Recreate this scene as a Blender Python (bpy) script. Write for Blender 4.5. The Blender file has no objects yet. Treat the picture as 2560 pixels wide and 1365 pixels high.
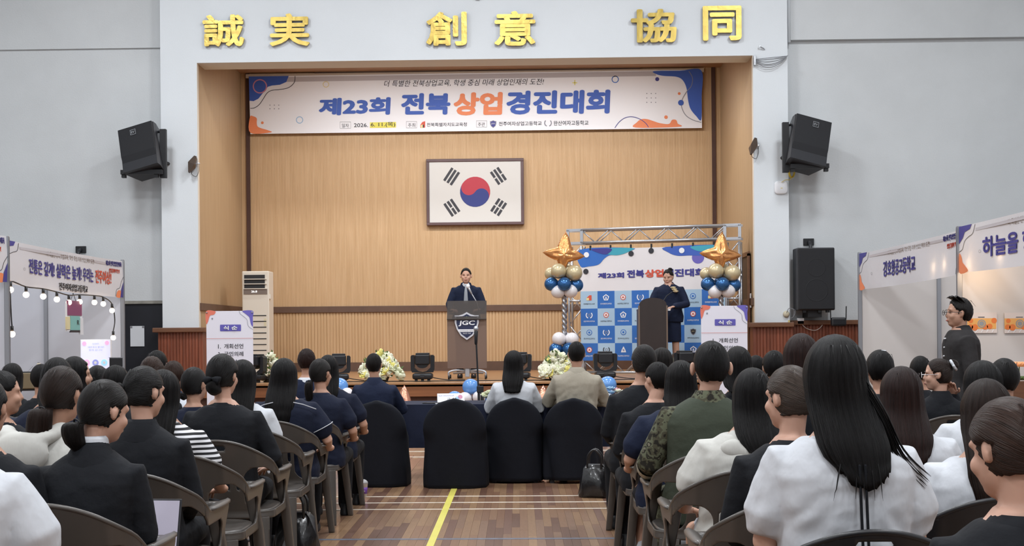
import bpy, bmesh, math, random
from mathutils import Vector, Matrix, noise
from mathutils.geometry import tessellate_polygon
random.seed(7)
SC = bpy.context.scene
COL = SC.collection
R = math.radians
PI = math.pi
# ------------------------------------------------------------------ camera, world, light, exposure
FPX, CX, CY, CAMZ = 3300.0, 1222.0, 835.0, 1.36
YAW, ROLL = R(1.3), R(0.5)
cam_d = bpy.data.cameras.new('camera')
cam = bpy.data.objects.new('camera', cam_d)
COL.objects.link(cam)
cam_d.sensor_width = 36.0
cam_d.lens = FPX / 2560 * 36
cam_d.shift_x = (1280 - CX) / 2560
cam_d.shift_y = (CY - 682.5) / 2560
cam_d.clip_end = 200
cam.matrix_world = Matrix.Translation((0, 0, CAMZ)) @ Matrix.Rotation(YAW, 4, 'Z') @ Matrix.Rotation(R(90), 4, 'X') @ Matrix.Rotation(-ROLL, 4, 'Z')
SC.camera = cam
SC.view_settings.view_transform = 'Standard'
SC.view_settings.look = 'None'
SC.view_settings.gamma = 1
SC.view_settings.use_curve_mapping = False
SC.view_settings.exposure = 0.0
w = bpy.data.worlds.new('hall_air'); SC.world = w; w.use_nodes = True
w.node_tree.nodes['Background'].inputs[0].default_value = (0.85, 0.9, 1, 1)
w.node_tree.nodes['Background'].inputs[1].default_value = 0.3
SC.cycles.max_bounces = 6
SC.cycles.diffuse_bounces = 3
SC.cycles.glossy_bounces = 3
SC.cycles.transmission_bounces = 4
SC.cycles.transparent_max_bounces = 8
SC.cycles.caustics_reflective = False
SC.cycles.caustics_refractive = False
SC.cycles.use_denoising = True
SC.cycles.use_adaptive_sampling = True
SC.cycles.adaptive_threshold = 0.02
SC.cycles.sample_clamp_indirect = 4

def area(name, loc, sx, sy, power, col, rot=(0, 0, 0)):
    d = bpy.data.lights.new(name, 'AREA'); d.shape = 'RECTANGLE'; d.size = sx; d.size_y = sy
    d.energy = power; d.color = col
    o = bpy.data.objects.new(name, d); COL.objects.link(o); o.location = loc; o.rotation_euler = rot
    return o
CEIL = 9.4
LAMPW = 300
for ly in (-4.5, 2.5, 9.5, 16.0):
    for lx in (-6.2, -0.6, 5.0):
        area('ceiling_lamp_light', (lx, ly, CEIL - 0.35), 1.3, 1.3, LAMPW, (0.93, 0.965, 1.0))
# projection helper: the point on the plane Y = y seen at pixel (px, py)
def P(px, py, y):
    a, b = px - CX, py - CY
    dx = a * math.cos(ROLL) - b * math.sin(ROLL)
    dy = a * math.sin(ROLL) + b * math.cos(ROLL)
    u = dx / FPX; c, s = math.cos(YAW), math.sin(YAW)
    x = y * (u * c - s) / (c + u * s)
    d = -x * s + y * c
    return Vector((x, y, CAMZ - dy / FPX * d))
def PX(px, py, y): return P(px, py, y).x
def PZ(px, py, y): return P(px, py, y).z
# ------------------------------------------------------------------ materials
def lin(h):
    if isinstance(h, tuple): return h
    v = [int(h[i:i + 2], 16) / 255 for i in (0, 2, 4)]
    return tuple(x / 12.92 if x < .04045 else ((x + .055) / 1.055) ** 2.4 for x in v)
MATS = {}
def mat(name, hexc, rough=.6, metal=0., var=None, bump=None, coat=0., emit=None, alpha=1., trans=0., spec=.5, stretch=None, uv=False, sheen=0., obj=True, sss=0.):
    """procedural material: var=(scale, amount), bump=(scale, strength, distance)"""
    if name in MATS: return MATS[name]
    m = bpy.data.materials.new(name); m.use_nodes = True; nt = m.node_tree; b = nt.nodes['Principled BSDF']
    c = lin(hexc) + (1,)
    b.inputs['Base Color'].default_value = c; b.inputs['Roughness'].default_value = rough
    b.inputs['Metallic'].default_value = metal; b.inputs['Coat Weight'].default_value = coat
    b.inputs['Coat Roughness'].default_value = .12
    b.inputs['Alpha'].default_value = alpha; b.inputs['Transmission Weight'].default_value = trans
    b.inputs['Specular IOR Level'].default_value = spec
    if sheen: b.inputs['Sheen Weight'].default_value = sheen
    if sss:
        b.inputs['Subsurface Weight'].default_value = sss; b.inputs['Subsurface Radius'].default_value = (.02, .008, .004)
    if emit:
        b.inputs['Emission Color'].default_value = lin(emit[0]) + (1,); b.inputs['Emission Strength'].default_value = emit[1]
    L = nt.links
    tc = nt.nodes.new('ShaderNodeTexCoord'); mp = nt.nodes.new('ShaderNodeMapping')
    L.new(tc.outputs['UV' if uv else ('Object' if obj else 'Generated')], mp.inputs[0])
    if stretch: mp.inputs['Scale'].default_value = stretch
    if var:
        n = nt.nodes.new('ShaderNodeTexNoise'); n.inputs['Scale'].default_value = var[0]; n.inputs['Detail'].default_value = 4
        L.new(mp.outputs[0], n.inputs['Vector'])
        r = nt.nodes.new('ShaderNodeMapRange'); r.inputs[1].default_value = .3; r.inputs[2].default_value = .7
        r.inputs[3].default_value = 1 - var[1]; r.inputs[4].default_value = 1 + var[1]
        L.new(n.outputs[0], r.inputs[0])
        x = nt.nodes.new('ShaderNodeMix'); x.data_type = 'RGBA'; x.blend_type = 'MULTIPLY'; x.inputs[0].default_value = 1
        x.inputs[6].default_value = c; L.new(r.outputs[0], x.inputs[7]); L.new(x.outputs[2], b.inputs['Base Color'])
    if bump:
        n = nt.nodes.new('ShaderNodeTexNoise'); n.inputs['Scale'].default_value = bump[0]; n.inputs['Detail'].default_value = 5
        L.new(mp.outputs[0], n.inputs['Vector'])
        q = nt.nodes.new('ShaderNodeBump'); q.inputs['Strength'].default_value = bump[1]; q.inputs['Distance'].default_value = bump[2]
        L.new(n.outputs[0], q.inputs['Height']); L.new(q.outputs[0], b.inputs['Normal'])
    MATS[name] = m
    return m
def ramp_mat(name, cols, scale, rough=.7, detail=3, stretch=None, bump=0, uv=False, kind='noise', spec=.4):
    """colour bands of a noise: cols=[(pos, hex)...]"""
    if name in MATS: return MATS[name]
    m = bpy.data.materials.new(name); m.use_nodes = True; nt = m.node_tree; b = nt.nodes['Principled BSDF']; L = nt.links
    tc = nt.nodes.new('ShaderNodeTexCoord'); mp = nt.nodes.new('ShaderNodeMapping'); L.new(tc.outputs['UV' if uv else 'Object'], mp.inputs[0])
    if stretch: mp.inputs['Scale'].default_value = stretch
    if kind == 'noise':
        n = nt.nodes.new('ShaderNodeTexNoise'); n.inputs['Scale'].default_value = scale; n.inputs['Detail'].default_value = detail; o = n.outputs[0]
        L.new(mp.outputs[0], n.inputs['Vector'])
    else:
        n = nt.nodes.new('ShaderNodeTexWave'); n.inputs['Scale'].default_value = scale; n.inputs['Distortion'].default_value = 0; o = n.outputs[1]
        n.bands_direction = kind
        L.new(mp.outputs[0], n.inputs['Vector'])
    r = nt.nodes.new('ShaderNodeValToRGB'); e = r.color_ramp.elements
    r.color_ramp.interpolation = 'LINEAR' if kind == 'noise' and detail > 3 else 'CONSTANT'
    e[0].position = cols[0][0]; e[0].color = lin(cols[0][1]) + (1,)
    e[1].position = cols[1][0]; e[1].color = lin(cols[1][1]) + (1,)
    for p_, h_ in cols[2:]:
        k = e.new(p_); k.color = lin(h_) + (1,)
    L.new(o, r.inputs[0]); L.new(r.outputs[0], b.inputs['Base Color']); b.inputs['Roughness'].default_value = rough
    b.inputs['Specular IOR Level'].default_value = spec
    if bump:
        q = nt.nodes.new('ShaderNodeBump'); q.inputs['Strength'].default_value = bump; q.inputs['Distance'].default_value = .01
        L.new(o, q.inputs['Height']); L.new(q.outputs[0], b.inputs['Normal'])
    MATS[name] = m
    return m
M_wall = mat('white_plaster', 'CACDCF', .85, var=(1.1, .045), bump=(45, .25, .01))
M_beam = mat('white_painted_beam', 'DCE1E5', .8, var=(1.2, .02), bump=(60, .2, .006))
M_cream = mat('cream_reveal', 'D9CFC0', .8, var=(2, .05))
M_oak = ramp_mat('oak_veneer_panel', [(.25, 'B8976F'), (.5, 'C1A079'), (.75, 'C9A983')], 3.0, .5, 6, (9, 9, .35))
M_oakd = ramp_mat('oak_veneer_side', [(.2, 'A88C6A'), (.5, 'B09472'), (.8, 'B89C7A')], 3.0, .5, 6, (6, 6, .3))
M_brown = mat('dark_brown_trim', '5E4638', .5, var=(5, .12))
M_post = mat('brown_post', '4A3028', .5, var=(5, .1))
M_stagew = mat('stage_board_varnish', 'A67B54', .35, var=(4, .15), stretch=(1, 8, 1), coat=.3)
M_stagef = mat('stage_lip_wood', '8E5A38', .4, var=(3, .16), stretch=(.6, 1, 8), coat=.2)
M_stagef2 = mat('stage_lower_wood', '5F3B28', .45, var=(3, .15), stretch=(.6, 1, 8))
M_wains = mat('red_brown_fluted_wood', '7E4530', .45, var=(7, .25), stretch=(3, 3, .3), coat=.15)
M_cap = mat('brown_wood_cap', '6E4A34', .45, var=(6, .12), stretch=(1, 1, 6))
M_black = mat('matte_black', '17181C', .6)
M_blackp = mat('black_plastic', '1B1C20', .38, bump=(60, .1, .004))
M_navyboard = mat('dark_navy_door_paint', '14161F', .6, var=(3, .1))
M_paper = mat('white_paper', 'DADDE2', .7)
M_white = mat('white_print', 'F0F1F5', .55)
M_steel = mat('brushed_aluminium', 'B9BCC2', .32, .85)
M_alu = mat('grey_aluminium_profile', '9FA2A8', .4, .6)
M_tube = mat('lit_tube', 'FFFFFF', .5, emit=('FFF6EA', 9))
# ------------------------------------------------------------------ mesh helpers
def tag(o, label=None, cat=None, group=None, kind=None):
    if label: o['label'] = label
    if cat: o['category'] = cat
    if group: o['group'] = group
    if kind: o['kind'] = kind
    return o
def empty(name, loc=(0, 0, 0), rz=0, label=None, cat=None, group=None):
    o = bpy.data.objects.new(name, None); COL.objects.link(o); o.location = loc; o.rotation_euler = (0, 0, rz)
    o.empty_display_size = .1
    return tag(o, label, cat, group)
def link(name, me, m=None, parent=None, loc=None, smooth=False):
    o = bpy.data.objects.new(name, me); COL.objects.link(o)
    if m is not None and not me.materials: me.materials.append(m)
    elif m is not None and me.materials[0] is not m:
        o.material_slots[0].link = 'OBJECT'; o.material_slots[0].material = m
    if parent is not None: o.parent = parent
    if loc is not None: o.location = loc
    return o
def mesh(bm, smooth=False, name='m'):
    me = bpy.data.meshes.new(name)
    bmesh.ops.recalc_face_normals(bm, faces=bm.faces[:])
    if smooth:
        for f in bm.faces: f.smooth = True
    bm.to_mesh(me); bm.free()
    return me
def ob(name, bm, m, parent=None, smooth=False, loc=None):
    return link(name, mesh(bm, smooth, name), m, parent, loc)
def BM(): return bmesh.new()
def box(bm, a, b, bev=0., M=None):
    a = Vector(a); b = Vector(b)
    g = bmesh.ops.create_cube(bm, size=1)
    for v in g['verts']:
        v.co = Vector(((a.x + b.x) / 2 + v.co.x * (b.x - a.x), (a.y + b.y) / 2 + v.co.y * (b.y - a.y), (a.z + b.z) / 2 + v.co.z * (b.z - a.z)))
        if M: v.co = M @ v.co
    if bev:
        es = list({e for v in g['verts'] for e in v.link_edges})
        bmesh.ops.bevel(bm, geom=es, offset=bev, segments=2, affect='EDGES', profile=.5)
    return bm
def bx(a, b, bev=0., M=None): return box(BM(), a, b, bev, M)
def frame_of(d):
    d = d.normalized(); u = d.cross(Vector((0, 0, 1)))
    if u.length < 1e-3: u = Vector((1, 0, 0))
    u.normalize(); return u, d.cross(u).normalized()
def tube(bm, pts, rad, seg=10, cap=True, flat=1., up=None, groove=0, ng=8, uvs=None):
    """round tube through pts; rad number or list; ends rounded; flat scales the second axis"""
    pts = [Vector(p) for p in pts]; n = len(pts)
    rad = [rad] * n if not isinstance(rad, (list, tuple)) else list(rad)
    P2, R2 = [], []
    for i in range(n):
        if i == 0 and cap:
            d = (pts[0] - pts[1]).normalized() * rad[0]
            P2 += [pts[0] + d, pts[0] + d * .7]; R2 += [rad[0] * .05, rad[0] * .7]
        P2.append(pts[i]); R2.append(rad[i])
        if i == n - 1 and cap:
            d = (pts[-1] - pts[-2]).normalized() * rad[-1]
            P2 += [pts[-1] + d * .7, pts[-1] + d]; R2 += [rad[-1] * .7, rad[-1] * .05]
    rings = []; u = None
    for i, p in enumerate(P2):
        a = P2[max(i - 1, 0)]; b = P2[min(i + 1, len(P2) - 1)]; d = (b - a).normalized()
        if u is None:
            u, v = frame_of(d)
            if up is not None:
                u = Vector(up) - d * Vector(up).dot(d); u.normalize()
        u = (u - d * u.dot(d)).normalized(); v = d.cross(u)
        rg = []
        for k in range(seg):
            t = 2 * PI * k / seg; r = R2[i] * (1 + groove * math.sin(ng * t + i * .3))
            rg.append(bm.verts.new(p + u * math.cos(t) * r + v * math.sin(t) * r * flat))
        rings.append(rg)
    join(bm, rings, True)
    return bm
def join(bm, rings, caps=True, closed=True):
    n = len(rings[0])
    for a, b in zip(rings, rings[1:]):
        for k in range(n if closed else n - 1):
            k2 = (k + 1) % n
            bm.faces.new((a[k], a[k2], b[k2], b[k]))
    if caps:
        bm.faces.new(rings[0][::-1]); bm.faces.new(rings[-1])
def ell(bm, c, r, seg=16, rings=10, M=None):
    g = bmesh.ops.create_uvsphere(bm, u_segments=seg, v_segments=rings, radius=1)
    c = Vector(c); r = Vector(r) if not isinstance(r, (int, float)) else Vector((r, r, r))
    for v in g['verts']:
        q = Vector((v.co.x * r.x, v.co.y * r.y, v.co.z * r.z))
        v.co = (M @ q if M else q) + c
    return bm
def cyl(bm, a, b, r, seg=12, r2=None):
    a, b = Vector(a), Vector(b); u, v = frame_of(b - a); r2 = r if r2 is None else r2
    rg = [[bm.verts.new(p + (u * math.cos(2 * PI * k / seg) + v * math.sin(2 * PI * k / seg)) * q) for k in range(seg)] for p, q in ((a, r), (b, r2))]
    join(bm, rg); return bm
def sring(bm, c, rx, ry, p=2., n=24, M=None, fn=None):
    out = []
    for k in range(n):
        t = 2 * PI * k / n; a, b = math.cos(t), math.sin(t)
        x = math.copysign(abs(a) ** (2 / p), a) * rx; y = math.copysign(abs(b) ** (2 / p), b) * ry
        q = Vector((c[0] + x, c[1] + y, c[2]))
        if fn: q = fn(q, t)
        out.append(bm.verts.new(M @ q if M else q))
    return out
def loft(bm, L, n=24, p=2., M=None, fn=None, caps=True):
    """stack of superellipse rings (cx, cy, z, rx, ry)"""
    join(bm, [sring(bm, (q[0], q[1], q[2]), q[3], q[4], q[5] if len(q) > 5 else p, n, M, fn) for q in L], caps)
    return bm
def lathe(bm, prof, c=(0, 0, 0), seg=16):
    rg = [[bm.verts.new((c[0] + r * math.cos(2 * PI * k / seg), c[1] + r * math.sin(2 * PI * k / seg), c[2] + z)) for k in range(seg)] for r, z in prof]
    join(bm, rg); return bm
def prism(bm, pts, fn, d):
    """closed 2D outline pts extruded by the vector d; fn maps (a, b) to a point"""
    A = [bm.verts.new(fn(*p)) for p in pts]; B = [bm.verts.new(v.co + Vector(d)) for v in A]
    n = len(A)
    for k in range(n): bm.faces.new((A[k], A[(k + 1) % n], B[(k + 1) % n], B[k]))
    bm.faces.new(A[::-1]); bm.faces.new(B); return bm
TMP = bpy.data.collections.new('tmp')
def bake(me, mods):
    """apply modifiers to a mesh without operators"""
    o = bpy.data.objects.new('tmp', me); COL.objects.link(o)
    for t, kw in mods:
        md = o.modifiers.new(t, t)
        for k, v in kw.items(): setattr(md, k, v)
    dg = bpy.context.evaluated_depsgraph_get()
    r = bpy.data.meshes.new_from_object(o.evaluated_get(dg))
    bpy.data.objects.remove(o); bpy.data.meshes.remove(me)
    return r
def voxel(bm, vox, sm=4, f=.6):
    me = mesh(bm)
    r = bake(me, [('REMESH', dict(mode='VOXEL', voxel_size=vox, use_smooth_shade=True)), ('SMOOTH', dict(factor=f, iterations=sm))])
    for p in r.polygons: p.use_smooth = True
    return r
def text_me(s, off=0., ext=0., res=3, space=1., shear=0.):
    cu = bpy.data.curves.new('t', 'FONT'); cu.body = s; cu.size = 1; cu.offset = off; cu.extrude = ext; cu.resolution_u = res
    cu.space_character = space; cu.shear = shear; cu.fill_mode = 'BOTH' if ext else 'FRONT'
    o = bpy.data.objects.new('t', cu); COL.objects.link(o)
    dg = bpy.context.evaluated_depsgraph_get()
    me = bpy.data.meshes.new_from_object(o.evaluated_get(dg))
    bpy.data.objects.remove(o); bpy.data.curves.remove(cu)
    return me
def embolden(me, r, n=8, dz=.0008):
    """thicken the strokes by laying n copies around a small circle"""
    V = [v.co.copy() for v in me.vertices]; F = [tuple(p.vertices) for p in me.polygons]; nv, nf = [], []
    for k in range(n):
        d = Vector((math.cos(2 * PI * k / n) * r, math.sin(2 * PI * k / n) * r, k * dz)); o = len(nv)
        nv += [v + d for v in V]; nf += [tuple(i + o for i in f) for f in F]
    m2 = bpy.data.meshes.new('t'); m2.from_pydata(nv, [], nf); bpy.data.meshes.remove(me)
    return m2
class Face:
    """a flat printed surface: origin O, unit axes U (right) and V (up), N towards the reader"""
    def __init__(s, O, U, V, N, parent):
        s.O, s.U, s.V, s.N, s.parent = Vector(O), Vector(U), Vector(V), Vector(N), parent; s.k = 1
    def p(s, a, b, lift=0): return s.O + s.U * a + s.V * b + s.N * lift
    def poly(s, pts, m, name='printed_shape', lift=.003, smooth=False, cat=None):
        if smooth: pts = catmull(pts)
        pts = [q for i, q in enumerate(pts) if (Vector(q[:2]) - Vector(pts[i - 1][:2])).length > 1e-6]
        tri = tessellate_polygon([[Vector((a, b, 0)) for a, b in pts]]); me = bpy.data.meshes.new(name)
        me.from_pydata([s.p(a, b, lift) for a, b in pts], [], [tuple(t) for t in tri if len(set(t)) == 3]); return link(name, me, m, s.parent)
    def line(s, pts, wd, m, name='printed_line', lift=.004, smooth=True, closed=False):
        if smooth: pts = catmull(pts, closed=closed)
        bm = BM(); A = []; n = len(pts)
        for i, q in enumerate(pts):
            a = pts[(i - 1) % n if closed else max(i - 1, 0)]; b = pts[(i + 1) % n if closed else min(i + 1, n - 1)]
            d = Vector((b[0] - a[0], b[1] - a[1])).normalized(); nx, ny = -d.y * wd / 2, d.x * wd / 2
            A.append([bm.verts.new(s.p(q[0] + nx, q[1] + ny, lift)), bm.verts.new(s.p(q[0] - nx, q[1] - ny, lift))])
        join(bm, A + ([A[0]] if closed else []), False, False)
        return ob(name, bm, m, s.parent)
    def disc(s, a, b, r, m, name='printed_dot', lift=.004, ring=0):
        t = [2 * PI * k / 28 for k in range(28)]
        if ring: return s.line([(a + r * math.cos(x), b + r * math.sin(x)) for x in t], ring, m, 'printed_ring', lift, False, True)
        return s.poly([(a + r * math.cos(x), b + r * math.sin(x)) for x in t], m, name, lift)
    def text(s, st, x0, y0, x1, y1, m, off=0., ext=0., lift=.005, name='lettering', space=1., shear=0., keep=False, res=3, bold=0.):
        me = text_me(st, off, ext, res, space, shear)
        if bold: me = embolden(me, bold)
        xs = [v.co.x for v in me.vertices]; ys = [v.co.y for v in me.vertices]
        ax, bx_, ay, by = min(xs), max(xs), min(ys), max(ys)
        sx = (x1 - x0) / (bx_ - ax); sy = (y1 - y0) / (by - ay)
        if keep: sx = sy = min(sx, sy); x0 = (x0 + x1) / 2 - sx * (bx_ - ax) / 2
        for v in me.vertices:
            c = v.co; v.co = s.p(x0 + (c.x - ax) * sx, y0 + (c.y - ay) * sy, lift + c.z + ext)
        me.materials.clear()
        return link(name, me, m, s.parent)
def catmull(pts, n=6, closed=True):
    out = []; N = len(pts)
    for i in range(N if closed else N - 1):
        g = lambda k: Vector(pts[k % N]) if closed else Vector(pts[max(0, min(N - 1, k))])
        a, b, c, d = g(i - 1), g(i), g(i + 1), g(i + 2)
        for j in range(n):
            t = j / n
            q = .5 * ((2 * b) + (c - a) * t + (2 * a - 5 * b + 4 * c - d) * t * t + (3 * b - a - 3 * c + d) * t ** 3)
            out.append(tuple(q))
    if not closed: out.append(tuple(pts[-1]))
    return out
def tree(o, parent=None):
    c = o.copy(); COL.objects.link(c); c.parent = parent
    for ch in o.children: tree(ch, c)
    return c
def poly_world(name, pts, m, parent=None):
    bm = BM(); f = bm.faces.new([bm.verts.new(p) for p in pts]); return ob(name, bm, m, parent)
# ------------------------------------------------------------------ the hall
YF, YB, YW = 21.2, 24.6, 21.45          # face of the beam and pillars, rear wall of the stage, gable wall
XL, XR = -5.16, 3.78                     # stage opening
STG = .68                                # stage height
YS = 18.75                               # stage edge
HALL_L, HALL_R, HALL_Y0 = -9.6, 8.9, -9.0
S = lambda name, bm, m, parent=None, smooth=False: tag(ob(name, bm, m, parent, smooth), kind='structure') if parent is None else ob(name, bm, m, parent, smooth)
# floor: a slab, with the strips of the aisle laid as single boards
M_tones = [mat('floor_strip_%s' % n, h, .34, var=(14, .10), stretch=(4, .6, 1), coat=.35, bump=(90, .05, .002)) for n, h in
           (('a', '84644D'), ('b', '7B5B47'), ('c', '8B6C52'), ('d', '705245'), ('e', '8F7055'), ('f', '806350'), ('g', '684B3D'), ('h', '947558'))]
def floor_material():
    m = bpy.data.materials.new('hall_floor_strips'); m.use_nodes = True; nt = m.node_tree; b = nt.nodes['Principled BSDF']; L = nt.links
    tc = nt.nodes.new('ShaderNodeTexCoord'); mp = nt.nodes.new('ShaderNodeMapping'); L.new(tc.outputs['Object'], mp.inputs[0])
    mp.inputs['Rotation'].default_value = (0, 0, R(90))
    br = nt.nodes.new('ShaderNodeTexBrick'); L.new(mp.outputs[0], br.inputs['Vector'])
    br.inputs['Color1'].default_value = lin('6C4E41') + (1,); br.inputs['Color2'].default_value = lin('937455') + (1,)
    br.inputs['Mortar'].default_value = lin('4A3429') + (1,); br.inputs['Scale'].default_value = 1
    br.inputs['Mortar Size'].default_value = .0012; br.inputs['Brick Width'].default_value = .8; br.inputs['Row Height'].default_value = .056
    L.new(br.outputs[0], b.inputs['Base Color']); b.inputs['Roughness'].default_value = .34; b.inputs['Coat Weight'].default_value = .35
    b.inputs['Coat Roughness'].default_value = .12
    return m
M_floor = floor_material()
fl = S('floor', bx((HALL_L, HALL_Y0, -.1), (HALL_R, YW + .2, 0)), M_floor)
PW = .0565
strip_me = {}
rnd = random.Random(3)
AX0, AX1 = -1.36, .80
nstr = int((AX1 - AX0) / PW)
cnt = 0
for i in range(nstr):
    x = AX0 + i * PW
    y = 8.35 - rnd.random() * .5
    while y < 12.9:
        l = rnd.choice((1.0, 1.3, 1.6, .7)) * (1 if y < 11 else 1.5)
        if l not in strip_me:
            strip_me[l] = mesh(bx((.0006, .0006, 0), (PW - .0006, l - .001, .004), 0))
        o = link('floor_strip', strip_me[l], rnd.choice(M_tones), fl, (x, y, .0))
        cnt += 1
        y += l
def strip_line(name, x0, x1, y0, y1, m, sk=0., z=.0055, label=None):
    bm = BM(); v = [(x0, y0, 0), (x1, y0 + sk, 0), (x1, y1 + sk, 0), (x0, y1, 0)]
    A = [bm.verts.new(p) for p in v]; B = [bm.verts.new((p[0], p[1], z)) for p in v]
    bm.faces.new(B)
    for k in range(4): bm.faces.new((A[k], A[(k + 1) % 4], B[(k + 1) % 4], B[k]))
    o = ob(name, bm, m, fl)
    if label: o['label'] = label
M_lw = mat('white_court_line', 'D9D0C2', .4, var=(20, .15)); M_lb = mat('worn_blue_court_line', '5C6270', .4, var=(25, .25)); M_ly = mat('yellow_floor_tape', 'C9C05A', .45, var=(5, .05))
for y in (11.03, 10.62, 10.22):
    strip_line('court_line', -4.5, 4.5, y, y + .033, M_lw, -.02)
strip_line('court_line', -4.5, 4.5, 8.72, 8.775, M_lb, -.03, label='worn blue court line')
for y in (14.6, 15.3): strip_line('court_line', -4.5, 4.5, y, y + .04, M_lw, -.02)
bm = BM()
p0 = P(1143, 1213, 0.1); 
A_, B_ = (-.56, 12.2), (-.535, 5.2)
ya = P(1144, 1217, 1); 
def ground(px, py):
    a, b = px - CX, py - CY
    dx = a * math.cos(ROLL) - b * math.sin(ROLL); dy = a * math.sin(ROLL) + b * math.cos(ROLL)
    d = CAMZ * FPX / dy; u = dx / FPX; c, s = math.cos(YAW), math.sin(YAW)
    # d along axis, lateral u*d
    return Vector((-s * d + c * u * d, c * d + s * u * d, 0))
g0, g1, g2, g3 = ground(1131.3, 1216), ground(1146, 1216), ground(1085, 1365), ground(1066.5, 1365)
e = (g2 - g1) * .8; f_ = (g3 - g0) * .8; h_ = (g0 - g3) * 1.0
V = [g0 + (g0 - g3) * .9, g1 + (g1 - g2) * .9, g2 + e, g3 + f_]
A = [bm.verts.new(Vector((p.x, p.y, 0))) for p in V]; B = [bm.verts.new(Vector((p.x, p.y, .007))) for p in V]
bm.faces.new(B)
for k in range(4): bm.faces.new((A[k], A[(k + 1) % 4], B[(k + 1) % 4], B[k]))
ob('floor_tape', bm, M_ly, fl)['label'] = 'yellow floor tape'
# shell
S('ceiling', bx((HALL_L, HALL_Y0, CEIL), (HALL_R, YW + .2, CEIL + .1)), mat('ceiling_boards', 'C9CBCC', .9, var=(1, .05)))
S('wall_left', bx((HALL_L - .2, HALL_Y0, 0), (HALL_L, YW + .2, CEIL)), M_wall)
S('wall_right', bx((HALL_R, HALL_Y0, 0), (HALL_R + .2, YW + .2, CEIL)), M_wall)
S('wall_rear', bx((HALL_L, HALL_Y0 - .2, 0), (HALL_R, HALL_Y0, CEIL)), M_wall)
for ly in (-4.5, 2.5, 9.5, 16.0):
    for lx in (-6.2, -0.6, 5.0):
        e_ = empty('ceiling_lamp', (lx, ly, CEIL - .32), 0, 'square white ceiling lamp high above the seats', 'lamp', 'ceiling lamps over the hall')
        ob('housing', bx((-.7, -.7, .03), (.7, .7, .12), .01), M_alu, e_); ob('hanger', bx((-.02, -.02, .12), (.02, .02, .32)), M_alu, e_)
ZL = PZ(1190, 148, YF)                  # underside of the beam
PLX0, PRX1 = PX(403, 400, YF), PX(1971, 400, YF)
LEDGE = .0
# gable wall either side, with a door on the left; the upper field stands proud of the lower one
ZS_L = PZ(200, 123, YW); ZS_R = PZ(2250, 99, YW)
DX0, DX1, DZ = PX(286, 850, YW), PX(407, 850, YW), PZ(340, 752, YW)
WZ = PZ(1940, 806, YF)                  # top of the wainscot
bm = BM()
box(bm, (HALL_L, YW, 0), (DX0 - .35, YW + .2, ZS_L)); box(bm, (DX0 - .35, YW, DZ), (PLX0 + .1, YW + .2, ZS_L))
box(bm, (HALL_L, YW - .035, ZS_L), (PLX0 + .1, YW + .2, CEIL))
S('wall_back_left', bm, M_wall)
bm = BM()
box(bm, (PRX1 - .1, YW, 0), (HALL_R, YW + .2, ZS_R)); box(bm, (PRX1 - .1, YW - .09, ZS_R), (HALL_R, YW + .2, CEIL))
S('wall_back_right', bm, M_wall)
d = S('door_1', bx((DX0 - .35, YW + .02, 0), (PLX0 + .05, YW + .1, DZ - .03)), M_navyboard)
S('door_frame', bx((DX0 - .35, YW - .01, DZ - .05), (PLX0, YW + .03, DZ)), mat('weathered_lintel', '8F8C84', .7, var=(8, .2)), d)
pn = empty('notice_paper', (PX(343, 838, YW), YW + .012, PZ(343, 866, YW)), 0, 'blank white notice sheet taped to the dark navy door', 'paper')
ob('sheet', bx((-.115, -.006, 0), (.115, 0, PZ(343, 815, YW) - PZ(343, 866, YW))), M_paper, pn)
for sx in (-.1, .1): ob('tape', bx((sx - .02, -.008, .3), (sx + .02, -.006, .33)), M_steel, pn)
# beam and pillars
WLX = XL; 
S('wall_beam', bx((PLX0, YF, ZL), (PRX1, YW + .3, CEIL)), M_beam)
S('wall_pillar_left', box(bx((PLX0, YF, 0), (XL, YF + .1, ZL)), (PLX0, YF + .1, 0), (XL - .16, YW + .3, ZL)), M_beam)
S('wall_pillar_right', box(bx((XR, YF, 0), (PRX1, YF + .1, ZL)), (XR + .16, YF + .1, 0), (PRX1, YW + .3, ZL)), M_beam)
def flutes(x0, x1, y, z0, z1, pitch, depth, side=None):
    """ribbed board facing -Y (or along Y when side gives its x)"""
    bm = BM(); n = max(2, int(round((x1 - x0) / pitch))); pts = []
    for i in range(n):
        a = x0 + (x1 - x0) * i / n; w_ = (x1 - x0) / n
        pts += [(a, 0), (a + w_ * .12, -depth), (a + w_ * .72, -depth), (a + w_ * .84, 0)]
    pts.append((x1, 0))
    if side is None: f = lambda a, b, z: (a, y + b, z)
    else: f = lambda a, b, z: (side[0] - side[1] * b, a, z)
    rg = [[bm.verts.new(f(a, b, z)) for a, b in pts] for z in (z0, z1)]
    join(bm, rg, False, False); return bm
def wainscot(name, x0, x1, y, yb, z, ends=(1, 1)):
    e_ = S(name, bx((x0, y, 0), (x1, yb, z - .06)), M_wains)
    ob('fluted_board', flutes(x0, x1, y - .002, .1, z - .07, .052, .014), M_wains, e_)
    ob('cap_rail', bx((x0 - .07 * ends[0], y - .09, z - .075), (x1 + .07 * ends[1], yb, z), .01), M_cap, e_)
    return e_
lw = wainscot('trim_1', PLX0 - .06, XL + .06, YF - .06, YW, WZ)
ob('fluted_side', flutes(YF - .06, YW, 0, .1, WZ - .07, .052, .014, (XL + .062, 1)), M_wains, lw)
wainscot('trim_2', XR - .04, PRX1 + .04, YF - .06, YW, WZ, (1, 0))
wainscot('trim_3', PRX1 + .04, HALL_R, YW - .05, YW, PZ(2100, 800, YW), (0, 0))
wainscot('trim_4', HALL_L, DX0 - .4, YW - .05, YW, PZ(200, 820, YW), (0, 0))
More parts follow.
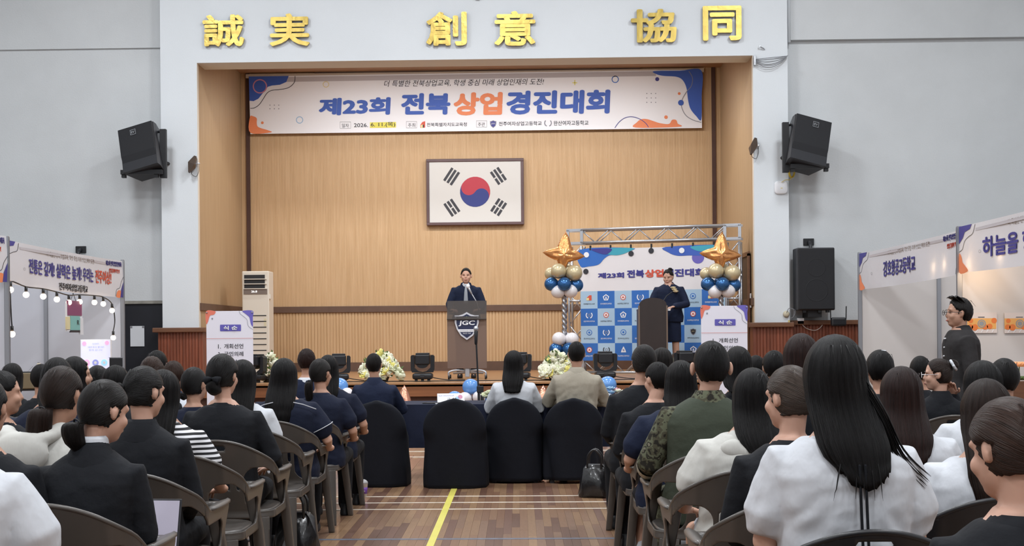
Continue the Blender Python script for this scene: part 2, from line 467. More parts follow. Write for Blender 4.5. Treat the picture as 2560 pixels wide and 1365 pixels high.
# stage box
SCZ = PZ(1190, 172, YB)
SCZ = P(1190, 177, YB).z
S('ceiling_stage', bx((XL - .1, YW + .3, SCZ), (XR + .1, YB + .1, SCZ + .1)), mat('stage_ceiling_board', 'B08A6A', .6, var=(3, .06)))
BZ0, BZ1 = PZ(1000, 780, YB), PZ(1000, 767, YB)
wb = S('wall_stage_back', bx((XL - .1, YB + .02, 0), (XR + .1, YB + .2, SCZ + .4)), M_oak)
BL0, BR0 = PX(622, 500, YB), PX(1784, 350, YB)
ob('fluted_board', flutes(XL, XR, YB, STG, BZ0, .0585, .012), M_oak, wb)
ob('fluted_board', flutes(XL, XR, YB, BZ1, SCZ, .0295, .003), M_oak, wb)
S('trim_5', bx((XL, YB - .04, BZ0), (XR, YB + .01, BZ1 + .02), .005), M_brown)
for x in (BL0, BR0): S('trim_6', bx((x - .035, YB - .035, BZ1), (x + .035, YB, SCZ)), M_post)
S('baseboard_stage', bx((XL, YB - .03, STG), (XR, YB, PZ(1000, 905, YB))), M_brown)
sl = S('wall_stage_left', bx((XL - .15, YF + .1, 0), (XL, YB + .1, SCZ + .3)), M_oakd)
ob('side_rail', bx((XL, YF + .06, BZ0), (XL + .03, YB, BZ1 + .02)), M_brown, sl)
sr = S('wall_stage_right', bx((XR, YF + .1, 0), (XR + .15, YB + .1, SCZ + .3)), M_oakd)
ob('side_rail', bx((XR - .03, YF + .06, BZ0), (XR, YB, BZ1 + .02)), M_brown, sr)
S('trim_7', bx((XL - .003, YF + .001, WZ), (XL + .004, YF + .1, ZL)), M_cream)
S('trim_8', bx((XR - .004, YF + .001, WZ), (XR + .003, YF + .1, ZL)), M_cream)
# a dark door opening in the stage's right side wall
dr = S('door_2', bx((XR - .02, 21.6, STG), (XR + .01, 22.5, PZ(1880, 640, 21.6))), mat('dark_brown_door', '3A2A24', .5, var=(4, .1)))
ob('door_frame', bx((XR - .05, 21.5, STG), (XR - .02, 21.6, PZ(1880, 634, 21.6))), M_cap, dr); ob('door_frame', bx((XR - .05, 22.5, STG), (XR - .02, 22.6, PZ(1880, 634, 21.6))), M_cap, dr)
ob('door_frame', bx((XR - .05, 21.5, PZ(1880, 640, 21.6)), (XR - .02, 22.6, PZ(1880, 634, 21.6) + .03)), M_cap, dr)
ob('light_switch', bx((XR - .03, 21.44, 1.75), (XR - .015, 21.49, 1.98)), M_white, sr)
# stage floor boards and lip
st = S('floor_stage', bx((-5.6, YS, STG - .06), (4.7, YB + .05, STG)), M_stagew)
ob('nosing', bx((-5.62, YS - .03, STG - .035), (4.72, YS + .05, STG + .004), .01), M_stagew, st)
ob('lip_board', bx((-5.6, YS, STG - .2), (4.7, YS + .06, STG - .03)), M_stagef, st)
ob('front_board', bx((-5.55, YS + .1, 0), (4.65, YS + .15, STG - .1)), M_stagef2, st)
for j in range(13):
    ob('stage_board', bx((-5.6, YS + .03 + j * .44, STG), (4.7, YS + .03 + j * .44 + .434, STG + .004)), M_stagew, st)
# lit tubes on the stage ceiling just behind the beam
tl = None
for i, (a, b, yy) in enumerate(((741, 919, 161), (997, 1174, 160), (1252, 1428, 156), (1511, 1602, 152), (1604, 1688, 150))):
    Y = 22.05
    p, q = P(a, yy, Y), P(b, yy, Y)
    zc = p.z
    t = empty('tube_lamp', ((p.x + q.x) / 2, Y, zc), 0, ('leftmost lit white tube under the beam above the banner', 'second lit white tube from the left under the beam', 'third lit white tube from the left under the beam', 'short lit white tube, the fourth from the left under the beam', 'rightmost short lit white tube under the beam')[i], 'lamp', 'lit tubes under the beam')
    hl = (q.x - p.x) / 2
    bm = BM(); tube(bm, [(-hl, 0, 0), (hl, 0, 0)], .028, 10); ob('tube', bm, M_tube, t, True)
    ob('batten', bx((-hl, -.03, .03), (hl, .03, .07)), M_white, t)
    ob('hanger', bx((-.01, -.01, .07), (.01, .01, SCZ - zc)), M_white, t)
    area('tube_light', ((p.x + q.x) / 2, Y, zc - .06), 2 * hl, .06, 66 * hl / .7, (.97, .98, 1), (R(12), 0, 0))
# gilt characters on the beam
M_gold = mat('gilt_brass', 'B8A058', .3, .9, bump=(7, .35, .02), var=(3, .12))
KAN = [('誠', 509, 38, 612, 119, 'gilt metal character of many strokes, leftmost on the white beam'), ('実', 676, 35, 775, 118, 'gilt metal character with a sweeping leg, second from the left on the beam'),
       ('創', 1066, 31, 1167, 117, 'gilt metal character with two upright strokes on its right side'), ('意', 1236, 29, 1338, 117, 'gilt metal character with a bowl of dots at its foot'),
       ('協', 1577, 24, 1690, 109, 'gilt metal character with a cross at its left side'), ('同', 1756, 16, 1852, 104, 'gilt boxed metal character, rightmost on the white beam')]
for s_, x0, y0, x1, y1, lb in KAN:
    a = P(x0, y1, YF); b = P(x1, y0, YF)
    me = embolden(text_me(s_, 0, .5, 3), .026, 8, .03)
    xs = [v.co.x for v in me.vertices]; ys = [v.co.y for v in me.vertices]
    for v in me.vertices:
        v.co = Vector(((v.co.x - min(xs)) / (max(xs) - min(xs)) * (b.x - a.x), -.06 + (.5 - v.co.z) * .035, (v.co.y - min(ys)) / (max(ys) - min(ys)) * (b.z - a.z)))
    me.materials.clear()
    e_ = empty('gilt_character', (a.x, YF, a.z), 0, lb, 'sign', 'gilt characters on the beam')
    link('raised_strokes', me, M_gold, e_)
    for fx, fz in ((.3, .5), (.65, .5), (.5, .8)):
        bm = BM(); cyl(bm, ((b.x - a.x) * fx, -.03, (b.z - a.z) * fz), ((b.x - a.x) * fx, 0, (b.z - a.z) * fz), .006, 8)
        ob('wall_pin', bm, M_steel, e_)
# ------------------------------------------------------------------ printed colours
K_blue = mat('print_blue', '3B5FB8', .55); K_indigo = mat('print_indigo', '3C3A8C', .55); K_or = mat('print_orange', 'EE8B5C', .55); K_red = mat('print_red', 'D8573F', .55)
K_ink = mat('print_ink', '2C2C34', .6); K_grey = mat('print_grey', '8A8C96', .6); K_pink = mat('print_pink', 'C987A2', .55); K_yel = mat('print_yellow', 'E9DF5A', .55)
K_sky = mat('print_sky', '9DC1E0', .55); K_royal = mat('print_royal', '2E6BC0', .55); K_teal = mat('print_teal', '3FA3B8', .55); K_tape = mat('faded_strip', 'BDB8BC', .6)
K_pale = mat('print_pale_yellow', 'E8D9A0', .55); K_vio = mat('print_violet', '6A62B8', .55); K_green = mat('print_green', '4C8A52', .55)
M_vinyl = mat('white_vinyl_banner', 'F0F0F4', .45, bump=(1.5, .2, .03))
def pxface(Y, parent, N=(0, -1, 0)):
    """printed face on the plane Y whose drawing coordinates are photograph pixels"""
    f = Face((0, 0, 0), (1, 0, 0), (0, 0, 1), N, parent)
    base = f.p
    f.p = lambda a, b, lift=0: P(a, b, Y) - Vector((0, lift, 0))
    return f
def ptext(f, Y, st, x0, yb, x1, yt, m, **kw):
    a = P(x0, yb, Y); b = P(x1, yt, Y)
    g = Face((0, Y, 0), (1, 0, 0), (0, 0, 1), (0, -1, 0), f.parent)
    return g.text(st, a.x, a.z, b.x, b.z, m, **kw)
# ------------------------------------------------------------------ big banner over the stage
YBN = YB - .12
bn = empty('stage_banner', (0, 0, 0), 0, 'long white printed banner hanging high across the oak wall of the stage', 'banner')
f = pxface(YBN, bn)
n = 40; bm = BM(); A = []
TL, TR, BL, BR = (622, 191), (1754, 174), (626, 335), (1755, 320)
for i in range(n + 1):
    t = i / n
    A.append([bm.verts.new(P(TL[0] + (TR[0] - TL[0]) * t, TL[1] + (TR[1] - TL[1]) * t, YBN)), bm.verts.new(P(BL[0] + (BR[0] - BL[0]) * t, BL[1] + (BR[1] - BL[1]) * t, YBN))])
join(bm, A, False, False)
sh = link('vinyl_sheet', bake(mesh(bm), [('SOLIDIFY', dict(thickness=.004, offset=1))]), M_vinyl, bn)
for z_, nm in ((0, 'top_batten'),):
    a = P(615, 193, YBN + .03); b = P(1759, 173, YBN + .03)
    ob(nm, bx((a.x, YBN + .005, a.z - .02), (b.x, YBN + .05, a.z + .05)), mat('batten_wood', 'B9AC9C', .6), bn)
a = P(785, 183, YBN); ob('dark_rail', bx((a.x, YBN + .02, a.z + .01), (P(1600, 170, YBN).x, YBN + .1, a.z + .06)), M_brown, bn)
f.poly([(700, 193), (1640, 178), (1640, 190), (700, 205)], K_tape, 'reinforcing_strip', .004)
f.poly([(622, 191.5), (722, 190), (716, 205), (700, 212), (680, 214), (670, 217), (658, 232), (646, 247), (634, 253), (624, 252)], K_blue, 'corner_blob', .006)
f.line([(738, 190), (736, 206), (722, 219), (700, 224), (680, 226), (668, 233), (658, 248), (648, 262), (636, 270), (626, 271)], 1.4, K_ink, lift=.007)
f.disc(650, 216, 16.5, K_pink, ring=3, lift=.009)
f.disc(815, 211, 7, K_pale, ring=1.8); f.disc(749, 300, 8, K_sky, ring=2)
for i in range(3):
    for j in range(2): f.disc(675 + i * 11, 263 + j * 9, 1.3, K_grey)
f.poly(catmull([(626, 332), (625, 293), (634, 291), (642, 296), (642, 306), (644, 316), (654, 321), (668, 325), (678, 331)], 5), K_or, 'corner_blob', .006)
f.disc(656, 307, 3.4, K_or)
f.poly(catmull([(1635, 178), (1642, 186), (1660, 190), (1690, 192), (1706, 200), (1716, 220), (1720, 250), (1726, 272), (1740, 290), (1753, 299), (1754, 240), (1753, 176), (1700, 177)], 5), K_blue, 'corner_blob', .006)
f.line([(1722, 178), (1731, 195), (1728, 215), (1716, 230), (1705, 250), (1704, 268), (1714, 288), (1732, 300), (1753, 306)], 1.6, K_grey, lift=.008)
f.disc(1643, 198, 5, K_indigo); f.disc(1702, 257, 7, K_blue, lift=.009); f.disc(1698, 234, 3.5, K_or); f.disc(1665, 293, 4.5, K_or); f.disc(1538, 198.5, 8, K_royal, ring=2)
f.poly([(1431, 206), (1443, 206), (1443, 208), (1431, 208)], K_yel, 'printed_cross'); f.poly([(1436, 200), (1438, 200), (1438, 213), (1436, 213)], K_yel, 'printed_cross')
for i in range(3):
    for j in range(3): f.disc(1617 + i * 11, 234 + j * 11, 1.3, K_grey)
f.poly(catmull([(1589, 319), (1592, 306), (1604, 298), (1618, 298), (1634, 303), (1650, 308), (1672, 310), (1680, 300), (1690, 300), (1694, 309), (1698, 317)], 5), K_or, 'corner_blob', .006)
f.line([(1537, 320), (1547, 306), (1562, 295), (1580, 292), (1600, 298), (1614, 308), (1621, 318)], 1.6, K_indigo, lift=.008)
T = lambda *a, **k: ptext(f, YBN, *a, **k)
T('더 특별한 전북상업교육, 학생 중심 미래 상업인재의 도전!', 960, 218, 1360, 196, K_ink, shear=.25, off=.002)
T('제23회', 797, 289, 977, 243, K_blue, bold=.047, shear=.04)
T('전북', 1003, 288, 1126, 232, K_blue, bold=.047, shear=.04)
T('상업', 1134, 289, 1257, 230, K_or, bold=.047, shear=.04)
T('경진대회', 1266, 287, 1526, 224, K_blue, bold=.047, shear=.04)
T('일자', 855, 319, 872, 309, K_ink); T('2026.', 885, 318, 920, 308, K_ink, off=.008)
f.poly([(925, 306), (990, 305), (990, 319), (925, 320)], K_yel, 'highlight', .004)
T('6. 11.(목)', 927, 319, 988, 305, K_ink, off=.01)
T('주최', 1020, 318, 1038, 308, K_ink); T('전북특별자치도교육청', 1067, 317, 1167, 306, K_ink, off=.006)
T('주관', 1195, 316, 1212, 306, K_ink); T('전주여자상업고등학교', 1247, 315, 1354, 303, K_ink, off=.008); T('완산여자고등학교', 1384, 314, 1471, 301, K_ink, off=.008)
for x0, x1, y0, y1 in ((850, 877, 305, 321), (1016, 1042, 304, 320), (1191, 1217, 302, 318)):
    f.line([(x0, y0), (x1, y0), (x1, y1), (x0, y1)], .7, K_ink, smooth=False, closed=True)
f.poly([(1051, 312), (1056, 305), (1063, 303), (1063, 319), (1051, 320)], K_red, 'emblem'); f.poly([(1052, 313), (1057, 311), (1057, 320), (1052, 320)], K_pale, 'emblem', .006); f.poly([(1057, 312), (1060, 312), (1060, 319), (1057, 319)], K_ink, 'emblem', .006)
def shield(fc, cx, cy, w_, m1, m2, lift=.006, up=-1):
    q = lambda k: [(cx + a * w_ * k, cy + up * b * w_ * k) for a, b in ((0, .58), (.22, .46), (.5, .42), (.48, 0), (.34, -.34), (0, -.62), (-.34, -.34), (-.48, 0), (-.5, .42), (-.22, .46))]
    fc.poly(q(1), m1, 'emblem', lift); fc.poly(q(.8), m2, 'emblem', lift + .002)
shield(f, 1233, 310, 16, K_grey, K_indigo); T('JGC', 1228, 312, 1239, 307, M_white, lift=.012)
def laurel(fc, cx, cy, r, m, lift=.006, up=-1):
    for sgn in (-1, 1):
        fc.line([(cx + sgn * r * math.cos(t), cy + up * r * math.sin(t)) for t in (-1.2, -.7, -.2, .3, .8)], r * .3, m, 'emblem', lift, False)
laurel(f, 1370, 307.5, 8.5, K_grey)
# ------------------------------------------------------------------ framed flag
YFL = YB - .06
fg = empty('framed_flag', (0, 0, 0), 0, 'dark-framed national flag with a red and blue disc hung on the oak wall', 'flag')
c0 = P(1067, 564, YFL); c1 = P(1309, 395.5, YFL); FX0, FX1, FZ0, FZ1 = c0.x, c1.x, c0.z, c1.z
ff = Face((0, YFL - .02, 0), (1, 0, 0), (0, 0, 1), (0, -1, 0), fg)
bw = .055
M_fr = mat('flag_frame_wood', '5A4444', .45, var=(5, .1))
ob('frame_bar', bx((FX0, YFL - .04, FZ1 - bw), (FX1, YFL + .05, FZ1), .008), M_fr, fg); ob('frame_bar', bx((FX0, YFL - .04, FZ0), (FX1, YFL + .05, FZ0 + bw), .008), M_fr, fg)
ob('frame_bar', bx((FX0, YFL - .04, FZ0 + bw), (FX0 + bw, YFL + .05, FZ1 - bw), .008), M_fr, fg); ob('frame_bar', bx((FX1 - bw, YFL - .04, FZ0 + bw), (FX1, YFL + .05, FZ1 - bw), .008), M_fr, fg)
ob('flag_cloth', bx((FX0 + bw, YFL - .02, FZ0 + bw), (FX1 - bw, YFL + .03, FZ1 - bw)), mat('flag_white', 'CBC8C3', .6), fg)
W_ = FX1 - FX0 - 2 * bw; Hh = FZ1 - FZ0 - 2 * bw; mx, mz = (FX0 + FX1) / 2, (FZ0 + FZ1) / 2
r = Hh * .25; th = math.atan2(2, 3)
def cs(a, b): return (mx + a * math.cos(-th) - b * math.sin(-th), mz + a * math.sin(-th) + b * math.cos(-th))
K_fr = mat('flag_red', 'AE3441', .6); K_fb = mat('flag_blue', '2D3778', .6)
arc = lambda cx, cy, rr, t0, t1, n=14: [(cx + rr * math.cos(t0 + (t1 - t0) * i / n), cy + rr * math.sin(t0 + (t1 - t0) * i / n)) for i in range(n + 1)]
red = arc(0, 0, r, PI, 0) + arc(r / 2, 0, r / 2, 0, PI)[1:] + arc(-r / 2, 0, r / 2, 0, -PI)[1:-1]
blu = arc(0, 0, r, 0, -PI) + arc(-r / 2, 0, r / 2, -PI, 0)[1:] + arc(r / 2, 0, r / 2, PI, 0)[1:-1]
ff.poly([cs(a, b) for a, b in red], K_fr, 'red_half', .004); ff.poly([cs(a, b) for a, b in blu], K_fb, 'blue_half', .004)
K_bar = mat('flag_bar_black', '34343A', .6)
u_ = Hh / 48.
for sx, sz, pat in ((-1, 1, (1, 1, 1)), (1, 1, (0, 1, 0)), (-1, -1, (1, 0, 1)), (1, -1, (0, 0, 0))):
    ang = math.atan2(sz * 2, sx * 3); cx, cz = mx + math.cos(ang) * Hh * .465, mz + math.sin(ang) * Hh * .465
    ux, uz = math.cos(ang), math.sin(ang); px_, pz_ = -uz, ux
    for i, full in enumerate(pat):
        o = (i - 1) * u_ * 3.1 * (-1 if sz * sx < 0 and sz > 0 else 1)
        for s0, s1 in ([(-6, 6)] if full else [(-6, -.5), (.5, 6)]):
            q = []
            for a, b in ((s0, -1), (s1, -1), (s1, 1), (s0, 1)):
                q.append((cx + ux * (o + b * u_) + px_ * a * u_, cz + uz * (o + b * u_) + pz_ * a * u_))
            ff.poly(q, K_bar, 'flag_bar', .004)
# ------------------------------------------------------------------ wall speakers
M_grille = mat('speaker_grille', '14151A', .7, bump=(160, .4, .004)); M_cab = mat('speaker_cabinet', '26272C', .45, bump=(120, .2, .003))
def wall_speaker(cx_px, top, bot, side, label):
    """tilted box on a steel bracket; side=+1: bracket towards +X"""
    Yc = 20.75
    a = P(cx_px, top, Yc); b = P(cx_px, bot, Yc); h = a.z - b.z
    e_ = empty('wall_loudspeaker', (a.x, Yc, b.z), 0, label, 'loudspeaker')
    wd = .60
    tilt = Matrix.Translation((0, 0, h * .5)) @ Matrix.Rotation(R(14) * -side, 4, 'Z') @ Matrix.Rotation(R(-15), 4, 'X') @ Matrix.Rotation(R(-14) * side, 4, 'Y') @ Matrix.Translation((0, 0, -h * .5))
    pl = [(-wd / 2, -.02), (wd / 2, -.02), (wd / 2, .08), (wd * .36, .42), (-wd * .36, .42), (-wd / 2, .08)]
    bm = BM()
    A = [bm.verts.new(tilt @ Vector((x, y, .09))) for x, y in pl]; B = [bm.verts.new(tilt @ Vector((x, y, h))) for x, y in pl]
    for k in range(6): bm.faces.new((A[k], A[(k + 1) % 6], B[(k + 1) % 6], B[k]))
    bm.faces.new(A[::-1]); bm.faces.new(B)
    ob('cabinet', bm, M_cab, e_)
    bm = BM(); zs = [.1, .1 + (h - .1) * .35, h - .01]; ys = [.02, -.05, -.075]
    A = []
    for z, y in zip(zs, ys): A.append([bm.verts.new(tilt @ Vector((x * (wd / 2 - .006), y + .0, z))) for x in (-1, 1)] + [bm.verts.new(tilt @ Vector((x * (wd / 2 - .006), .03, z))) for x in (1, -1)])
    join(bm, A); ob('grille', bm, M_grille, e_)
    fc = Face(tilt @ Vector((-.03 * side, -.075, h - .12)), tilt.to_3x3() @ Vector((1, 0, 0)), tilt.to_3x3() @ Vector((0, -.08, 1)).normalized(), tilt.to_3x3() @ Vector((0, -1, 0)), e_)
    fc.line([(-.045, -.04), (.045, -.04), (.045, .04), (-.045, .04)], .008, M_steel, 'badge_frame', .012, False, True); fc.text('EV', -.03, -.02, .03, .02, M_steel, lift=.012, off=.01)
    for sx in (-1, 1):
        x = sx * (wd / 2 - .04)
        ob('bracket_arm', bx((x - .03, .02, -.02 if sx != side else -.02), (x + .03, .1, .1)), M_black, e_)
    ob('bracket_bar', bx((-wd / 2, .0, .03), (wd / 2 + .06, .08, .1) if side > 0 else (wd / 2, .08, .1)), M_black, e_)
    wx = side * (wd / 2 + .05)
    ob('wall_upright', bx((wx - .05, .1, -.02), (wx + .05, .18, h * .92), .005), M_black, e_)
    bm = BM(); tube(bm, [(wx, .14, h * .85), (wx * .4, .3, h * .93)], .02, 6); ob('stay_rod', bm, M_black, e_)
    bm = BM(); tube(bm, [(wx, .14, h * .3), (wx, .62, h * .3)], .025, 6); ob('stay_rod', bm, M_black, e_)
    bm = BM(); tube(bm, [(0, .3, h * .5), (0, YW - Yc, h * .5)], .03, 6); ob('stay_rod', bm, M_black, e_)
    return e_
wall_speaker(347, 310, 440, 1, 'black angled loudspeaker bracketed beside the left white pillar')
wall_speaker(2024, 291, 425, -1, 'black angled loudspeaker bracketed beside the right white pillar')
# tall loudspeaker with a sensor above it, right, and the one behind the left booth
def pa(x0, x1, y0, y1, yb, label, cx=None):
    Yc = 20.95; a = P(x0, y1, Yc); b = P(x1, y0, Yc); xm = (a.x + b.x) / 2; hw = (b.x - a.x) / 2; z0 = a.z; h = b.z - a.z
    e_ = empty('tall_loudspeaker', (xm, Yc, z0), 0, label, 'loudspeaker')
    ob('cabinet', bx((-hw, .03, 0), (hw, .38, h), .02), M_cab, e_); ob('grille', bx((-hw + .012, .0, .012), (hw - .012, .04, h - .012), .015), M_grille, e_)
    for z, r_ in ((h * .32, hw * .62), (h * .68, hw * .5)):
        bm = BM(); lathe(bm, [(r_, 0), (r_ * .98, .003), (r_ * .9, .003), (r_ * .88, 0)], (0, 0, 0), 28)
        me = mesh(bm, True); me.transform(Matrix.Translation((0, .002, z)) @ Matrix.Rotation(R(90), 4, 'X')); link('driver_ring', me, M_grille, e_)
    for x in (-.7, .1, .55): ob('foot', bx((hw * x, .05, -.035), (hw * x + .05, .12, 0)), M_black, e_)
    ob('wall_mount', bx((-.12, .1, PZ(2040, yb, Yc) - z0), (.1, .5, 0)), M_black, e_)
    return e_
pa(1995, 2088, 618, 776, 793, 'tall black loudspeaker on the right wall above the wainscot')
pa(166, 259, 652, 800, 812, 'tall black loudspeaker behind the left booth banner, only its mount showing')
def cam_mount(px, py, label):
    p = P(px, py, YW - .0); e_ = empty('wall_mount_plate', (p.x, YW, p.z), 0, label, 'bracket')
    ob('plate', bx((-.085, -.03, -.055), (.085, 0, .055), .006), M_black, e_)
    bm = BM(); tube(bm, [(0, -.03, 0), (0, -.13, -.03), (0, -.16, -.12)], .028, 8); ob('swivel_arm', bm, M_cab, e_, True)
cam_mount(2021, 605, 'small black bracket plate on the wall above the tall loudspeaker')
cam_mount(203, 624, 'small black bracket plate on the wall above the left booth banner')
# floodlights on the pillars
def flood(px, py, Y, d, label):
    p = P(px, py, Y); e_ = empty('floodlight', (p.x, Y, p.z), 0, label, 'light')
    Mr = Matrix.Rotation(R(18) * d, 4, 'Y') @ Matrix.Rotation(R(-20), 4, 'X')
    bm = BM(); vs = []
    for z, hx, y0, y1 in ((-.15, .012, -.02, .02), (-.02, .055, -.09, .06), (.14, .02, -.04, .05)):
        vs.append([bm.verts.new(Mr @ Vector((x, y, z))) for x, y in ((-hx, y0), (hx, y0), (hx, y1), (-hx, y1))])
    join(bm, vs); ob('lamp_hood', bm, mat('bronze_lamp_housing', '55483F', .4, .4), e_)
    bm = BM(); tube(bm, [(0, .02, .0), (d * .07, .05, .02), (d * .1, .05, .02)], .013, 8); ob('arm', bm, M_steel, e_)
    bm = BM(); tube(bm, catmull([(0, .04, -.06), (-d * .02, .03, -.15), (d * .05, .04, -.19), (d * .09, .05, -.1), (d * .09, .05, 0)], 5, False), .004, 6); ob('cable', bm, M_black, e_)
flood(481, 411, YF - .09, 1, 'small bronze floodlight on the left white pillar edge')
flood(1883, 366, YF - .09, 1, 'small bronze floodlight with a looped wire on the right white pillar edge')
# access point with yellow cable coil
p = P(1952, 469, YF); e_ = empty('wireless_access_point', (p.x, YF, p.z), 0, 'white rounded square box low on the right pillar under yellow cable', 'router')
bm = BM(); loft(bm, [(0, 0, 0, .1, .1, 4), (0, 0, .012, .107, .107, 4), (0, 0, .03, .105, .105, 4), (0, 0, .04, .09, .09, 4)], 32)
me = mesh(bm, True); me.transform(Matrix.Rotation(R(90), 4, 'X')); link('case', me, M_white, e_)
ob('indicator', bx((-.01, -.043, -.02), (.02, -.039, -.005)), K_pale, e_)
p = P(1979, 424, YF - .05); e_ = empty('yellow_cable_coil', (p.x, YF - .02, p.z), 0, 'coil of yellow network cable hanging beside the right pillar', 'cable')
M_ycab = mat('yellow_cable', 'D0B43A', .45)
for k in range(5):
    bm = BM(); pts = [(.045 * math.cos(t) + .004 * k - .01, -.03 - .008 * k, .13 * math.sin(t) + .01 * (k % 2)) for t in [2 * PI * i / 20 for i in range(21)]]
    tube(bm, pts, .006, 6, False); ob('loop', bm, M_ycab, e_, True)
bm = BM(); tube(bm, catmull([(.0, -.04, -.13), (-.03, -.04, -.16), (-.1, -.035, -.165), (-.16, -.035, -.2)], 5, False), .005, 6); ob('lead', bm, M_ycab, e_, True)
# bundled cables under the right end of the beam
p0 = P(1889, 148, YF - .03); p1 = P(1968, 140, YF - .03)
e_ = empty('cable_bundle', tuple(p0), 0, 'bundle of grey cables sagging under the right end of the white beam', 'cable')
dd = p1 - p0; M_gc = mat('grey_cable', '77797E', .5)
for k, s_ in enumerate((.0, .02, .06, .09, .11, .13)):
    bm = BM(); tube(bm, [tuple(dd * t + Vector((0, -.01 * k, -4 * s_ * t * (1 - t) - .012 * k * (1 - t)))) for t in [i / 10 for i in range(11)]], .005, 6); ob('cable', bm, M_gc, e_, True)
ob('clamp', bx((-.03, -.03, -.1), (.0, .03, .06), .005), M_steel, e_)
# conduit down the corner right of the right pillar, and cable clutter above the wainscot
e_ = empty('conduit', (PRX1 + .05, YW - .12, PZ(1971, 110, YW)), 0, 'pale conduit running down beside the right pillar', 'pipe')
bm = BM(); tube(bm, [(0, 0, 0), (0, 0, 3.2)], .03, 8, False); ob('pipe', bm, M_beam, e_, True)
p = P(1965, 785, YF); e_ = empty('junction_disc', (p.x, YF - .0, p.z), 0, 'cream round box with loose wires at the foot of the right pillar', 'fitting')
bm = BM(); lathe(bm, [(.05, 0), (.052, .03), (.035, .05)], (0, 0, 0), 16); me = mesh(bm, True); me.transform(Matrix.Rotation(R(90), 4, 'X')); link('round_cover', me, mat('aged_cream_plastic', 'C9C0A8', .5), e_)
ob('tag', bx((.02, -.06, -.2), (.05, -.05, -.1)), mat('yellowed_tag', 'CDBB7A', .6), e_)
for k in range(2):
    bm = BM(); tube(bm, catmull([(0, -.05, .02), (.04, -.06, .09), (.12 + .02 * k, -.06, .05), (.1, -.06, -.05), (.05, -.06, -.07)], 5, False), .005, 6); ob('wire', bm, M_gc, e_, True)
p = P(1999, 803, YW - .05); e_ = empty('adapter_box', (p.x, YW - .1, p.z), 0, 'small white adapter box on the right wainscot cap', 'adapter')
ob('case', bx((-.055, -.04, -.05), (.055, 0, .05), .008), M_white, e_)
bm = BM(); tube(bm, catmull([(.02, -.02, -.05), (.1, -.02, -.12), (.22, -.02, -.15), (.3, -.02, -.12), (.36, -.02, -.05)], 5, False), .006, 6); ob('lead', bm, mat('white_cable', 'BFBAB4', .5), e_, True)
p = P(2081, 802, YW - .05); e_ = empty('wifi_router', (p.x, YW - .12, p.z), 0, 'black router with two upright antennas under the tall loudspeaker', 'router')
ob('case', bx((-.12, -.38, -.09), (.12, -.28, .05), .03), M_blackp, e_)
for sx in (-.12, .12):
    bm = BM(); tube(bm, [(sx, -.33, .02), (sx * 1.04, -.33, .22)], .009, 6); ob('antenna', bm, M_black, e_)
# tip of a hook on the beam top centre
p = P(1193, 0, YF); e_ = empty('beam_hook', (p.x, YF, p.z + .03), 0, 'tiny grey hook at the top middle of the white beam', 'hook')
bm = BM(); tube(bm, [(-.04, -.03, .03), (-.02, -.03, -.02), (.03, -.03, -.025), (.05, -.03, .03)], .012, 6); ob('hook', bm, M_steel, e_, True)
ob('hook_plate', bx((-.05, -.02, .02), (.06, 0, .08)), M_steel, e_)
p = P(1904, 121, YF); e_ = empty('wall_bolt', (p.x, YF, p.z), 0, 'short grey bolt sticking out near the right end of the beam', 'bolt')
bm = BM(); tube(bm, [(-.04, -.05, .02), (.03, -.03, -.01), (.05, 0, -.02)], .008, 6); ob('shank', bm, M_steel, e_); ob('head', bx((-.05, -.06, .01), (-.03, -.04, .035)), M_steel, e_)
# ------------------------------------------------------------------ standing air conditioner
Yc = 22.7
a = P(607, 950, Yc); b = P(672, 678, Yc); cx_ = (a.x + b.x) / 2; hw = (b.x - a.x) / 2; z1 = b.z - STG
e_ = empty('air_conditioner', (cx_, Yc, STG + .004), 0, 'tall cream floor-standing air conditioner at the left rear of the stage', 'air conditioner')
M_ac = mat('cream_appliance', 'D6CFC2', .45); M_acd = mat('warm_grey_panel', '786C64', .4); M_slot = mat('dark_slot', '1A1B1F', .6)
ob('case', bx((-hw, 0, 0), (hw, .42, z1), .015), M_ac, e_)
for i in range(3): ob('louvre_opening', bx((-hw + .04, -.006, z1 - .13 - i * .083), (hw - .07, .01, z1 - .065 - i * .083)), M_slot, e_); ob('louvre_blade', bx((-hw + .04, -.03, z1 - .145 - i * .083), (hw - .04, 0, z1 - .132 - i * .083)), M_ac, e_)
ob('display_panel', bx((-hw + .03, -.01, z1 - .40), (hw - .03, .01, z1 - .31)), M_acd, e_)
Face((-.07, -.012, z1 - .37), (1, 0, 0), (0, 0, 1), (0, -1, 0), e_).text('26.8', 0, 0, .1, .035, mat('display_digits', 'FFFFFF', .5, emit=('FFFFFF', 1)), off=.01)
for i in range(10): ob('intake_slot', bx((-hw + .05, -.004, .12 + i * .1), (hw - .05, .01, .136 + i * .1)), M_slot, e_)
ob('side_catch', bx((hw, .02, z1 - .48), (hw + .025, .1, z1 - .4)), M_ac, e_); ob('sticker', bx((hw - .09, -.003, z1 - .95), (hw - .05, .01, z1 - .82)), mat('yellow_sticker', 'CFC7A8', .6), e_)
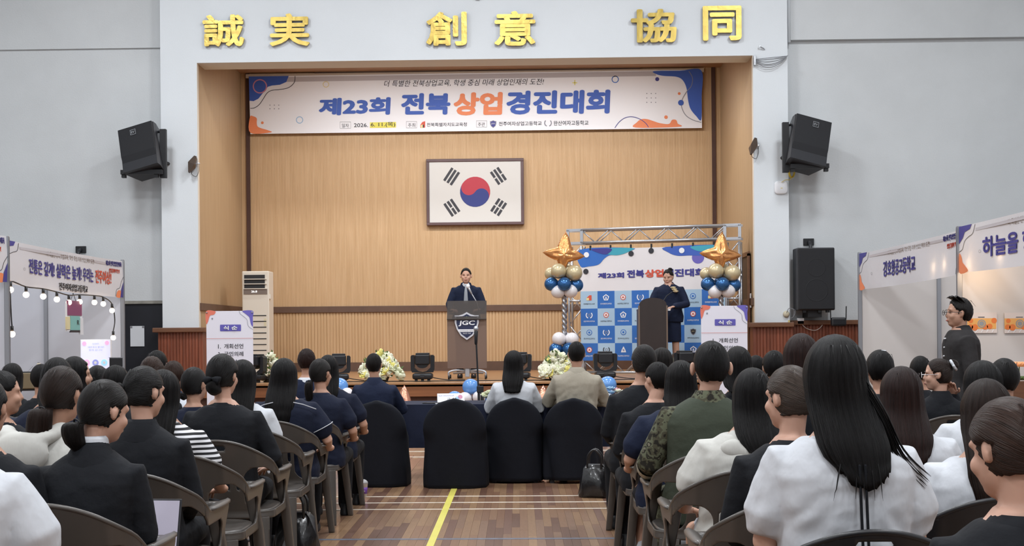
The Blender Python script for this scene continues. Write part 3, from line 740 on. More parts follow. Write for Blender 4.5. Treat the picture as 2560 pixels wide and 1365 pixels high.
# ------------------------------------------------------------------ order-of-ceremony boards
def board(x0, y0, x1, y1, Y, lab, lines):
    a = P(x0, y1, Y); b = P(x1, y0, Y); hw = (b.x - a.x) / 2; h = b.z - a.z
    e_ = empty('programme_board', ((a.x + b.x) / 2, Y, a.z), 0, lab, 'sign', 'programme boards beside the stage')
    bot = -a.z + .02
    ob('board_panel', bx((-hw, 0, bot + .05), (hw, .012, h), .002), mat('board_print_white', 'E2E1EC', .5), e_)
    fc = Face((-hw, 0, 0), (1, 0, 0), (0, 0, 1), (0, -1, 0), e_)
    W = 2 * hw; q = lambda L: [(u * W, h - v * W) for u, v in L]
    fc.poly(q(catmull([(.0, 0), (.19, 0), (.19, .05), (.15, .08), (.09, .09), (.06, .15), (.04, .22), (0, .27)], 4)), mat('board_coral', 'E07A66', .5), 'corner_blob', .003)
    fc.poly(q(catmull([(.78, 0), (.84, .06), (.92, .13), (.94, .2), (.96, .29), (1, .33), (1, .15), (1, 0)], 4)), K_vio, 'corner_blob', .003)
    fc.line(q([(.71, 0), (.73, .06), (.83, .14), (.88, .2), (.9, .32), (1, .4)]), .005, K_grey)
    fc.disc(.13 * W, h - .16 * W, .012, K_grey)
    fc.poly(q([(.3, .29), (.74, .29), (.745, .31), (.745, .41), (.74, .43), (.3, .43), (.295, .41), (.295, .31)]), mat('board_label_violet', '5E58AE', .5), 'title_label', .003)
    fc.text('식 순', .37 * W, h - .405 * W, .67 * W, h - .315 * W, M_white, lift=.006, bold=.03)
    fc.line(q([(0, .585), (1, .585)]), .006, mat('board_rule', 'D99A98', .5), smooth=False)
    for i, t in enumerate(lines):
        z = h - (.8 + i * .165) * W
        fc.text('%d.' % (i + 1), .25 * W, z, .31 * W, z + .09 * W, K_ink, off=.008, lift=.004); fc.text(t, .38 * W, z, .79 * W, z + .1 * W, K_ink, off=.012, lift=.004)
    for sx in (-1, 1):
        ob('leg', bx((sx * hw * .8 - .02, .012, bot - .02), (sx * hw * .8 + .02, .03, h * .8)), M_steel, e_)
        ob('foot', bx((sx * hw * .8 - .02, -.2, bot - .02), (sx * hw * .8 + .02, .3, bot)), M_steel, e_)
        bm = BM(); tube(bm, [(sx * hw * .97, -.008, h - .02), (sx * hw * .97, 0, h - .02)], .012, 8); ob('clip', bm, M_steel, e_)
board(517, 777, 632, 960, 18.0, 'white programme board on the left in front of the air conditioner', ['개회선언', '국민의례', '내빈소개'])
board(1754, 764, 1868, 950, 18.0, 'white programme board on the right under the star balloon', ['개회선언', '국민의례', '내빈소개'])
# ------------------------------------------------------------------ truss backdrop (slightly turned)
M_tr = mat('polished_truss_aluminium', 'C3C6CC', .28, .8)
tA = P(1444, 930, 22.35); tB = P(1836, 925, 21.6)
tr = empty('truss_backdrop', (tA.x, tA.y, STG), math.atan2(tB.y - tA.y, tB.x - tA.x), 'aluminium truss frame holding the printed backdrop of blue squares on stage right', 'backdrop')
TW = math.hypot(tB.x - tA.x, tB.y - tA.y); TH = P(1444, 572, 22.35).z - STG; q_ = .11
def bar(name, a, b, r, seg=6):
    bm = BM(); cyl(bm, a, b, r, seg); return ob(name, bm, M_tr, tr, True)
def tower(x, z0, z1, nm):
    for sx in (-q_, q_):
        for sy in (-q_, q_): bar('chord', (x + sx, sy, z0), (x + sx, sy, z1), .022, 8)
    n = int((z1 - z0) / .24); s = (z1 - z0) / n
    for i in range(n):
        z = z0 + i * s; a, b = (-q_, q_) if i % 2 else (q_, -q_)
        bar('lattice_bar', (x + a, -q_, z), (x + b, -q_, z + s), .011, 5)
        bar('lattice_bar', (x + q_, a, z), (x + q_, b, z + s), .011, 5)
        if i % 2 == 0: bar('lattice_bar', (x - a, q_, z), (x - b, q_, z + s), .011, 5)
def beam(x0, x1, z):
    for sz in (-q_, q_):
        for sy in (-q_, q_): bar('chord', (x0, sy, z + sz), (x1, sy, z + sz), .024, 8)
    n = int((x1 - x0) / .24); s = (x1 - x0) / n
    for i in range(n):
        x = x0 + i * s; a, b = (-q_, q_) if i % 2 else (q_, -q_)
        bar('lattice_bar', (x, -q_, z + a), (x + s, -q_, z + b), .011, 5)
        if i % 2: bar('lattice_bar', (x, q_, z + a), (x + s, q_, z + b), .011, 5)
for x in (0, TW):
    tower(x, .02, TH - .3, '')
    for z in (TH - .14, .13):
        for sz in (-q_, q_):
            for sy in (-q_, q_):
                ob('corner_plate', bx((x - q_ - .03, sy - .02, z + sz - .02), (x + q_ + .03, sy + .02, z + sz + .02)), M_tr, tr)
        for sx in (-q_ - .01, q_ + .01): ob('corner_plate', bx((x + sx - .025, -q_ - .02, z - q_), (x + sx + .025, -q_ + .02, z + q_)), M_tr, tr)
    ob('foot_plate', bx((x - .15, -.15, .0), (x + .15, .15, .02)), M_tr, tr)
    bar('joint_bar', (x - q_, -q_, TH * .5), (x + q_, -q_, TH * .5), .02, 8)
beam(q_, TW - q_, TH - .14); beam(q_, TW - q_, .13)
BX0, BX1 = .10, TW - .12; BZt, BZb = TH - .36, .22
ob('printed_sheet', bx((BX0, -q_ - .035, BZb), (BX1, -q_ - .03, BZt)), mat('backdrop_white', 'E6E2E4', .5), tr)
bf = Face((BX0, -q_ - .035, BZb), (1, 0, 0), (0, 0, 1), (0, -1, 0), tr)
BW, BH = BX1 - BX0, BZt - BZb
K_lb = mat('square_pale_blue', 'A9C6DE', .5); K_db = mat('square_blue', '2F6CBC', .5)
cell = BW / 8.3; cb = .0
K_em = [K_red, K_indigo, K_grey, M_white, K_ink, K_green, K_or]
NAMES = ['전북특별자치도교육청', '전주여자상업고등학교', '완산여자고등학교', '한국전통문화고등학교', '군산여자상업고등학교', '덕암정보고등학교', '남원제일고등학교']
for j in range(4):
    for i in range(9):
        x0 = i * cell; x1 = min(x0 + cell, BW); z1 = cell * (4 - j); z0 = z1 - cell
        if x1 - x0 < .03: continue
        dark = (i + j) % 2 == 1
        bf.poly([(x0, z0 + .0), (x1, z0), (x1, z1), (x0, z1)], K_db if dark else K_lb, 'printed_square', .003)
        if x1 - x0 < cell * .8: continue
        cx, cz = (x0 + x1) / 2, z0 + cell * .62; k = (i * 3 + j * 2 + (i * j) % 3) % 7; m1 = M_white if dark else K_ink; r_ = cell * .15
        if k == 0:
            bf.poly([(cx - r_, cz), (cx + r_ * .2, cz + r_), (cx + r_, cz + r_), (cx + r_, cz - r_), (cx - r_, cz - r_)], K_red, 'emblem', .006); bf.poly([(cx - r_, cz - r_), (cx, cz - r_), (cx, cz), (cx - r_, cz)], K_pale, 'emblem', .008)
        elif k == 1: shield(bf, cx, cz, r_ * 2.2, M_white if dark else K_grey, K_ink, .006, 1); bf.text('JGC', cx - r_ * .5, cz - r_ * .1, cx + r_ * .5, cz + r_ * .3, K_pale, lift=.012)
        elif k == 2: laurel(bf, cx, cz, r_ * 1.2, m1, up=1); bf.disc(cx, cz, r_ * .45, K_grey, ring=.01)
        elif k == 3: bf.line([(cx + r_ * 1.1 * math.sin(t), cz + r_ * 1.1 * math.cos(t)) for t in [2 * PI * a / 5 for a in range(5)]], .018, m1, 'emblem', .006, False, True); bf.poly([(cx - r_ * .4, cz - r_ * .5), (cx + r_ * .4, cz - r_ * .5), (cx, cz + r_ * .6)], m1, 'emblem', .006)
        elif k == 4: bf.disc(cx, cz, r_ * 1.1, K_royal if not dark else M_white, 'emblem', .006); bf.disc(cx, cz, r_ * .85, K_lb, 'emblem', .008); bf.disc(cx, cz, r_ * .4, K_royal, 'emblem', .01)
        elif k == 5: bf.poly([(cx - r_, cz - r_), (cx + r_, cz - r_), (cx + r_ * .7, cz), (cx, cz + r_ * 1.3), (cx - r_ * .7, cz)], m1, 'emblem', .006); bf.text('N', cx - r_ * .3, cz - r_ * .6, cx + r_ * .3, cz + r_ * .3, K_indigo if dark else M_white, lift=.009, off=.02)
        else: bf.disc(cx, cz, r_ * 1.05, K_or if (i + j) % 4 < 2 else K_red, 'emblem', .006); bf.disc(cx, cz, r_ * .8, M_white, 'emblem', .008); bf.poly([(cx - r_ * .5, cz - r_ * .3), (cx + r_ * .5, cz - r_ * .3), (cx, cz + r_ * .6)], K_red, 'emblem', .01)
        bf.text(NAMES[k], x0 + cell * .17, z0 + cell * .22, x1 - cell * .17, z0 + cell * .31, m1, off=.01, res=1)
top = lambda L: [(u * BW, BH - v * BH) for u, v in L]
bf.poly(top(catmull([(0, 0), (.37, 0), (.33, .035), (.27, .06), (.21, .06), (.17, .09), (.13, .14), (.06, .155), (0, .15)], 4)), K_royal, 'wave_blob', .004)
bf.poly(top(catmull([(.1, 0), (.37, 0), (.33, .04), (.27, .06), (.21, .055), (.16, .03)], 4)), K_teal, 'wave_blob', .006); bf.poly(top(catmull([(.08, 0), (.22, 0), (.205, .04), (.17, .05), (.12, .03)], 4)), K_indigo, 'wave_blob', .008)
bf.poly(top(catmull([(.6, 0), (.62, .05), (.68, .08), (.76, .08), (.83, .085), (.9, .09), (1, .11), (1, 0)], 4)), K_blue, 'wave_blob', .004)
bf.poly(top(catmull([(.78, 0), (.8, .035), (.86, .05), (.93, .05), (1, .06), (1, 0)], 4)), K_teal, 'wave_blob', .006); bf.disc(.82 * BW, BH * .9, .1, K_vio, 'printed_dot', .003)
for u, v, m_ in ((.045, .05, M_white), (.36, .05, K_ink), (.04, .2, K_ink), (.71, .035, M_white), (.5, .03, K_ink)): bf.disc(u * BW, BH * (1 - v), .045, m_, lift=.012)
tz = lambda v: BH * (1 - v)
bf.text('제23회', .125 * BW, tz(.265), .31 * BW, tz(.215), K_indigo, bold=.045); bf.text('전북', .33 * BW, tz(.265), .45 * BW, tz(.195), K_indigo, bold=.045)
bf.text('상업', .455 * BW, tz(.265), .585 * BW, tz(.195), K_red, bold=.045); bf.text('경진대회', .59 * BW, tz(.265), .86 * BW, tz(.195), K_indigo, bold=.045)
for i in range(7):
    for z in (BZt,): ob('tie', bx((BX0 + BW * (i + .5) / 7 - .012, -q_ - .04, z - .02), (BX0 + BW * (i + .5) / 7 + .012, -q_ - .0, z + .06)), M_black, tr)
# ------------------------------------------------------------------ balloons
B_gold = mat('chrome_gold_balloon', 'CDBD98', .3, .3); B_blue = mat('chrome_blue_balloon', '35659C', .24, .55); B_white = mat('pearl_white_balloon', 'E2DEE0', .35, coat=.4)
B_sky = mat('pearl_sky_balloon', '5C93D6', .3, coat=.5); B_star = mat('rose_gold_foil', 'D9985F', .25, .8, bump=(9, .5, .03)); B_rose = mat('rose_gold_foil_pink', 'DD9A80', .22, .9, bump=(9, .4, .02))
def balloon_me(m, r=1, seg=20):
    bm = BM(); prof = []
    for i in range(13):
        t = PI * i / 12; z = math.cos(t); k = math.sin(t)
        if z < 0: z *= 1.12
        prof.append((max(k, .012), z))
    prof += [(.05, -1.16), (.075, -1.22), (.02, -1.2)]
    lathe(bm, prof[::-1] if False else prof, (0, 0, 0), seg); me = mesh(bm, True); me.materials.append(m); return me
BME = {k: balloon_me(m) for k, m in (('gold', B_gold), ('blue', B_blue), ('white', B_white), ('sky', B_sky))}
def balloon(kind, p, r, parent, towards=None):
    o = link('balloon', BME[kind], None, parent, p); o.scale = (r, r, r)
    if towards is not None:
        d = (Vector(p) - Vector(towards)); o.rotation_euler = d.to_track_quat('Z', 'Y').to_euler()
    return o
def star4(name, parent, loc, R1, tilt, m, depth=.2, arms=(1, 1, 1, 1)):
    """puffed four-point foil star"""
    bm = BM(); N = 48; rings = []
    for j in range(9):
        v = -1 + 2 * j / 8; rg = []
        for k in range(N):
            t = 2 * PI * k / N; a = (t % (PI / 2)) / (PI / 2); q = abs(a - .0) if a < .5 else 1 - a
            rr = .47 + .53 * (1 - min(1, q * 2)) ** 1.9
            rr *= arms[int(((t + PI / 4) % (2 * PI)) / (PI / 2))]
            s = (1 - abs(v) ** 1.6)
            f_ = .06 + .94 * (1 - abs(v) ** 2.2) if abs(v) < 1 else .02
            rg.append(bm.verts.new((R1 * rr * f_ * math.cos(t), R1 * depth * math.copysign(abs(v) ** .8, v) * (1 - .55 * max(0, rr - .4)), R1 * rr * f_ * math.sin(t))))
        rings.append(rg)
    join(bm, rings); o = ob(name, bm, m, parent, True, loc); o.rotation_euler = tilt; return o
def column(px, Y, base, label, k):
    zz = lambda y: PZ(px, y, Y) - STG
    p = P(px, base, Y); e_ = empty('balloon_column', (p.x, Y, STG + .005), 0, label, 'balloon column', 'star-topped balloon columns on the stage')
    star4('foil_star', e_, (.0, 0, zz(637)), .33, (0, R(4 if k else 6), 0), B_star, .36, (1, 1.08, 1, .9))
    for a, y, dx, dy, r in (('gold', 679, -.09, -.12, .118), ('gold', 684, .16, -.08, .123), ('gold', 676, .04, .14, .118), ('gold', 684, -.2, .1, .1), ('blue', 711, -.2, -.06, .107), ('blue', 712, .0, -.16, .107), ('blue', 714, .19, -.02, .107), ('blue', 711, 0, .15, .107), ('white', 730, -.1, -.08, .105), ('white', 729, .1, -.07, .105), ('white', 731, 0, .1, .105)):
        if k: dx = dx * 1.05
        q = (dx, dy, zz(y)); balloon(a, q, r, e_, (0, 0, zz(y) - .02))
    pts = [(.004 * math.sin(i), 0, zz(740) + (zz(850) - zz(740)) * i / 8) for i in range(9)]
    bm = BM(); n = 60; rings = []
    for i in range(n + 1):
        z = zz(740) + (zz(900) - zz(740)) * i / n; ph = i * .42
        rings.append([bm.verts.new((math.cos(t) * (.036 + .007 * math.cos(3 * (t - ph))), math.sin(t) * (.036 + .007 * math.cos(3 * (t - ph))), z)) for t in [2 * PI * a / 18 for a in range(18)]])
    join(bm, rings); ob('twisted_stem', bm, mat('silver_foil_balloon', 'A9A9AE', .22, .9), e_, True)
    for a, y, dx, dy, r in (('white', 848, -.09, -.1, .107), ('white', 849, .11, -.08, .105), ('white', 848, .02, .11, .105), ('blue', 874, -.14, -.1, .105), ('blue', 874, .06, -.15, .105), ('blue', 874, .17, .05, .105), ('gold', 903, -.02, -.12, .125), ('gold', 903, .16, .05, .12), ('gold', 905, -.15, .08, .12)):
        balloon(a, (dx, dy, zz(y)), r, e_, (0, 0, zz(y) - .02))
    ob('base_plate', bx((-.16, -.16, -.005), (.16, .16, .02), .005), M_white, e_)
column(1412, 20.4, 925, 'balloon column left of the truss backdrop, gold star on top', 0)
column(1804, 20.4, 925, 'balloon column before the right end of the truss backdrop', 1)
def cluster(px, py, Y, label, items):
    p = P(px, py, Y); e_ = empty('balloon_cluster', (p.x, Y, .0), 0, label, 'balloons', 'balloon clusters along the stage front')
    for kind, x, y, r, dy in items:
        q = P(x, y, Y + dy); balloon(kind, (q.x - p.x, dy, q.z), r, e_, (0, dy, q.z - .3) if kind == 'sky' and r > .13 else (0, .0, q.z))
    ob('weight_base', bx((-.1, -.1, 0), (.1, .1, .03), .01), M_white, e_); bm = BM(); tube(bm, [(0, 0, .02), (0, 0, .55)], .01, 6); ob('stick', bm, M_white, e_)
cluster(1178, 1000, 17.6, 'cluster of sky-blue and white balloons behind the table, middle of the stage front', [('sky', 1176, 967, .108, 0), ('sky', 1136, 996, .1, .05), ('sky', 1220, 994, .09, .05), ('white', 1162, 996, .085, -.12), ('white', 1198, 993, .085, -.12), ('white', 1180, 1018, .09, -.05)])
cluster(1520, 1000, 17.6, 'blue balloon over white balloons at the right end of the stage front', [('sky', 1520, 962, .115, 0), ('white', 1500, 993, .09, -.08), ('white', 1532, 992, .09, -.1), ('sky', 1545, 1000, .1, .08)])
cluster(848, 1000, 17.6, 'blue balloon over white balloons at the left end of the stage front', [('sky', 849, 966, .115, 0), ('white', 868, 985, .085, -.1), ('white', 835, 992, .09, -.08), ('sky', 820, 1000, .1, .08)])
for px, lb in ((1008, 'rose gold foil star tip before the stage, left of the table card'), (1355, 'rose gold foil star tip before the stage, between the two seated judges')):
    p = P(px, 1005, 17.5); e_ = empty('foil_star_balloon', (p.x, 17.5, 0), 0, lb, 'balloon', 'foil stars at the stage front')
    z_ = P(px, 966, 17.5).z
    star4('foil_star', e_, (0, 0, z_ - .34), .36, (0, R(3), 0), B_rose, .3); bm = BM(); tube(bm, [(0, 0, .01), (0, 0, z_ - .6)], .01, 6); ob('stick', bm, M_white, e_); ob('base', bx((-.08, -.08, 0), (.08, .08, .02)), M_white, e_)
# ------------------------------------------------------------------ moving-head lamps on the stage edge
mh = None
def moving_head():
    e_ = empty('moving_head_lamp')
    ob('base', bx((-.145, -.11, .03), (.145, .13, .12), .03), M_blackp, e_)
    for x in (-.09, 0, .09): ob('foot', bx((x - .02, -.08, 0), (x + .02, -.04, .03)), M_black, e_)
    ob('display', bx((-.03, -.115, .06), (.03, -.108, .1), .002), M_cab, e_)
    for s in (-1, 1):
        bm = BM(); pr = [(s * .17, .36), (s * .155, .38), (s * .12, .38), (s * .115, .33), (s * .115, .2), (s * .06, .15), (0, .14), (0, .125), (s * .15, .13), (s * .168, .17)]
        prism(bm, pr, lambda a, b: (a, -.06, b), (0, .12, 0)); ob('yoke_arm', bm, M_blackp, e_)
    ob('head', bx((-.105, -.12, .24), (.105, .16, .39), .02), M_blackp, e_)
    ob('head_cap', bx((-.095, -.10, .385), (.095, .12, .41), .008), M_black, e_)
    bm = BM(); pts = [(.085 * math.cos(t), -.1, .25 + .06 * math.sin(t)) for t in [PI + PI * i / 10 for i in range(11)]]
    prism(bm, [(a, c) for a, b, c in pts], lambda a, b: (a, -.1, b), (0, .2, 0)); ob('lens_ring', bm, M_blackp, e_)
    bm = BM(); tube(bm, catmull([(.1, .1, .06), (.25, .1, .03), (.4, .05, .015), (.6, .1, .015)], 5, False), .007, 6); ob('cable', bm, M_black, e_, True)
    return e_
mh = moving_head()
for i, (px, Y, lb) in enumerate(((1057, 18.98, 'black moving-head lamp between the white flowers and the acrylic lectern'), (847, 18.98, 'black moving-head lamp left of the suited judge at the stage edge'), (1300, 19.0, 'black moving-head lamp half hidden by the white-shirted judge'), (1513, 19.0, 'black moving-head lamp before the blue-square backdrop'), (637, 19.1, 'black moving-head lamp at the foot of the air conditioner'), (1712, 19.1, 'black moving-head lamp behind the right audience at the stage edge'))):
    o = mh if i == 0 else tree(mh)
    o.location = (PX(px, 940, Y), Y, STG + .006); tag(o, lb, 'stage lamp', 'moving-head lamps along the stage edge')
    if i: o.rotation_euler.z = (.15, -.1, .05, -.3, .1)[i - 1]
e_ = empty('stage_cable', (-2.6, 18.86, STG + .008), 0, 'thin black cable lying along the stage edge', 'cable')
bm = BM(); tube(bm, [(i * .1, .01 * math.sin(i * 1.7), .008) for i in range(60)], .007, 6); ob('cable_run', bm, M_black, e_, True); ob('plug', bx((5.9, -.02, 0), (5.98, .02, .03), .005), M_black, e_)
# ------------------------------------------------------------------ flowers
F_w = mat('ivory_petal', 'E8E6CF', .6, sheen=.2); F_y = mat('yellow_petal', 'E6DC7A', .6, sheen=.2); F_g = mat('flower_leaf', '5E7442', .6); F_c = mat('cream_petal', 'DCDFBE', .6)
def rose():
    bm = BM()
    for ring_, (n, r, z, tl) in enumerate(((5, .036, 0, .9), (5, .026, .008, .5), (3, .014, .014, .15))):
        for k in range(n):
            t = 2 * PI * (k + .5 * ring_) / n; M = Matrix.Rotation(t, 4, 'Z') @ Matrix.Translation((r * .6, 0, z)) @ Matrix.Rotation(tl, 4, 'Y')
            g = bmesh.ops.create_uvsphere(bm, u_segments=6, v_segments=4, radius=1)
            for v in g['verts']: v.co = M @ Vector((v.co.x * .008, v.co.y * r * .85, v.co.z * r * .8 + r * .5))
    return mesh(bm, True)
RM = rose()
def flowers(px, py, Y, label, hw, hz, n, seed):
    rd = random.Random(seed); p = P(px, py, Y); e_ = empty('flower_arrangement', (p.x, Y, STG + .006), 0, label, 'flowers', 'flower arrangements on the stage edge')
    bm = BM(); lathe(bm, [(.1, 0), (.13, .08), (.12, .1)], (0, 0, 0), 14); ob('basket', bm, mat('dark_basket', '3E3A30', .7), e_)
    for i in range(n):
        a = rd.uniform(-1, 1); t = rd.random(); x = a * hw * (1 - .35 * t); z = .06 + t * hz * (1 - .5 * a * a) ; y = -.12 * (1 - t) + rd.uniform(-.06, .03)
        me = RM; o = link('blossom', me, rd.choice((F_w, F_w, F_c, F_y)), e_, (x, y, z)) if me.materials else link('blossom', me, F_w, e_, (x, y, z))
        o.scale = (1.05 + rd.random() * .6,) * 3; o.rotation_euler = (R(rd.uniform(20, 80)), R(rd.uniform(-30, 30)), rd.random() * 6)
    bm = BM()
    for i in range(80):
        a = rd.uniform(-1, 1); t = rd.random(); c = Vector((a * hw * 1.02 * (1 - .35 * t), rd.uniform(-.1, .08), .05 + t * hz * 1.12 * (1 - .4 * a * a)))
        d = Vector((rd.uniform(-1, 1), rd.uniform(-.6, .3), rd.uniform(.2, 1))).normalized() * rd.uniform(.05, .09); s = d.cross(Vector((0, 1, 0))).normalized() * .014
        bm.faces.new([bm.verts.new(c), bm.verts.new(c + d * .5 + s), bm.verts.new(c + d), bm.verts.new(c + d * .5 - s)])
    o = ob('leaves', bm, F_g, e_); o['kind'] = 'stuff'
RM.materials.append(F_w)
flowers(952, 950, 19.0, 'white and yellow flower arrangement behind the suited judge', .33, .34, 75, 1)
flowers(1392, 950, 19.0, 'white and yellow flower arrangement at the foot of the left balloon column', .25, .32, 60, 2)
flowers(1668, 950, 19.2, 'small white flower arrangement beside the dark wooden lectern', .12, .16, 12, 3)
flowers(676, 950, 19.3, 'flower arrangement right of the air conditioner, only its tips showing', .14, .34, 16, 4)
# ------------------------------------------------------------------ acrylic lectern
YL = 19.75
M_acr = mat('smoked_frosted_acrylic', '7F6A60', .5, alpha=.78, spec=.3); M_acr2 = mat('smoked_clear_acrylic', '4E4845', .6, alpha=.72, spec=.15); M_sil = mat('silver_painted_metal', 'B4B6BC', .35, .5)
a = P(1119, 948, YL); b = P(1216, 752, YL); hw = (b.x - a.x) / 2; H_ = b.z - STG
lc = empty('acrylic_lectern', ((a.x + b.x) / 2, YL, STG + .006), 0, 'smoked acrylic lectern with a shield crest in the middle of the stage', 'lectern')
ob('front_panel', bx((-hw, -.01, .16), (hw, .0, H_ - .27), .004), M_acr, lc)
bm = BM(); prism(bm, [(-.06, H_ - .28), (-.05, H_ - .29), (.12, H_), (.11, H_)], lambda u, v: (-hw + .0, u, v), (2 * hw, 0, 0)); ob('top_panel', bm, M_acr2, lc)
ob('reading_shelf', bx((-hw + .02, .1, H_ - .2), (hw - .02, .45, H_ - .185), .004), M_acr, lc)
ob('column', bx((-.05, .03, .1), (.05, .13, H_ - .2), .02), M_sil, lc); ob('column_cover', bx((-.035, -.0, .03), (.035, .05, .2), .01), M_sil, lc)
for s in (-1, 1):
    bm = BM(); tube(bm, catmull([(0, .06, .12), (s * .16, .0, .135), (s * .27, -.03, .11), (s * .275, -.03, .05)], 4, False), .017, 6); ob('foot_arm', bm, M_sil, lc, True)
    bm = BM(); tube(bm, [(0, .1, .1), (s * .22, .4, .08)], .018, 6); ob('foot_arm', bm, M_sil, lc, True)
    for y in (-.03, .4):
        bm = BM(); cyl(bm, (s * .262, y, .03), (s * .288, y, .03), .03, 12); ob('caster', bm, M_cab, lc, True)
cf = Face((0, -.012, 0), (1, 0, 0), (0, 0, 1), (0, -1, 0), lc)
zc = PZ(1167, 815, YL) - STG; w_ = .36
def shp(k, n=4): return [(x * w_ * k, zc + z * w_ * k) for x, z in ((0, .56), (.16, .47), (.34, .42), (.5, .42), (.5, .12), (.42, -.15), (.25, -.42), (0, -.6), (-.25, -.42), (-.42, -.15), (-.5, .12), (-.5, .42), (-.34, .42), (-.16, .47))]
bm = BM(); prism(bm, shp(1), lambda a, b: (a, -.012, b), (0, -.02, 0)); ob('crest_plate', bm, mat('crest_silver', 'D4D5DC', .35, .3), lc)
cf.poly(shp(.86), mat('crest_navy', '252C4C', .4), 'crest_field', .022)
cf.text('JGC', -.125, zc - .01, .125, zc + .075, M_white, bold=.03, lift=.025, shear=.1)
cf.poly([(-.13, zc - .055), (.13, zc - .055), (.125, zc - .095), (-.125, zc - .095)], M_white, 'crest_band', .024)
cf.text('전주여자상업고등학교', -.11, zc - .088, .11, zc - .064, K_grey, lift=.027); cf.text('SINCE 1969', -.06, zc - .125, .06, zc - .108, M_white, lift=.025)
for ang in (-.7, 0, .7): cf.poly([(0, zc + .09), (math.sin(ang) * .03 - .01 * math.cos(ang), zc + .09 + math.cos(ang) * .03), (math.sin(ang) * .055, zc + .09 + math.cos(ang) * .055), (math.sin(ang) * .03 + .01 * math.cos(ang), zc + .09 + math.cos(ang) * .03)], mat('crest_leaf', '7F9A6A', .5), 'crest_leaf', .025)
e_ = empty('lectern_microphone', (lc.location.x + .19, YL + .2, STG + H_ - .178), 0, 'silver gooseneck microphone leaning towards the speaking man', 'microphone')
bm = BM(); tube(bm, [(0, 0, 0), (-.05, -.0, .17), (-.125, .0, .30)], .008, 8); ob('gooseneck', bm, M_sil, e_, True)
bm = BM(); tube(bm, [(-.12, 0, .29), (-.165, 0, .38)], [.012, .02], 10); ob('body', bm, M_steel, e_, True); bm = BM(); ell(bm, (-.175, 0, .405), (.03, .03, .034), 12, 8); ob('head_grille', bm, M_white, e_, True)
ob('base', bx((-.08, -.06, -.0), (.1, .06, .025), .01), M_blackp, e_)
# ------------------------------------------------------------------ dark wooden lectern with hostess
YH = 20.3
M_dkw = mat('dark_stained_wood', '2B211F', .45, var=(6, .15), stretch=(1, 1, .3)); M_dkf = mat('lectern_edge', '6B5A4E', .4)
a = P(1599, 930, YH); b = P(1667, 745, YH); hw = (b.x - a.x) / 2; H2 = b.z - STG
l2 = empty('wooden_lectern', ((a.x + b.x) / 2, YH, STG + .006), R(0), 'dark wooden lectern with an arched front before the blue-square backdrop', 'lectern')
arch = [(-hw, 0), (hw, 0), (hw, H2 - .13)] + [(hw * math.cos(t), H2 - .13 + .13 * math.sin(t) ** .8) for t in [PI * i / 12 for i in range(1, 12)]] + [(-hw, H2 - .13)]
bm = BM(); prism(bm, arch, lambda a, b: (a, 0, b), (0, .03, 0)); ob('front_panel', bm, M_dkw, l2)
for s in (-1, 1): ob('edge_strip', bx((s * hw - .012, -.006, 0), (s * hw + .012, .035, H2 - .12)), M_dkf, l2)
ob('side_panel', bx((hw - .02, .03, 0), (hw, .42, H2 - .2)), M_dkw, l2); ob('side_panel', bx((-hw, .03, 0), (-hw + .02, .42, H2 - .2)), M_dkw, l2); ob('shelf', bx((-hw, .03, H2 - .2), (hw, .44, H2 - .17)), M_dkw, l2)
ob('name_plate', bx((hw + .0, .02, H2 - .2), (hw + .055, .05, H2 - .17)), M_paper, l2)
e_ = empty('lectern_microphone', (l2.location.x + .17, YH + .2, STG + H2 - .16), 0, 'thin black gooseneck microphone with a white foam tip at the wooden lectern', 'microphone')
bm = BM(); tube(bm, [(0, 0, 0), (.0, 0, .1), (.07, .05, .2), (.16, .08, .26)], .007, 6); ob('gooseneck', bm, M_black, e_, True); bm = BM(); ell(bm, (-.1, -.02, .05), (.035, .035, .035), 12, 8); tube(bm, [(-.1, 0, 0), (0, 0, 0)], .008, 6); ob('foam_tip', bm, M_white, e_, True)
ob('base', bx((-.05, -.05, -.008), (.05, .05, .01)), M_black, e_)
# ------------------------------------------------------------------ judges' table and its things
M_cloth = mat('navy_table_cloth', '1A2035', .8, var=(8, .08), bump=(30, .15, .01), spec=.3)
YT0, YT1 = 12.35, 13.05; TZ = .705
tb = empty('judges_table', (-.2, (YT0 + YT1) / 2, 0), 0, 'long table under a navy cloth between the audience and the stage', 'table')
bm = BM(); x0, x1 = P(860, 1000, YT0).x + .2, P(1660, 1000, YT0).x + .2; nn = 90; rg = []
for zi, (z, f_) in enumerate(((.30, 1), (.5, .7), (TZ - .03, .15), (TZ, 0))):
    r_ = []
    for i in range(nn + 1):
        x = x0 + (x1 - x0) * i / nn; r_.append(bm.verts.new((x, YT0 - tb.location.y - .01 - f_ * (.008 + .012 * math.sin(i * .9) * math.sin(i * .31)), z)))
    rg.append(r_)
join(bm, rg, False, False); ob('cloth_drape', bm, M_cloth, tb, True)
ob('table_top', bx((x0, YT0 - tb.location.y, TZ - .02), (x1, YT1 - tb.location.y, TZ), .006), M_cloth, tb)
for x in (x0 + .3, 0, x1 - .3):
    for y in (-.28, .28): ob('leg', bx((x - .02, y - .02, 0), (x + .02, y + .02, TZ - .02)), M_steel, tb)
for k, px in enumerate((1335, 1378, 1062)):
    pass
def on_table(px, y=12.75): return (PX(px, 1000, y), y, TZ + .001)
e_ = empty('name_card', on_table(1127, 12.7), R(6), 'white folded name card on the navy table', 'name card')
bm = BM(); prism(bm, [(-.05, 0), (0, .085), (.05, 0), (.045, 0), (0, .078), (-.045, 0)], lambda u, v: (-.13, u, v), (.26, 0, 0)); ob('folded_card', bm, M_white, e_)
nf = Face((0, -.05, 0), (1, 0, 0), Vector((0, .05, .085)).normalized(), Vector((0, -.085, .05)).normalized(), e_)
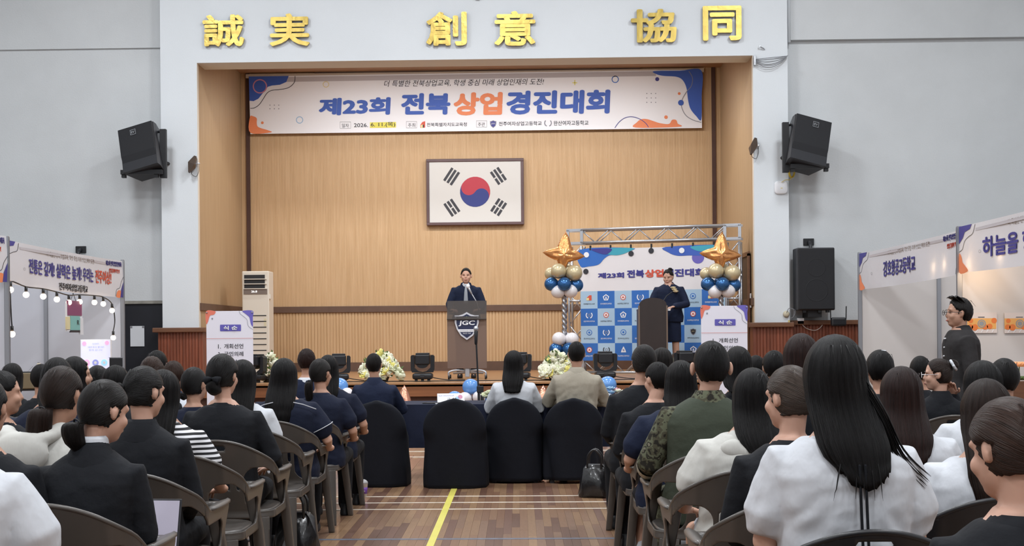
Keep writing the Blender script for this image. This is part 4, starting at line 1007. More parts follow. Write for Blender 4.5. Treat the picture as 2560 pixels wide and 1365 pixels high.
nf.text('제23회 전북상업경진대회', -.12, .065, .03, .08, K_indigo); nf.text('교 장', -.04, .02, .05, .05, K_ink, off=.01); nf.disc(.09, .06, .022, K_pink, 'printed_shape', .002); nf.disc(.06, .045, .018, K_sky, 'printed_shape', .002)
e_ = empty('paper_stack', on_table(1115, 12.48), R(12), 'white papers lying by the name card', 'papers')
for k in range(3): ob('sheet', bx((-.105, -.148, k * .002), (.105, .148, k * .002 + .001), 0, Matrix.Rotation(.1 * k, 4, 'Z')), M_paper, e_)
e_ = empty('smartphone', on_table(1078, 12.5), R(80), 'black smartphone lying left of the name card', 'phone'); ob('case', bx((-.038, -.078, 0), (.038, .078, .009), .004), M_black, e_); ob('camera_bump', bx((-.03, .04, .009), (-.005, .07, .011)), M_cab, e_)
for k, (px, lb) in enumerate(((1343, 'small white paper cup right of the white-shirted judge'), (1372, 'small white paper cup left of the beige-jacketed judge'))):
    e_ = empty('paper_cup', on_table(px, 12.6), 0, lb, 'cup', 'paper cups on the judges table'); bm = BM(); lathe(bm, [(.024, 0), (.033, .07), (.036, .072), (.031, .069), (.023, .005)], (0, 0, 0), 16); ob('cup_body', bm, M_white, e_, True)
    bm = BM(); lathe(bm, [(.0285, .0), (.0335, .0)], (0, 0, .055), 12); ob('rim_band', bm, M_paper, e_)
e_ = empty('corsage', on_table(1218, 12.7), 0, 'small dried flower corsage on the table beside the microphone stand', 'corsage')
for k in range(7):
    o = link('blossom', RM, F_c, e_, (.03 * math.cos(k), .02 * math.sin(k * 2), .02 + .012 * k)); o.scale = (.7,) * 3
bm = BM(); tube(bm, [(0, 0, .0), (0, 0, .09)], .004, 5); ob('stem', bm, F_g, e_)
e_ = empty('corsage', on_table(1537, 12.6), 0, 'small pale corsage of flowers at the right end of the navy table', 'corsage')
for k in range(9):
    o = link('blossom', RM, (F_w, mat('pink_petal', 'D9A7B5', .6), K_sky)[k % 3], e_, (.04 * math.cos(k * 2), .03 * math.sin(k * 2), .02 + .012 * k)); o.scale = (.75,) * 3
bm = BM(); tube(bm, [(0, 0, .0), (0, 0, .1)], .004, 5); ob('stem', bm, F_g, e_)
# microphone stand beyond the table
YM = 13.5; p = P(1197, 1000, YM); zt = PZ(1190, 822, YM)
ms = empty('microphone_stand', (p.x, YM, 0), 0, 'black microphone stand with a boom upright before the lectern', 'microphone stand')
x_t = P(1190, 822, YM).x - p.x
bm = BM(); cyl(bm, (0, 0, .02), (0, 0, .78), .013, 8); ob('lower_tube', bm, M_black, ms); bm = BM(); cyl(bm, (0, 0, .7), (x_t, 0, zt - .1), .009, 8); ob('upper_tube', bm, M_black, ms)
for a_ in (0, 2.1, 4.2): bm = BM(); tube(bm, [(0, 0, .12), (.28 * math.cos(a_), .28 * math.sin(a_), .012)], .01, 6); ob('leg', bm, M_black, ms)
bm = BM(); tube(bm, [(.03, 0, .80), (.045, 0, .45)], .018, 8); ob('counterweight', bm, M_black, ms, True); ob('clutch', bx((-.02, -.02, .76), (.05, .02, .83), .008), M_black, ms)
bm = BM(); tube(bm, [(x_t - .002, 0, zt - .15), (x_t, -.0, zt - .03)], [.016, .021], 10); ob('microphone_body', bm, M_blackp, ms, True); bm = BM(); ell(bm, (x_t, 0, zt), (.026, .026, .03), 12, 8); ob('microphone_grille', bm, M_steel, ms, True)
# ------------------------------------------------------------------ covered chairs
M_cover = mat('navy_stretch_cover', '0D1019', .8, var=(4, .06), bump=(14, .12, .02), spec=.25)
def cover_chair(px0, px1, ytop, ybot, Y, label, k):
    a = P(px0, ybot, Y); b = P(px1, ytop, Y); hw = (b.x - a.x) / 2; h = b.z; cx = (a.x + b.x) / 2
    e_ = empty('covered_chair', (cx, Y, 0), 0, label, 'chair', 'chairs in navy covers at the judges table')
    L = []; zb = max(a.z, .006) if k else .006
    for i in range(24):
        t = i / 23; z = zb + (h - zb) * t
        top = max(0, (z - (h - .28)) / .28); wv = hw * (math.sqrt(max(0, 1 - top ** 2.1)) if top > 0 else 1) * (1.0 if z > .3 else 1.0 + .03 * math.sin((.3 - z) * 8))
        back = -.02 - .04 * (1 - t); front = .46 if z < .43 else (.46 - (z - .43) / .08 * .34 if z < .51 else .12 - .05 * t)
        wv = max(wv, .02)
        L.append((0, (back + front) / 2 - (.10 * t), z, wv, (front - back) / 2, 3.2 if z < .5 else 2.6))
    bm = BM()
    def fn(q, t):
        amp = .006 * (1 - q.z / h) * (3 if k == 3 else 1); q.x += amp * math.sin(9 * t + q.z * 9 + k); q.y += amp * math.cos(7 * t + q.z * 4 + k); return q
    loft(bm, L, 48, 2.6, None, fn); ob('stretch_cover', bm, M_cover, e_, True)
    for sx in (-1, 1):
        for y in (.02, .36): ob('leg', bx((sx * hw * .72 - .02, y, 0), (sx * hw * .72 + .02, y + .04, zb + .05)), M_black, e_)
cover_chair(872, 1017, 1000, 1208, 11.75, 'navy-covered chair holding the dark-suited judge, leftmost of the four', 0)
cover_chair(1059, 1216, 995, 1214, 11.62, 'empty navy-covered chair, the one pulled back from the table', 0)
cover_chair(1215, 1358, 993, 1203, 12.0, 'navy-covered chair under the judge with long black hair', 1)
cover_chair(1360, 1508, 994, 1200, 11.95, 'navy-covered chair with draped folds under the beige-jacketed judge', 3)
# ------------------------------------------------------------------ booths
M_pan = mat('booth_panel_grey', 'C2C4CC', .5, var=(1.5, .02)); M_panw = mat('booth_panel_warm', 'C9C4C1', .5)
M_bulb = mat('warm_lit_bulb', 'FFF3E0', .4, emit=('FFE3C4', 9)); M_cable = mat('black_cable', '1E1E20', .5)
def post(e_, x, y, z1=2.5, nm='post'):
    ob(nm, bx((x - .02, y - .02, 0), (x + .02, y + .02, z1)), M_alu, e_)
    for s in (-1, 1): ob('post_rib', bx((x - .026, y + s * .014 - .004, 0), (x + .026, y + s * .014 + .004, z1 - .01)), M_alu, e_)
def booth(side, Y0, Y1, x, label, depth=2.0, seam=1.13, panel_y1=True, warm=False):
    e_ = empty('exhibition_booth', (x, Y0, 0), 0, label, 'booth'); L = Y1 - Y0; d = side
    for yy in (0, L): post(e_, 0, yy); post(e_, d * depth, yy)
    post(e_, d * seam, L - .03)
    for a, b in ((.03, seam - .02), (seam + .02, depth)): ob('end_panel', bx((min(d * a, d * b), L - .012, .04), (max(d * a, d * b), L + .006, 2.44)), M_pan if side < 0 else M_panw, e_)
    n = 4
    for i in range(n): ob('rear_panel', bx((d * depth - .012, L * i / n + .02, .04), (d * depth + .006, L * (i + 1) / n - .02, 2.44)), M_pan, e_)
    for z in (2.40, ): ob('top_rail', bx((min(d * .03, d * .06), 0, z - .0), (max(d * .03, d * .06), L, z + .04)), M_alu, e_); ob('top_rail', bx((min(0, d * depth), L - .02, z), (max(0, d * depth), L + .02, z + .04)), M_alu, e_)
    return e_
YB0, YB1 = 14.7, 19.3
XBL = P(22, 592, YB0).x; XBL2 = P(288, 650, YB1).x; XBR = P(2392, 569, YB0).x; XBR2 = P(2168, 632, YB1).x
bl = booth(-1, YB0, YB1, (XBL + XBL2) / 2, 'left exhibition booth hung with round lit bulbs')
bl2 = booth(-1, YB0 - 4.6, YB0 - .06, XBL, 'left exhibition booth nearest the camera, at the picture edge')
br_ = booth(1, YB0, YB1, (XBR + XBR2) / 2, 'right exhibition booth nearest the stage')
br2 = booth(1, YB0 - 4.6, YB0 - .06, XBR, 'right exhibition booth with warm light and posters inside')
def fascia(e_parent, x, Y0, Y1, side, z1a, z0a, z1b, z0b, label, art):
    """sagging banner strung between posts; read from the aisle. a: far end, b: near end"""
    b_ = empty('booth_banner', (0, 0, 0), 0, label, 'banner'); nn = 30; bm = BM(); rg = []
    xx = x - side * .004
    U = Vector((0, 1, 0)) if side < 0 else Vector((0, -1, 0)); L = Y1 - Y0
    st = Y0 if side < 0 else Y1; zl1, zl0, zr1, zr0 = (z1b, z0b, z1a, z0a) if side < 0 else (z1a, z0a, z1b, z0b)
    fc = Face((xx, st, 0), U, (0, 0, 1), (-side, 0, 0), b_)
    base_p = fc.p
    def pp(a, b, lift=0):
        """a: 0..L along the banner, b: 0..1 up its height"""
        t = a / L; s_ = .05 * 4 * t * (1 - t) * .6
        top_, bot_ = zl1 + (zr1 - zl1) * t - s_ * .5, zl0 + (zr0 - zl0) * t - s_ * .6
        return base_p(a, bot_ + (top_ - bot_) * b, lift + .012 * math.sin(a * 3.1) * math.sin(b * 3))
    fc.p = pp
    for j in range(7): rg.append([bm.verts.new(pp(L * i / nn, j / 6, 0)) for i in range(nn + 1)])
    join(bm, rg, False, False); ob('vinyl_sheet', bm, M_fvin, b_, True)
    fc.poly([(0, .62), (.14, .74), (.2, .86), (.36, .9), (.42, 1), (0, 1)], K_indigo, 'corner_blob', .004)
    fc.line([(0, .45), (.12, .5), (.2, .66), (.32, .74), (.46, .8), (.52, .98)], .012, K_ink)
    fc.poly(catmull([(0, .4), (.06, .38), (.1, .3), (.12, .22), (.2, .14), (.28, .02), (0, 0)], 4), K_or, 'corner_blob', .004)
    fc.poly([(L - .12, 0), (L, 0), (L, .42), (L - .04, .34), (L - .1, .2)], K_indigo, 'corner_blob', .005); fc.poly(catmull([(L - .3, 0), (L - .28, .13), (L - .2, .19), (L - .1, .16), (L - .1, 0)], 4), K_or, 'corner_blob', .004)
    fc.line([(L - .34, .02), (L - .3, .2), (L - .16, .26), (L - .1, .42), (L, .56)], .012, K_ink)
    fc.poly([(L * .12, .84), (L * .84, .84), (L * .84, .9), (L * .12, .9)], K_tape, 'faded_strip', .003)
    fc.text('더 특별한 전북상업교육, 학생 중심 미래 상업인재의 도전!', L * .32, .8, L * .72, .93, mat('faint_brown_print', '7A6A5C', .6), lift=.006, res=1)
    fc.text('제23회 전북상업경진대회', L * .83, .82, L * .98, .96, K_indigo, bold=.02, lift=.006, res=1); fc.text('상업 플레이 엑스포', L * .86, .64, L * .96, .76, K_red, bold=.02, lift=.006, res=1)
    for st_, a0, b0, a1, b1, m_, bd in art: fc.text(st_, L * a0, b0, L * a1, b1, m_, bold=bd, lift=.006)
    fc.disc(L * .15, .4, .03, K_grey, ring=.006)
    return b_
M_fvin = mat('fascia_vinyl', 'E2E3EB', .35, trans=0, bump=(2.5, .35, .03)); nt = M_fvin.node_tree
tl_ = nt.nodes.new('ShaderNodeBsdfTranslucent'); tl_.inputs[0].default_value = lin('F0E6D8') + (1,); mx_ = nt.nodes.new('ShaderNodeMixShader'); mx_.inputs[0].default_value = .22
nt.links.new(nt.nodes['Principled BSDF'].outputs[0], mx_.inputs[1]); nt.links.new(tl_.outputs[0], mx_.inputs[2]); nt.links.new(mx_.outputs[0], nt.nodes['Material Output'].inputs[0])
zz_ = lambda px, py, Y: PZ(px, py, Y)
fascia(bl, (XBL + XBL2) / 2, YB0 + .022, YB1 - .022, -1, zz_(288, 653, YB1), zz_(286, 744, YB1), zz_(22, 596, YB0), zz_(24, 706, YB0), 'white banner of the left booth above the lit round bulbs',
       [('전통은 깊게! 실력은 높게! 우리는', .18, .32, .71, .68, K_indigo, .03), ('전주여상!', .73, .32, .88, .68, K_red, .03), ('전주여자상업고등학교', .41, .03, .65, .22, K_ink, .012)])
fascia(bl2, XBL, YB0 - 4.6, YB0 - .09, -1, zz_(20, 592, YB0), zz_(20, 706, YB0), zz_(20, 592, YB0), zz_(20, 706, YB0), 'white banner cut off by the left picture edge', [('창업 동아리', .3, .34, .7, .64, K_indigo, .03)])
fascia(br_, (XBR + XBR2) / 2, YB0 + .022, YB1 - .022, 1, zz_(2168, 634, YB1), zz_(2170, 724, YB1), zz_(2390, 571, YB0), zz_(2390, 683, YB0), 'white banner of the right booth nearest the stage',
       [('강호항공고등학교', .27, .26, .6, .68, K_indigo, .03)])
fascia(br2, XBR, YB0 - 4.6, YB0 - .09, 1, zz_(2392, 569, YB0), zz_(2392, 683, YB0), zz_(2392, 569, YB0) + .03, zz_(2392, 683, YB0), 'white banner cut off by the right picture edge',
       [('하늘을 향하는 꿈', .17, .26, .7, .68, K_indigo, .03)])
# string of round bulbs under the left banner
e_ = empty('string_lights', (0, 0, 0), 0, 'string of round warm bulbs along the left booth banner', 'string lights')
bx_px = [(26, 704, 0), (65, 717, .05), (108, 722, .1), (142, 730, .17), (172, 738, .3), (199, 737, .45), (236, 739, .64), (258, 743, .8), (280, 760, 1.0)]
pts = []
def on_fascia(px, py, off=.07):
    """point on the left booth's front plane seen at the pixel"""
    best = None
    for k in range(400):
        y = YB0 - .3 + k * .014; q = P(px, py, y)
        v = abs(q.x - ((XBL + XBL2) / 2 + off))
        if best is None or v < best[0]: best = (v, q)
    return best[1]
for px, py, _ in bx_px: pts.append(on_fascia(px, py))
down = [on_fascia(287, 800), on_fascia(283, 828)]
up = [on_fascia(26, 740), on_fascia(28, 790), on_fascia(30, 815)]
bm = BM(); tube(bm, catmull([tuple(p) for p in up[::-1] + pts + down], 4, False), .008, 6); ob('cord', bm, M_cable, e_, True)
for i, p in enumerate(pts + [down[1], up[2]]):
    sx, sz = (0, -1) if i < len(pts) else ((0, 0), (0, 0))[0] if False else (0, -1)
    r_ = .036
    bm = BM(); cyl(bm, p, p + Vector((0, 0, -.06)), .018, 10); s_ = ob('socket', bm, M_cable, e_, True)
    bm = BM(); ell(bm, p + Vector((0, 0, -.06 - r_ * .9)), r_, 14, 10); ob('bulb', bm, M_bulb, e_, True)
area('bulb_string_glow', (XBL - .3, 17, 2.0), .1, 3.5, 5, (1, .8, .6), (0, 0, 0))
# hanging pixel-style sign under the bulbs (two boards on a cord)
p = on_fascia(183, 752, .06); e_ = empty('hanging_sign', tuple(p), 0, 'small maroon and teal hanging sign under the bulbs of the left booth', 'sign')
s = 1 / 190.
def sg(name, x0, x1, z0, z1, m_, t=.015): ob(name, bx((-.01 - t, x0 / 75, z0 * s), (.01 + t * .2, x1 / 75, z1 * s)), m_, e_)
sg('frame', -20, 24, -75, -8, M_paper, .005); ob('maroon_board', bx((.0, -.26, -.19), (.02, .28, .0)), mat('maroon_card', '84456A', .6), e_); ob('teal_board', bx((0, -.16, -.38), (.02, .2, -.2)), mat('teal_card', '7FB8B4', .6), e_)
ob('cream_edge', bx((0, -.3, -.37), (.02, -.18, -.21)), mat('cream_card', 'DDD3A8', .6), e_); ob('white_edge', bx((0, .21, -.44), (.02, .33, -.22)), M_paper, e_); ob('dark_edge', bx((0.001, -.16, -.41), (.02, .2, -.38)), K_ink, e_)
Face((.022, 0, 0), (0, 1, 0), (0, 0, 1), (1, 0, 0), e_).text('R', .08, -.31, .16, -.25, K_ink, lift=.003)
bm = BM(); tube(bm, [(0, -.1, 0), (0, 0, .1), (0, .1, 0)], .004, 5); ob('cord', bm, M_cable, e_)
# lit display monitor on a stand in the left booth
YMn = 18.4; a = P(203, 921, YMn); b = P(275, 850, YMn)
e_ = empty('display_monitor', ((a.x + b.x) / 2, YMn, 0), 0, 'lit poster display standing in the left booth beside the navy door', 'monitor')
hw = (b.x - a.x) / 2; z0, z1 = a.z, b.z
ob('housing', bx((-hw - .01, .0, z0 - .01), (hw + .01, .04, z1 + .01), .004), M_white, e_)
ob('screen', bx((-hw, -.003, z0), (hw, .0, z1)), mat('lit_screen', 'DDE0FF', .4, emit=('DCDDFC', .45)), e_)
ob('stand_pole', bx((-.03, .01, .0), (.03, .05, z0)), M_alu, e_); ob('stand_foot', bx((-.25, -.2, 0), (.25, .25, .02)), M_alu, e_)
mf = Face((-hw, -.004, z0), (1, 0, 0), (0, 0, 1), (0, -1, 0), e_); Wm, Hm = 2 * hw, z1 - z0
K_sl = mat('screen_print', '8A8FC8', .5, emit=('8A8FD0', .6)); K_sp = mat('screen_pink', 'E0A0C0', .5, emit=('E8A8D0', .7)); K_sc = mat('screen_cyan', '90C8E8', .5, emit=('98C8F0', .7))
mf.text('전공 동아리', .4 * Wm, .84 * Hm, .62 * Wm, .9 * Hm, K_sl); mf.text('서로의 빛나는 별이 되어', .24 * Wm, .72 * Hm, .8 * Wm, .79 * Hm, K_sl); mf.text('함께 갑니다', .28 * Wm, .62 * Hm, .74 * Wm, .68 * Hm, K_sl)
for k, m_ in enumerate((K_sp, K_sl, K_sc)): mf.disc((.2 + .3 * k) * Wm, .2 * Hm, .045, m_); mf.disc((.2 + .3 * k) * Wm, .2 * Hm, .02, M_white, lift=.006)
mf.disc(.12 * Wm, .88 * Hm, .03, K_sp); mf.disc(.9 * Wm, .9 * Hm, .03, K_sp)
# two folding chairs and rolled sheets in the left booth
for k, (px, lb) in enumerate(((80, 'tan-padded black chair in the left booth with rolled sheets on it'),)):
    Yc = 13.4; p = P(px, 960, Yc); e_ = empty('padded_chair', (p.x, Yc, 0), R(20), lb, 'chair')
    z0 = PZ(px, 972, Yc); z1 = PZ(px, 932, Yc)
    ob('backrest', bx((-.2, -.02, z0), (.2, .02, z1), .01), mat('tan_padding', '6E6048', .7), e_); ob('back_frame', bx((-.22, 0, z0 - .02), (.22, .03, z1 + .015), .01), M_black, e_)
    ob('seat', bx((-.2, -.0, .42), (.2, .4, .46), .01), M_black, e_)
    for sx in (-.2, .2):
        for y in (0, .38): ob('leg', bx((sx - .015, y, 0), (sx + .015, y + .03, .9 if y == 0 else .42)), M_black, e_)
for px, lb in ((64, 'rolled white sheet upright behind the left audience, left one'), (86, 'rolled tan-edged sheet upright behind the left audience, right one')):
    p = P(px, 925, 13.2); e_ = empty('rolled_sheet', (p.x, 13.62, .46), 0, lb, 'paper roll', 'rolled sheets in the left booth'); bm = BM(); tube(bm, [(.03, 0, 0), (-.02, 0, p.z - .4)], .018, 10, False); ob('roll', bm, mat('roll_paper', 'B9AE98', .7), e_, True); bm = BM(); cyl(bm, (-.02, 0, p.z - .41), (-.021, 0, p.z - .395), .012, 10); ob('roll_core', bm, M_cab, e_)
# right booths: lamp glow and posters
for i, (px, py, Yq, pw) in enumerate(((2321, 668, 15.9, 5), (2341, 662, 15.5, 4), (2407, 655, 14.3, 5), (2452, 640, 13.4, 4))):
    q = P(px, py, Yq); x = (XBR + XBR2) / 2 + .075 if i < 2 else XBR + .075
    e_ = empty('booth_bulb', (x, Yq, q.z), 0, ('warm round bulb glowing through the right booth banner, left one', 'warm round bulb glowing through the right booth banner, right one', 'large warm bulb behind the near right banner by the post', 'faint warm bulb behind the near right banner')[i], 'lamp', 'bulbs behind the right banners')
    bm = BM(); ell(bm, (0, 0, 0), (.04, .04, .05), 14, 10); ob('bulb', bm, M_bulb, e_, True); bm = BM(); cyl(bm, (0, 0, .04), (0, 0, .1), .02, 8); ob('socket', bm, M_cable, e_)
    l = bpy.data.lights.new('bulb_light', 'POINT'); l.energy = pw; l.color = (1, .72, .42); l.shadow_soft_size = .05; lo = bpy.data.objects.new('bulb_light', l); COL.objects.link(lo); lo.location = (x, Yq, q.z + .0); l.shadow_soft_size = .045
l = bpy.data.lights.new('booth_spot', 'POINT'); l.energy = 4.5; l.color = (1, .66, .36); l.shadow_soft_size = .08; lo = bpy.data.objects.new('booth_spot', l); COL.objects.link(lo); lo.location = (XBR + .25, YB0 - .45, 1.95)
for k, (x0, x1, lb) in enumerate(((2418, 2492, 'glossy orange poster on the lit booth wall behind the standing man'), (2511, 2590, 'glossy orange poster on the lit booth wall at the right picture edge'))):
    Yq = YB0 - .085; a = P(x0, 833, Yq); b = P(x1, 781, Yq); e_ = empty('poster', (a.x, Yq, a.z), 0, lb, 'poster', 'orange posters in the right booth')
    Wp, Hp = b.x - a.x, b.z - a.z; ob('film_sleeve', bx((0, -.004, 0), (Wp, 0, Hp)), mat('glossy_sleeve', 'D6CBC6', .12, coat=.8), e_)
    pf = Face((0, -.004, 0), (1, 0, 0), (0, 0, 1), (0, -1, 0), e_); pf.poly([(0, .2 * Hp), (Wp * .97, .2 * Hp), (Wp * .97, .72 * Hp), (0, .72 * Hp)], mat('poster_amber', 'E0A860', .3), 'printed_field', .002)
    for u, v, r_ in ((.1, .3, .03), (.25, .28, .035), (.6, .3, .03), (.12, .6, .025), (.75, .32, .03), (.9, .6, .03)): pf.disc(u * Wp, v * Hp, r_, mat('poster_orange', 'DD7A3C', .3), lift=.003)
    pf.disc(.48 * Wp, .46 * Hp, .045, mat('poster_grey', '8E9296', .35), 'printed_seal', .004); pf.disc(.48 * Wp, .46 * Hp, .03, mat('poster_amber', 'E0A860', .3), lift=.005, ring=.006); pf.line([(.36 * Wp, .78 * Hp), (.58 * Wp, .78 * Hp)], .006, K_ink, smooth=False)
    for k2 in range(5): pf.line([((.1 + k2 * .18) * Wp, .03 * Hp), ((.16 + k2 * .18) * Wp, .17 * Hp)], .006, M_white, smooth=False)
# display counter in the right booth with small lit ornaments
Yq = 12.6; p = P(2545, 950, Yq); e_ = empty('display_counter', (p.x + .12, Yq, 0), 0, 'brown wooden display box on the counter in the right booth', 'counter')
zc_ = PZ(2545, 955, Yq); M_box = mat('brown_box_wood', '6B4630', .5, var=(6, .15), stretch=(1, 1, 6))
ob('counter_top', bx((-.3, 0, zc_ - .25), (.8, .6, zc_ - .22)), M_box, e_); ob('box', bx((-.17, .02, zc_ - .22), (.3, .3, zc_)), M_box, e_); ob('counter_body', bx((-.28, .02, 0), (.78, .58, zc_ - .25)), M_panw, e_)
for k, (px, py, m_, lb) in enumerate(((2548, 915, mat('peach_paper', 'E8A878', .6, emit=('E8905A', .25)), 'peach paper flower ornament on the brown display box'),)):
    q = P(px, py, Yq + .1); e2 = empty('paper_flower', (q.x, Yq + .1, zc_), 0, lb, 'ornament')
    bm = BM(); tube(bm, [(0, 0, 0), (0, 0, q.z - zc_)], .005, 5); ob('stem', bm, F_g, e2)
    for t in range(6): o = link('petal', RM, m_, e2, (.03 * math.cos(t), .02 * math.sin(t), q.z - zc_)); o.scale = (1.1,) * 3
    for t in range(4): o = link('leaf', RM, F_g, e2, (-.03 + .025 * t, -.02, .02)); o.scale = (.9,) * 3
# ------------------------------------------------------------------ moulded plastic armchairs
M_ch = mat('taupe_moulded_plastic', '4C4743', .33, var=(3, .06), bump=(220, .06, .002)); M_chd = mat('black_moulded_plastic', '1F1F22', .35, bump=(220, .06, .002))
M_lab = mat('faded_label', 'AFA9A0', .6, var=(40, .15))
def c_top(a): return .81 - .185 * min(1, a / .37) ** 2.0
def c_map(u, z):
    a = abs(u); s = 1 if u >= 0 else -1
    if a <= .19: x, y = a, .02 * (a / .19) ** 2
    elif a <= .316:
        f = (a - .19) / .08; x, y = .19 + .08 * math.sin(f), .02 + .08 * (1 - math.cos(f))
    else: x, y = .27, .10 + a - .316
    k = max(0, 1 - y / .42)
    if z > .42: y -= (z - .42) * .30 * k; x += .018 * min(1, max(0, (z - .5) / .1)) * (a > .25) * min(1, (a - .25) / .1)
    else:
        y += (.42 - z) * (-.16 if a < .4 else .07); x += (.42 - z) * .07
    return Vector((s * x, y, z))
def rr_(a, z, ca, cz, ha, hz, r):
    qa, qz = abs(a - ca) - ha + r, abs(z - cz) - hz + r
    return math.hypot(max(qa, 0), max(qz, 0)) + min(max(qa, qz), 0) - r
def c_body(u, z):
    a = abs(u); f = max(z - c_top(a), a - .70, .385 - z)
    zu = min(.665, c_top(a) - .062); hz = (zu - .425) / 2
    f = max(f, -rr_(a, z, .385, .425 + hz, .25, hz, .07))
    f = max(f, -rr_(a, z, 0, .77, .053, .014, .013))
    for c in (0, .052, .104): f = max(f, -rr_(a, z, c, .59, .0095, .05, .009))
    return f
def c_leg(rear):
    def f(u, z):
        a = abs(u); t = z / .385
        c, w_ = (.21, .03 + .018 * t) if rear else (.665 - .0 * t, .022 + .014 * t)
        return max(abs(a - c) - w_, z - .39)
    return f
def sheet(fn, mp, u0, u1, z0, z1, st):
    nu, nz = int((u1 - u0) / st) + 1, int((z1 - z0) / st) + 1; F = {}; bm = BM(); V = {}
    for i in range(nu + 1):
        for j in range(nz + 1): F[i, j] = fn(u0 + i * st, z0 + j * st)
    def gv(k, u, z):
        if k not in V: V[k] = bm.verts.new(mp(u, z))
        return V[k]
    for i in range(nu):
        for j in range(nz):
            cs_ = [(i, j), (i + 1, j), (i + 1, j + 1), (i, j + 1)]; fs = [F[c] for c in cs_]
            if min(fs) > 0: continue
            out = []
            for k in range(4):
                a, b = cs_[k], cs_[(k + 1) % 4]; fa, fb = fs[k], fs[(k + 1) % 4]
                if fa <= 0: out.append(gv(a, u0 + a[0] * st, z0 + a[1] * st))
                if (fa <= 0) != (fb <= 0):
                    t = fa / (fa - fb); t = min(.97, max(.03, t)); ky = (min(a, b), max(a, b))
                    out.append(gv(ky, u0 + (a[0] + (b[0] - a[0]) * t) * st, z0 + (a[1] + (b[1] - a[1]) * t) * st))
            if len(out) > 2:
                try: bm.faces.new(out)
                except ValueError: pass
    return bm
def solid(bm, th):
    me = mesh(bm, True); r = bake(me, [('SOLIDIFY', dict(thickness=th, offset=0))])
    for p in r.polygons: p.use_smooth = True
    return r
st_ = .0125
CH = {}
CH['backrest'] = solid(sheet(lambda u, z: max(c_body(u, z), abs(u) - .33), c_map, -.345, .345, .37, .84, st_), .009)
CH['armrest'] = [solid(sheet(lambda u, z, s=s: max(c_body(u, z), .325 - s * u), c_map, -.72 if s < 0 else .31, -.31 if s < 0 else .72, .37, .68, st_), .011) for s in (-1, 1)]
CH['leg'] = [solid(sheet(lambda u, z, s=s, r=r: max(c_leg(r)(u, z), -s * u), c_map, *((-.74, -.13) if s < 0 else (.13, .74)), 0, .41, st_), .014) for s in (-1, 1) for r in (1,)]
for s in (-1, 1):
    bm = BM(); loft(bm, [(s * (.262 + (.42 - z) * .10 - (.012 if z > .5 else 0)), .462 + (.42 - z) * .07, z, wx, wy, 5) for z, wx, wy in ((0, .019, .024), (.02, .020, .026), (.38, .026, .034), (.52, .028, .036), (.60, .034, .034), (.622, .036, .032))], 20, 5); CH['leg'].append(mesh(bm, True))
bm = BM(); L_ = []
for z, k in ((.385, .96), (.40, 1), (.425, 1), (.43, .96), (.422, .6), (.418, .2)): L_.append((0, .245, z, .262 * k, .235 * k, 4))
loft(bm, L_, 32); CH['seat'] = mesh(bm, True)
bm = BM(); tube(bm, [c_map(u, c_top(abs(u))) for u in [-.70 + 1.4 * i / 60 for i in range(61)]], .0085, 8); CH['rim'] = mesh(bm, True)
CH['arm_pad'] = []
for s in (-1, 1):
    bm = BM(); rg = []
    for i in range(9):
        u = s * (.40 + .30 * i / 8); p = c_map(u, .622); w_ = .012 + .014 * math.sin(PI * i / 8) ** .5
        rg.append([bm.verts.new(p + Vector((dx, 0, dz))) for dx, dz in ((-w_, 0), (w_, 0), (w_, .008), (0, .014), (-w_, .008))])
    join(bm, rg); CH['arm_pad'].append(mesh(bm, True))
bm = BM(); box(bm, (-.045, -.0, -.018), (.04, .002, .018)); CH['label'] = mesh(bm)
seen = 0
def chair(x, y, label, dark=False, rz=0, lab=True):
    m = M_chd if dark else M_ch
    e_ = empty('plastic_armchair', (x, y, 0), rz, label, 'chair', 'moulded plastic armchairs of the audience')
    L = [('backrest', CH['backrest']), ('seat', CH['seat']), ('rim', CH['rim'])] + [('armrest', q) for q in CH['armrest']] + [('leg', q) for q in CH['leg']] + [('arm_top', q) for q in CH['arm_pad']]
    for n, me in L: link(n, me, m, e_)
    if lab:
        o = link('sticker', CH['label'], M_lab, e_, c_map(-.01, .715) + Vector((0, -.012, 0))); o.rotation_euler = (R(16), 0, 0)
    return e_
# ------------------------------------------------------------------ people
M_skin = mat('skin', 'B98E78', .55, var=(9, .05), sss=.08); M_skin2 = mat('skin_fair', 'C49A86', .55, var=(9, .05), sss=.08)
def cloth(n, h, r=.85, b=(9, .35, .03), **k): return mat(n, h, r, bump=b, spec=.25, **k)
C_ = dict(black=cloth('black_suit_cloth', '15171C'), navy=cloth('navy_suit_cloth', '182036'), jersey=cloth('navy_jersey', '161C2F'), white=cloth('white_shirt_cloth', 'C6C9CF', b=(4.5, .5, .05), stretch=(1, 1, .5)), hoodie=cloth('white_hoodie_cloth', 'C0BFBA', b=(4, .5, .05), stretch=(1, 1, .5)),
          beige=cloth('beige_jacket_cloth', '9C9587', b=(9, .7, .03), stretch=(1, 1, .4)), olive=cloth('olive_shirt_cloth', '3D4338', b=(6, .5, .04)), dark=cloth('charcoal_shirt_cloth', '2A2829'), sky=cloth('light_blue_cloth', 'A9BEDA'), tee=cloth('white_tee_cloth', 'C9CCD4'), trousers=cloth('black_trouser_cloth', '16171B'),
          camo=ramp_mat('camouflage_cloth', [(.0, '26241F'), (.42, '484638'), (.5, '5B5E4C'), (.6, '302E27'), (.68, '726F60')], 26, .85, 2, bump=.2, spec=.2), stripe=ramp_mat('black_white_striped_cloth', [(.0, '17171B'), (.5, 'D8D8DC')], 12, .8, kind='Z'))
def hairmat(n, h, r=.42):
    return mat(n, h, r, var=(3, .5), bump=(5, .8, .008), stretch=(46, 1.1, 1), uv=True, spec=.2)
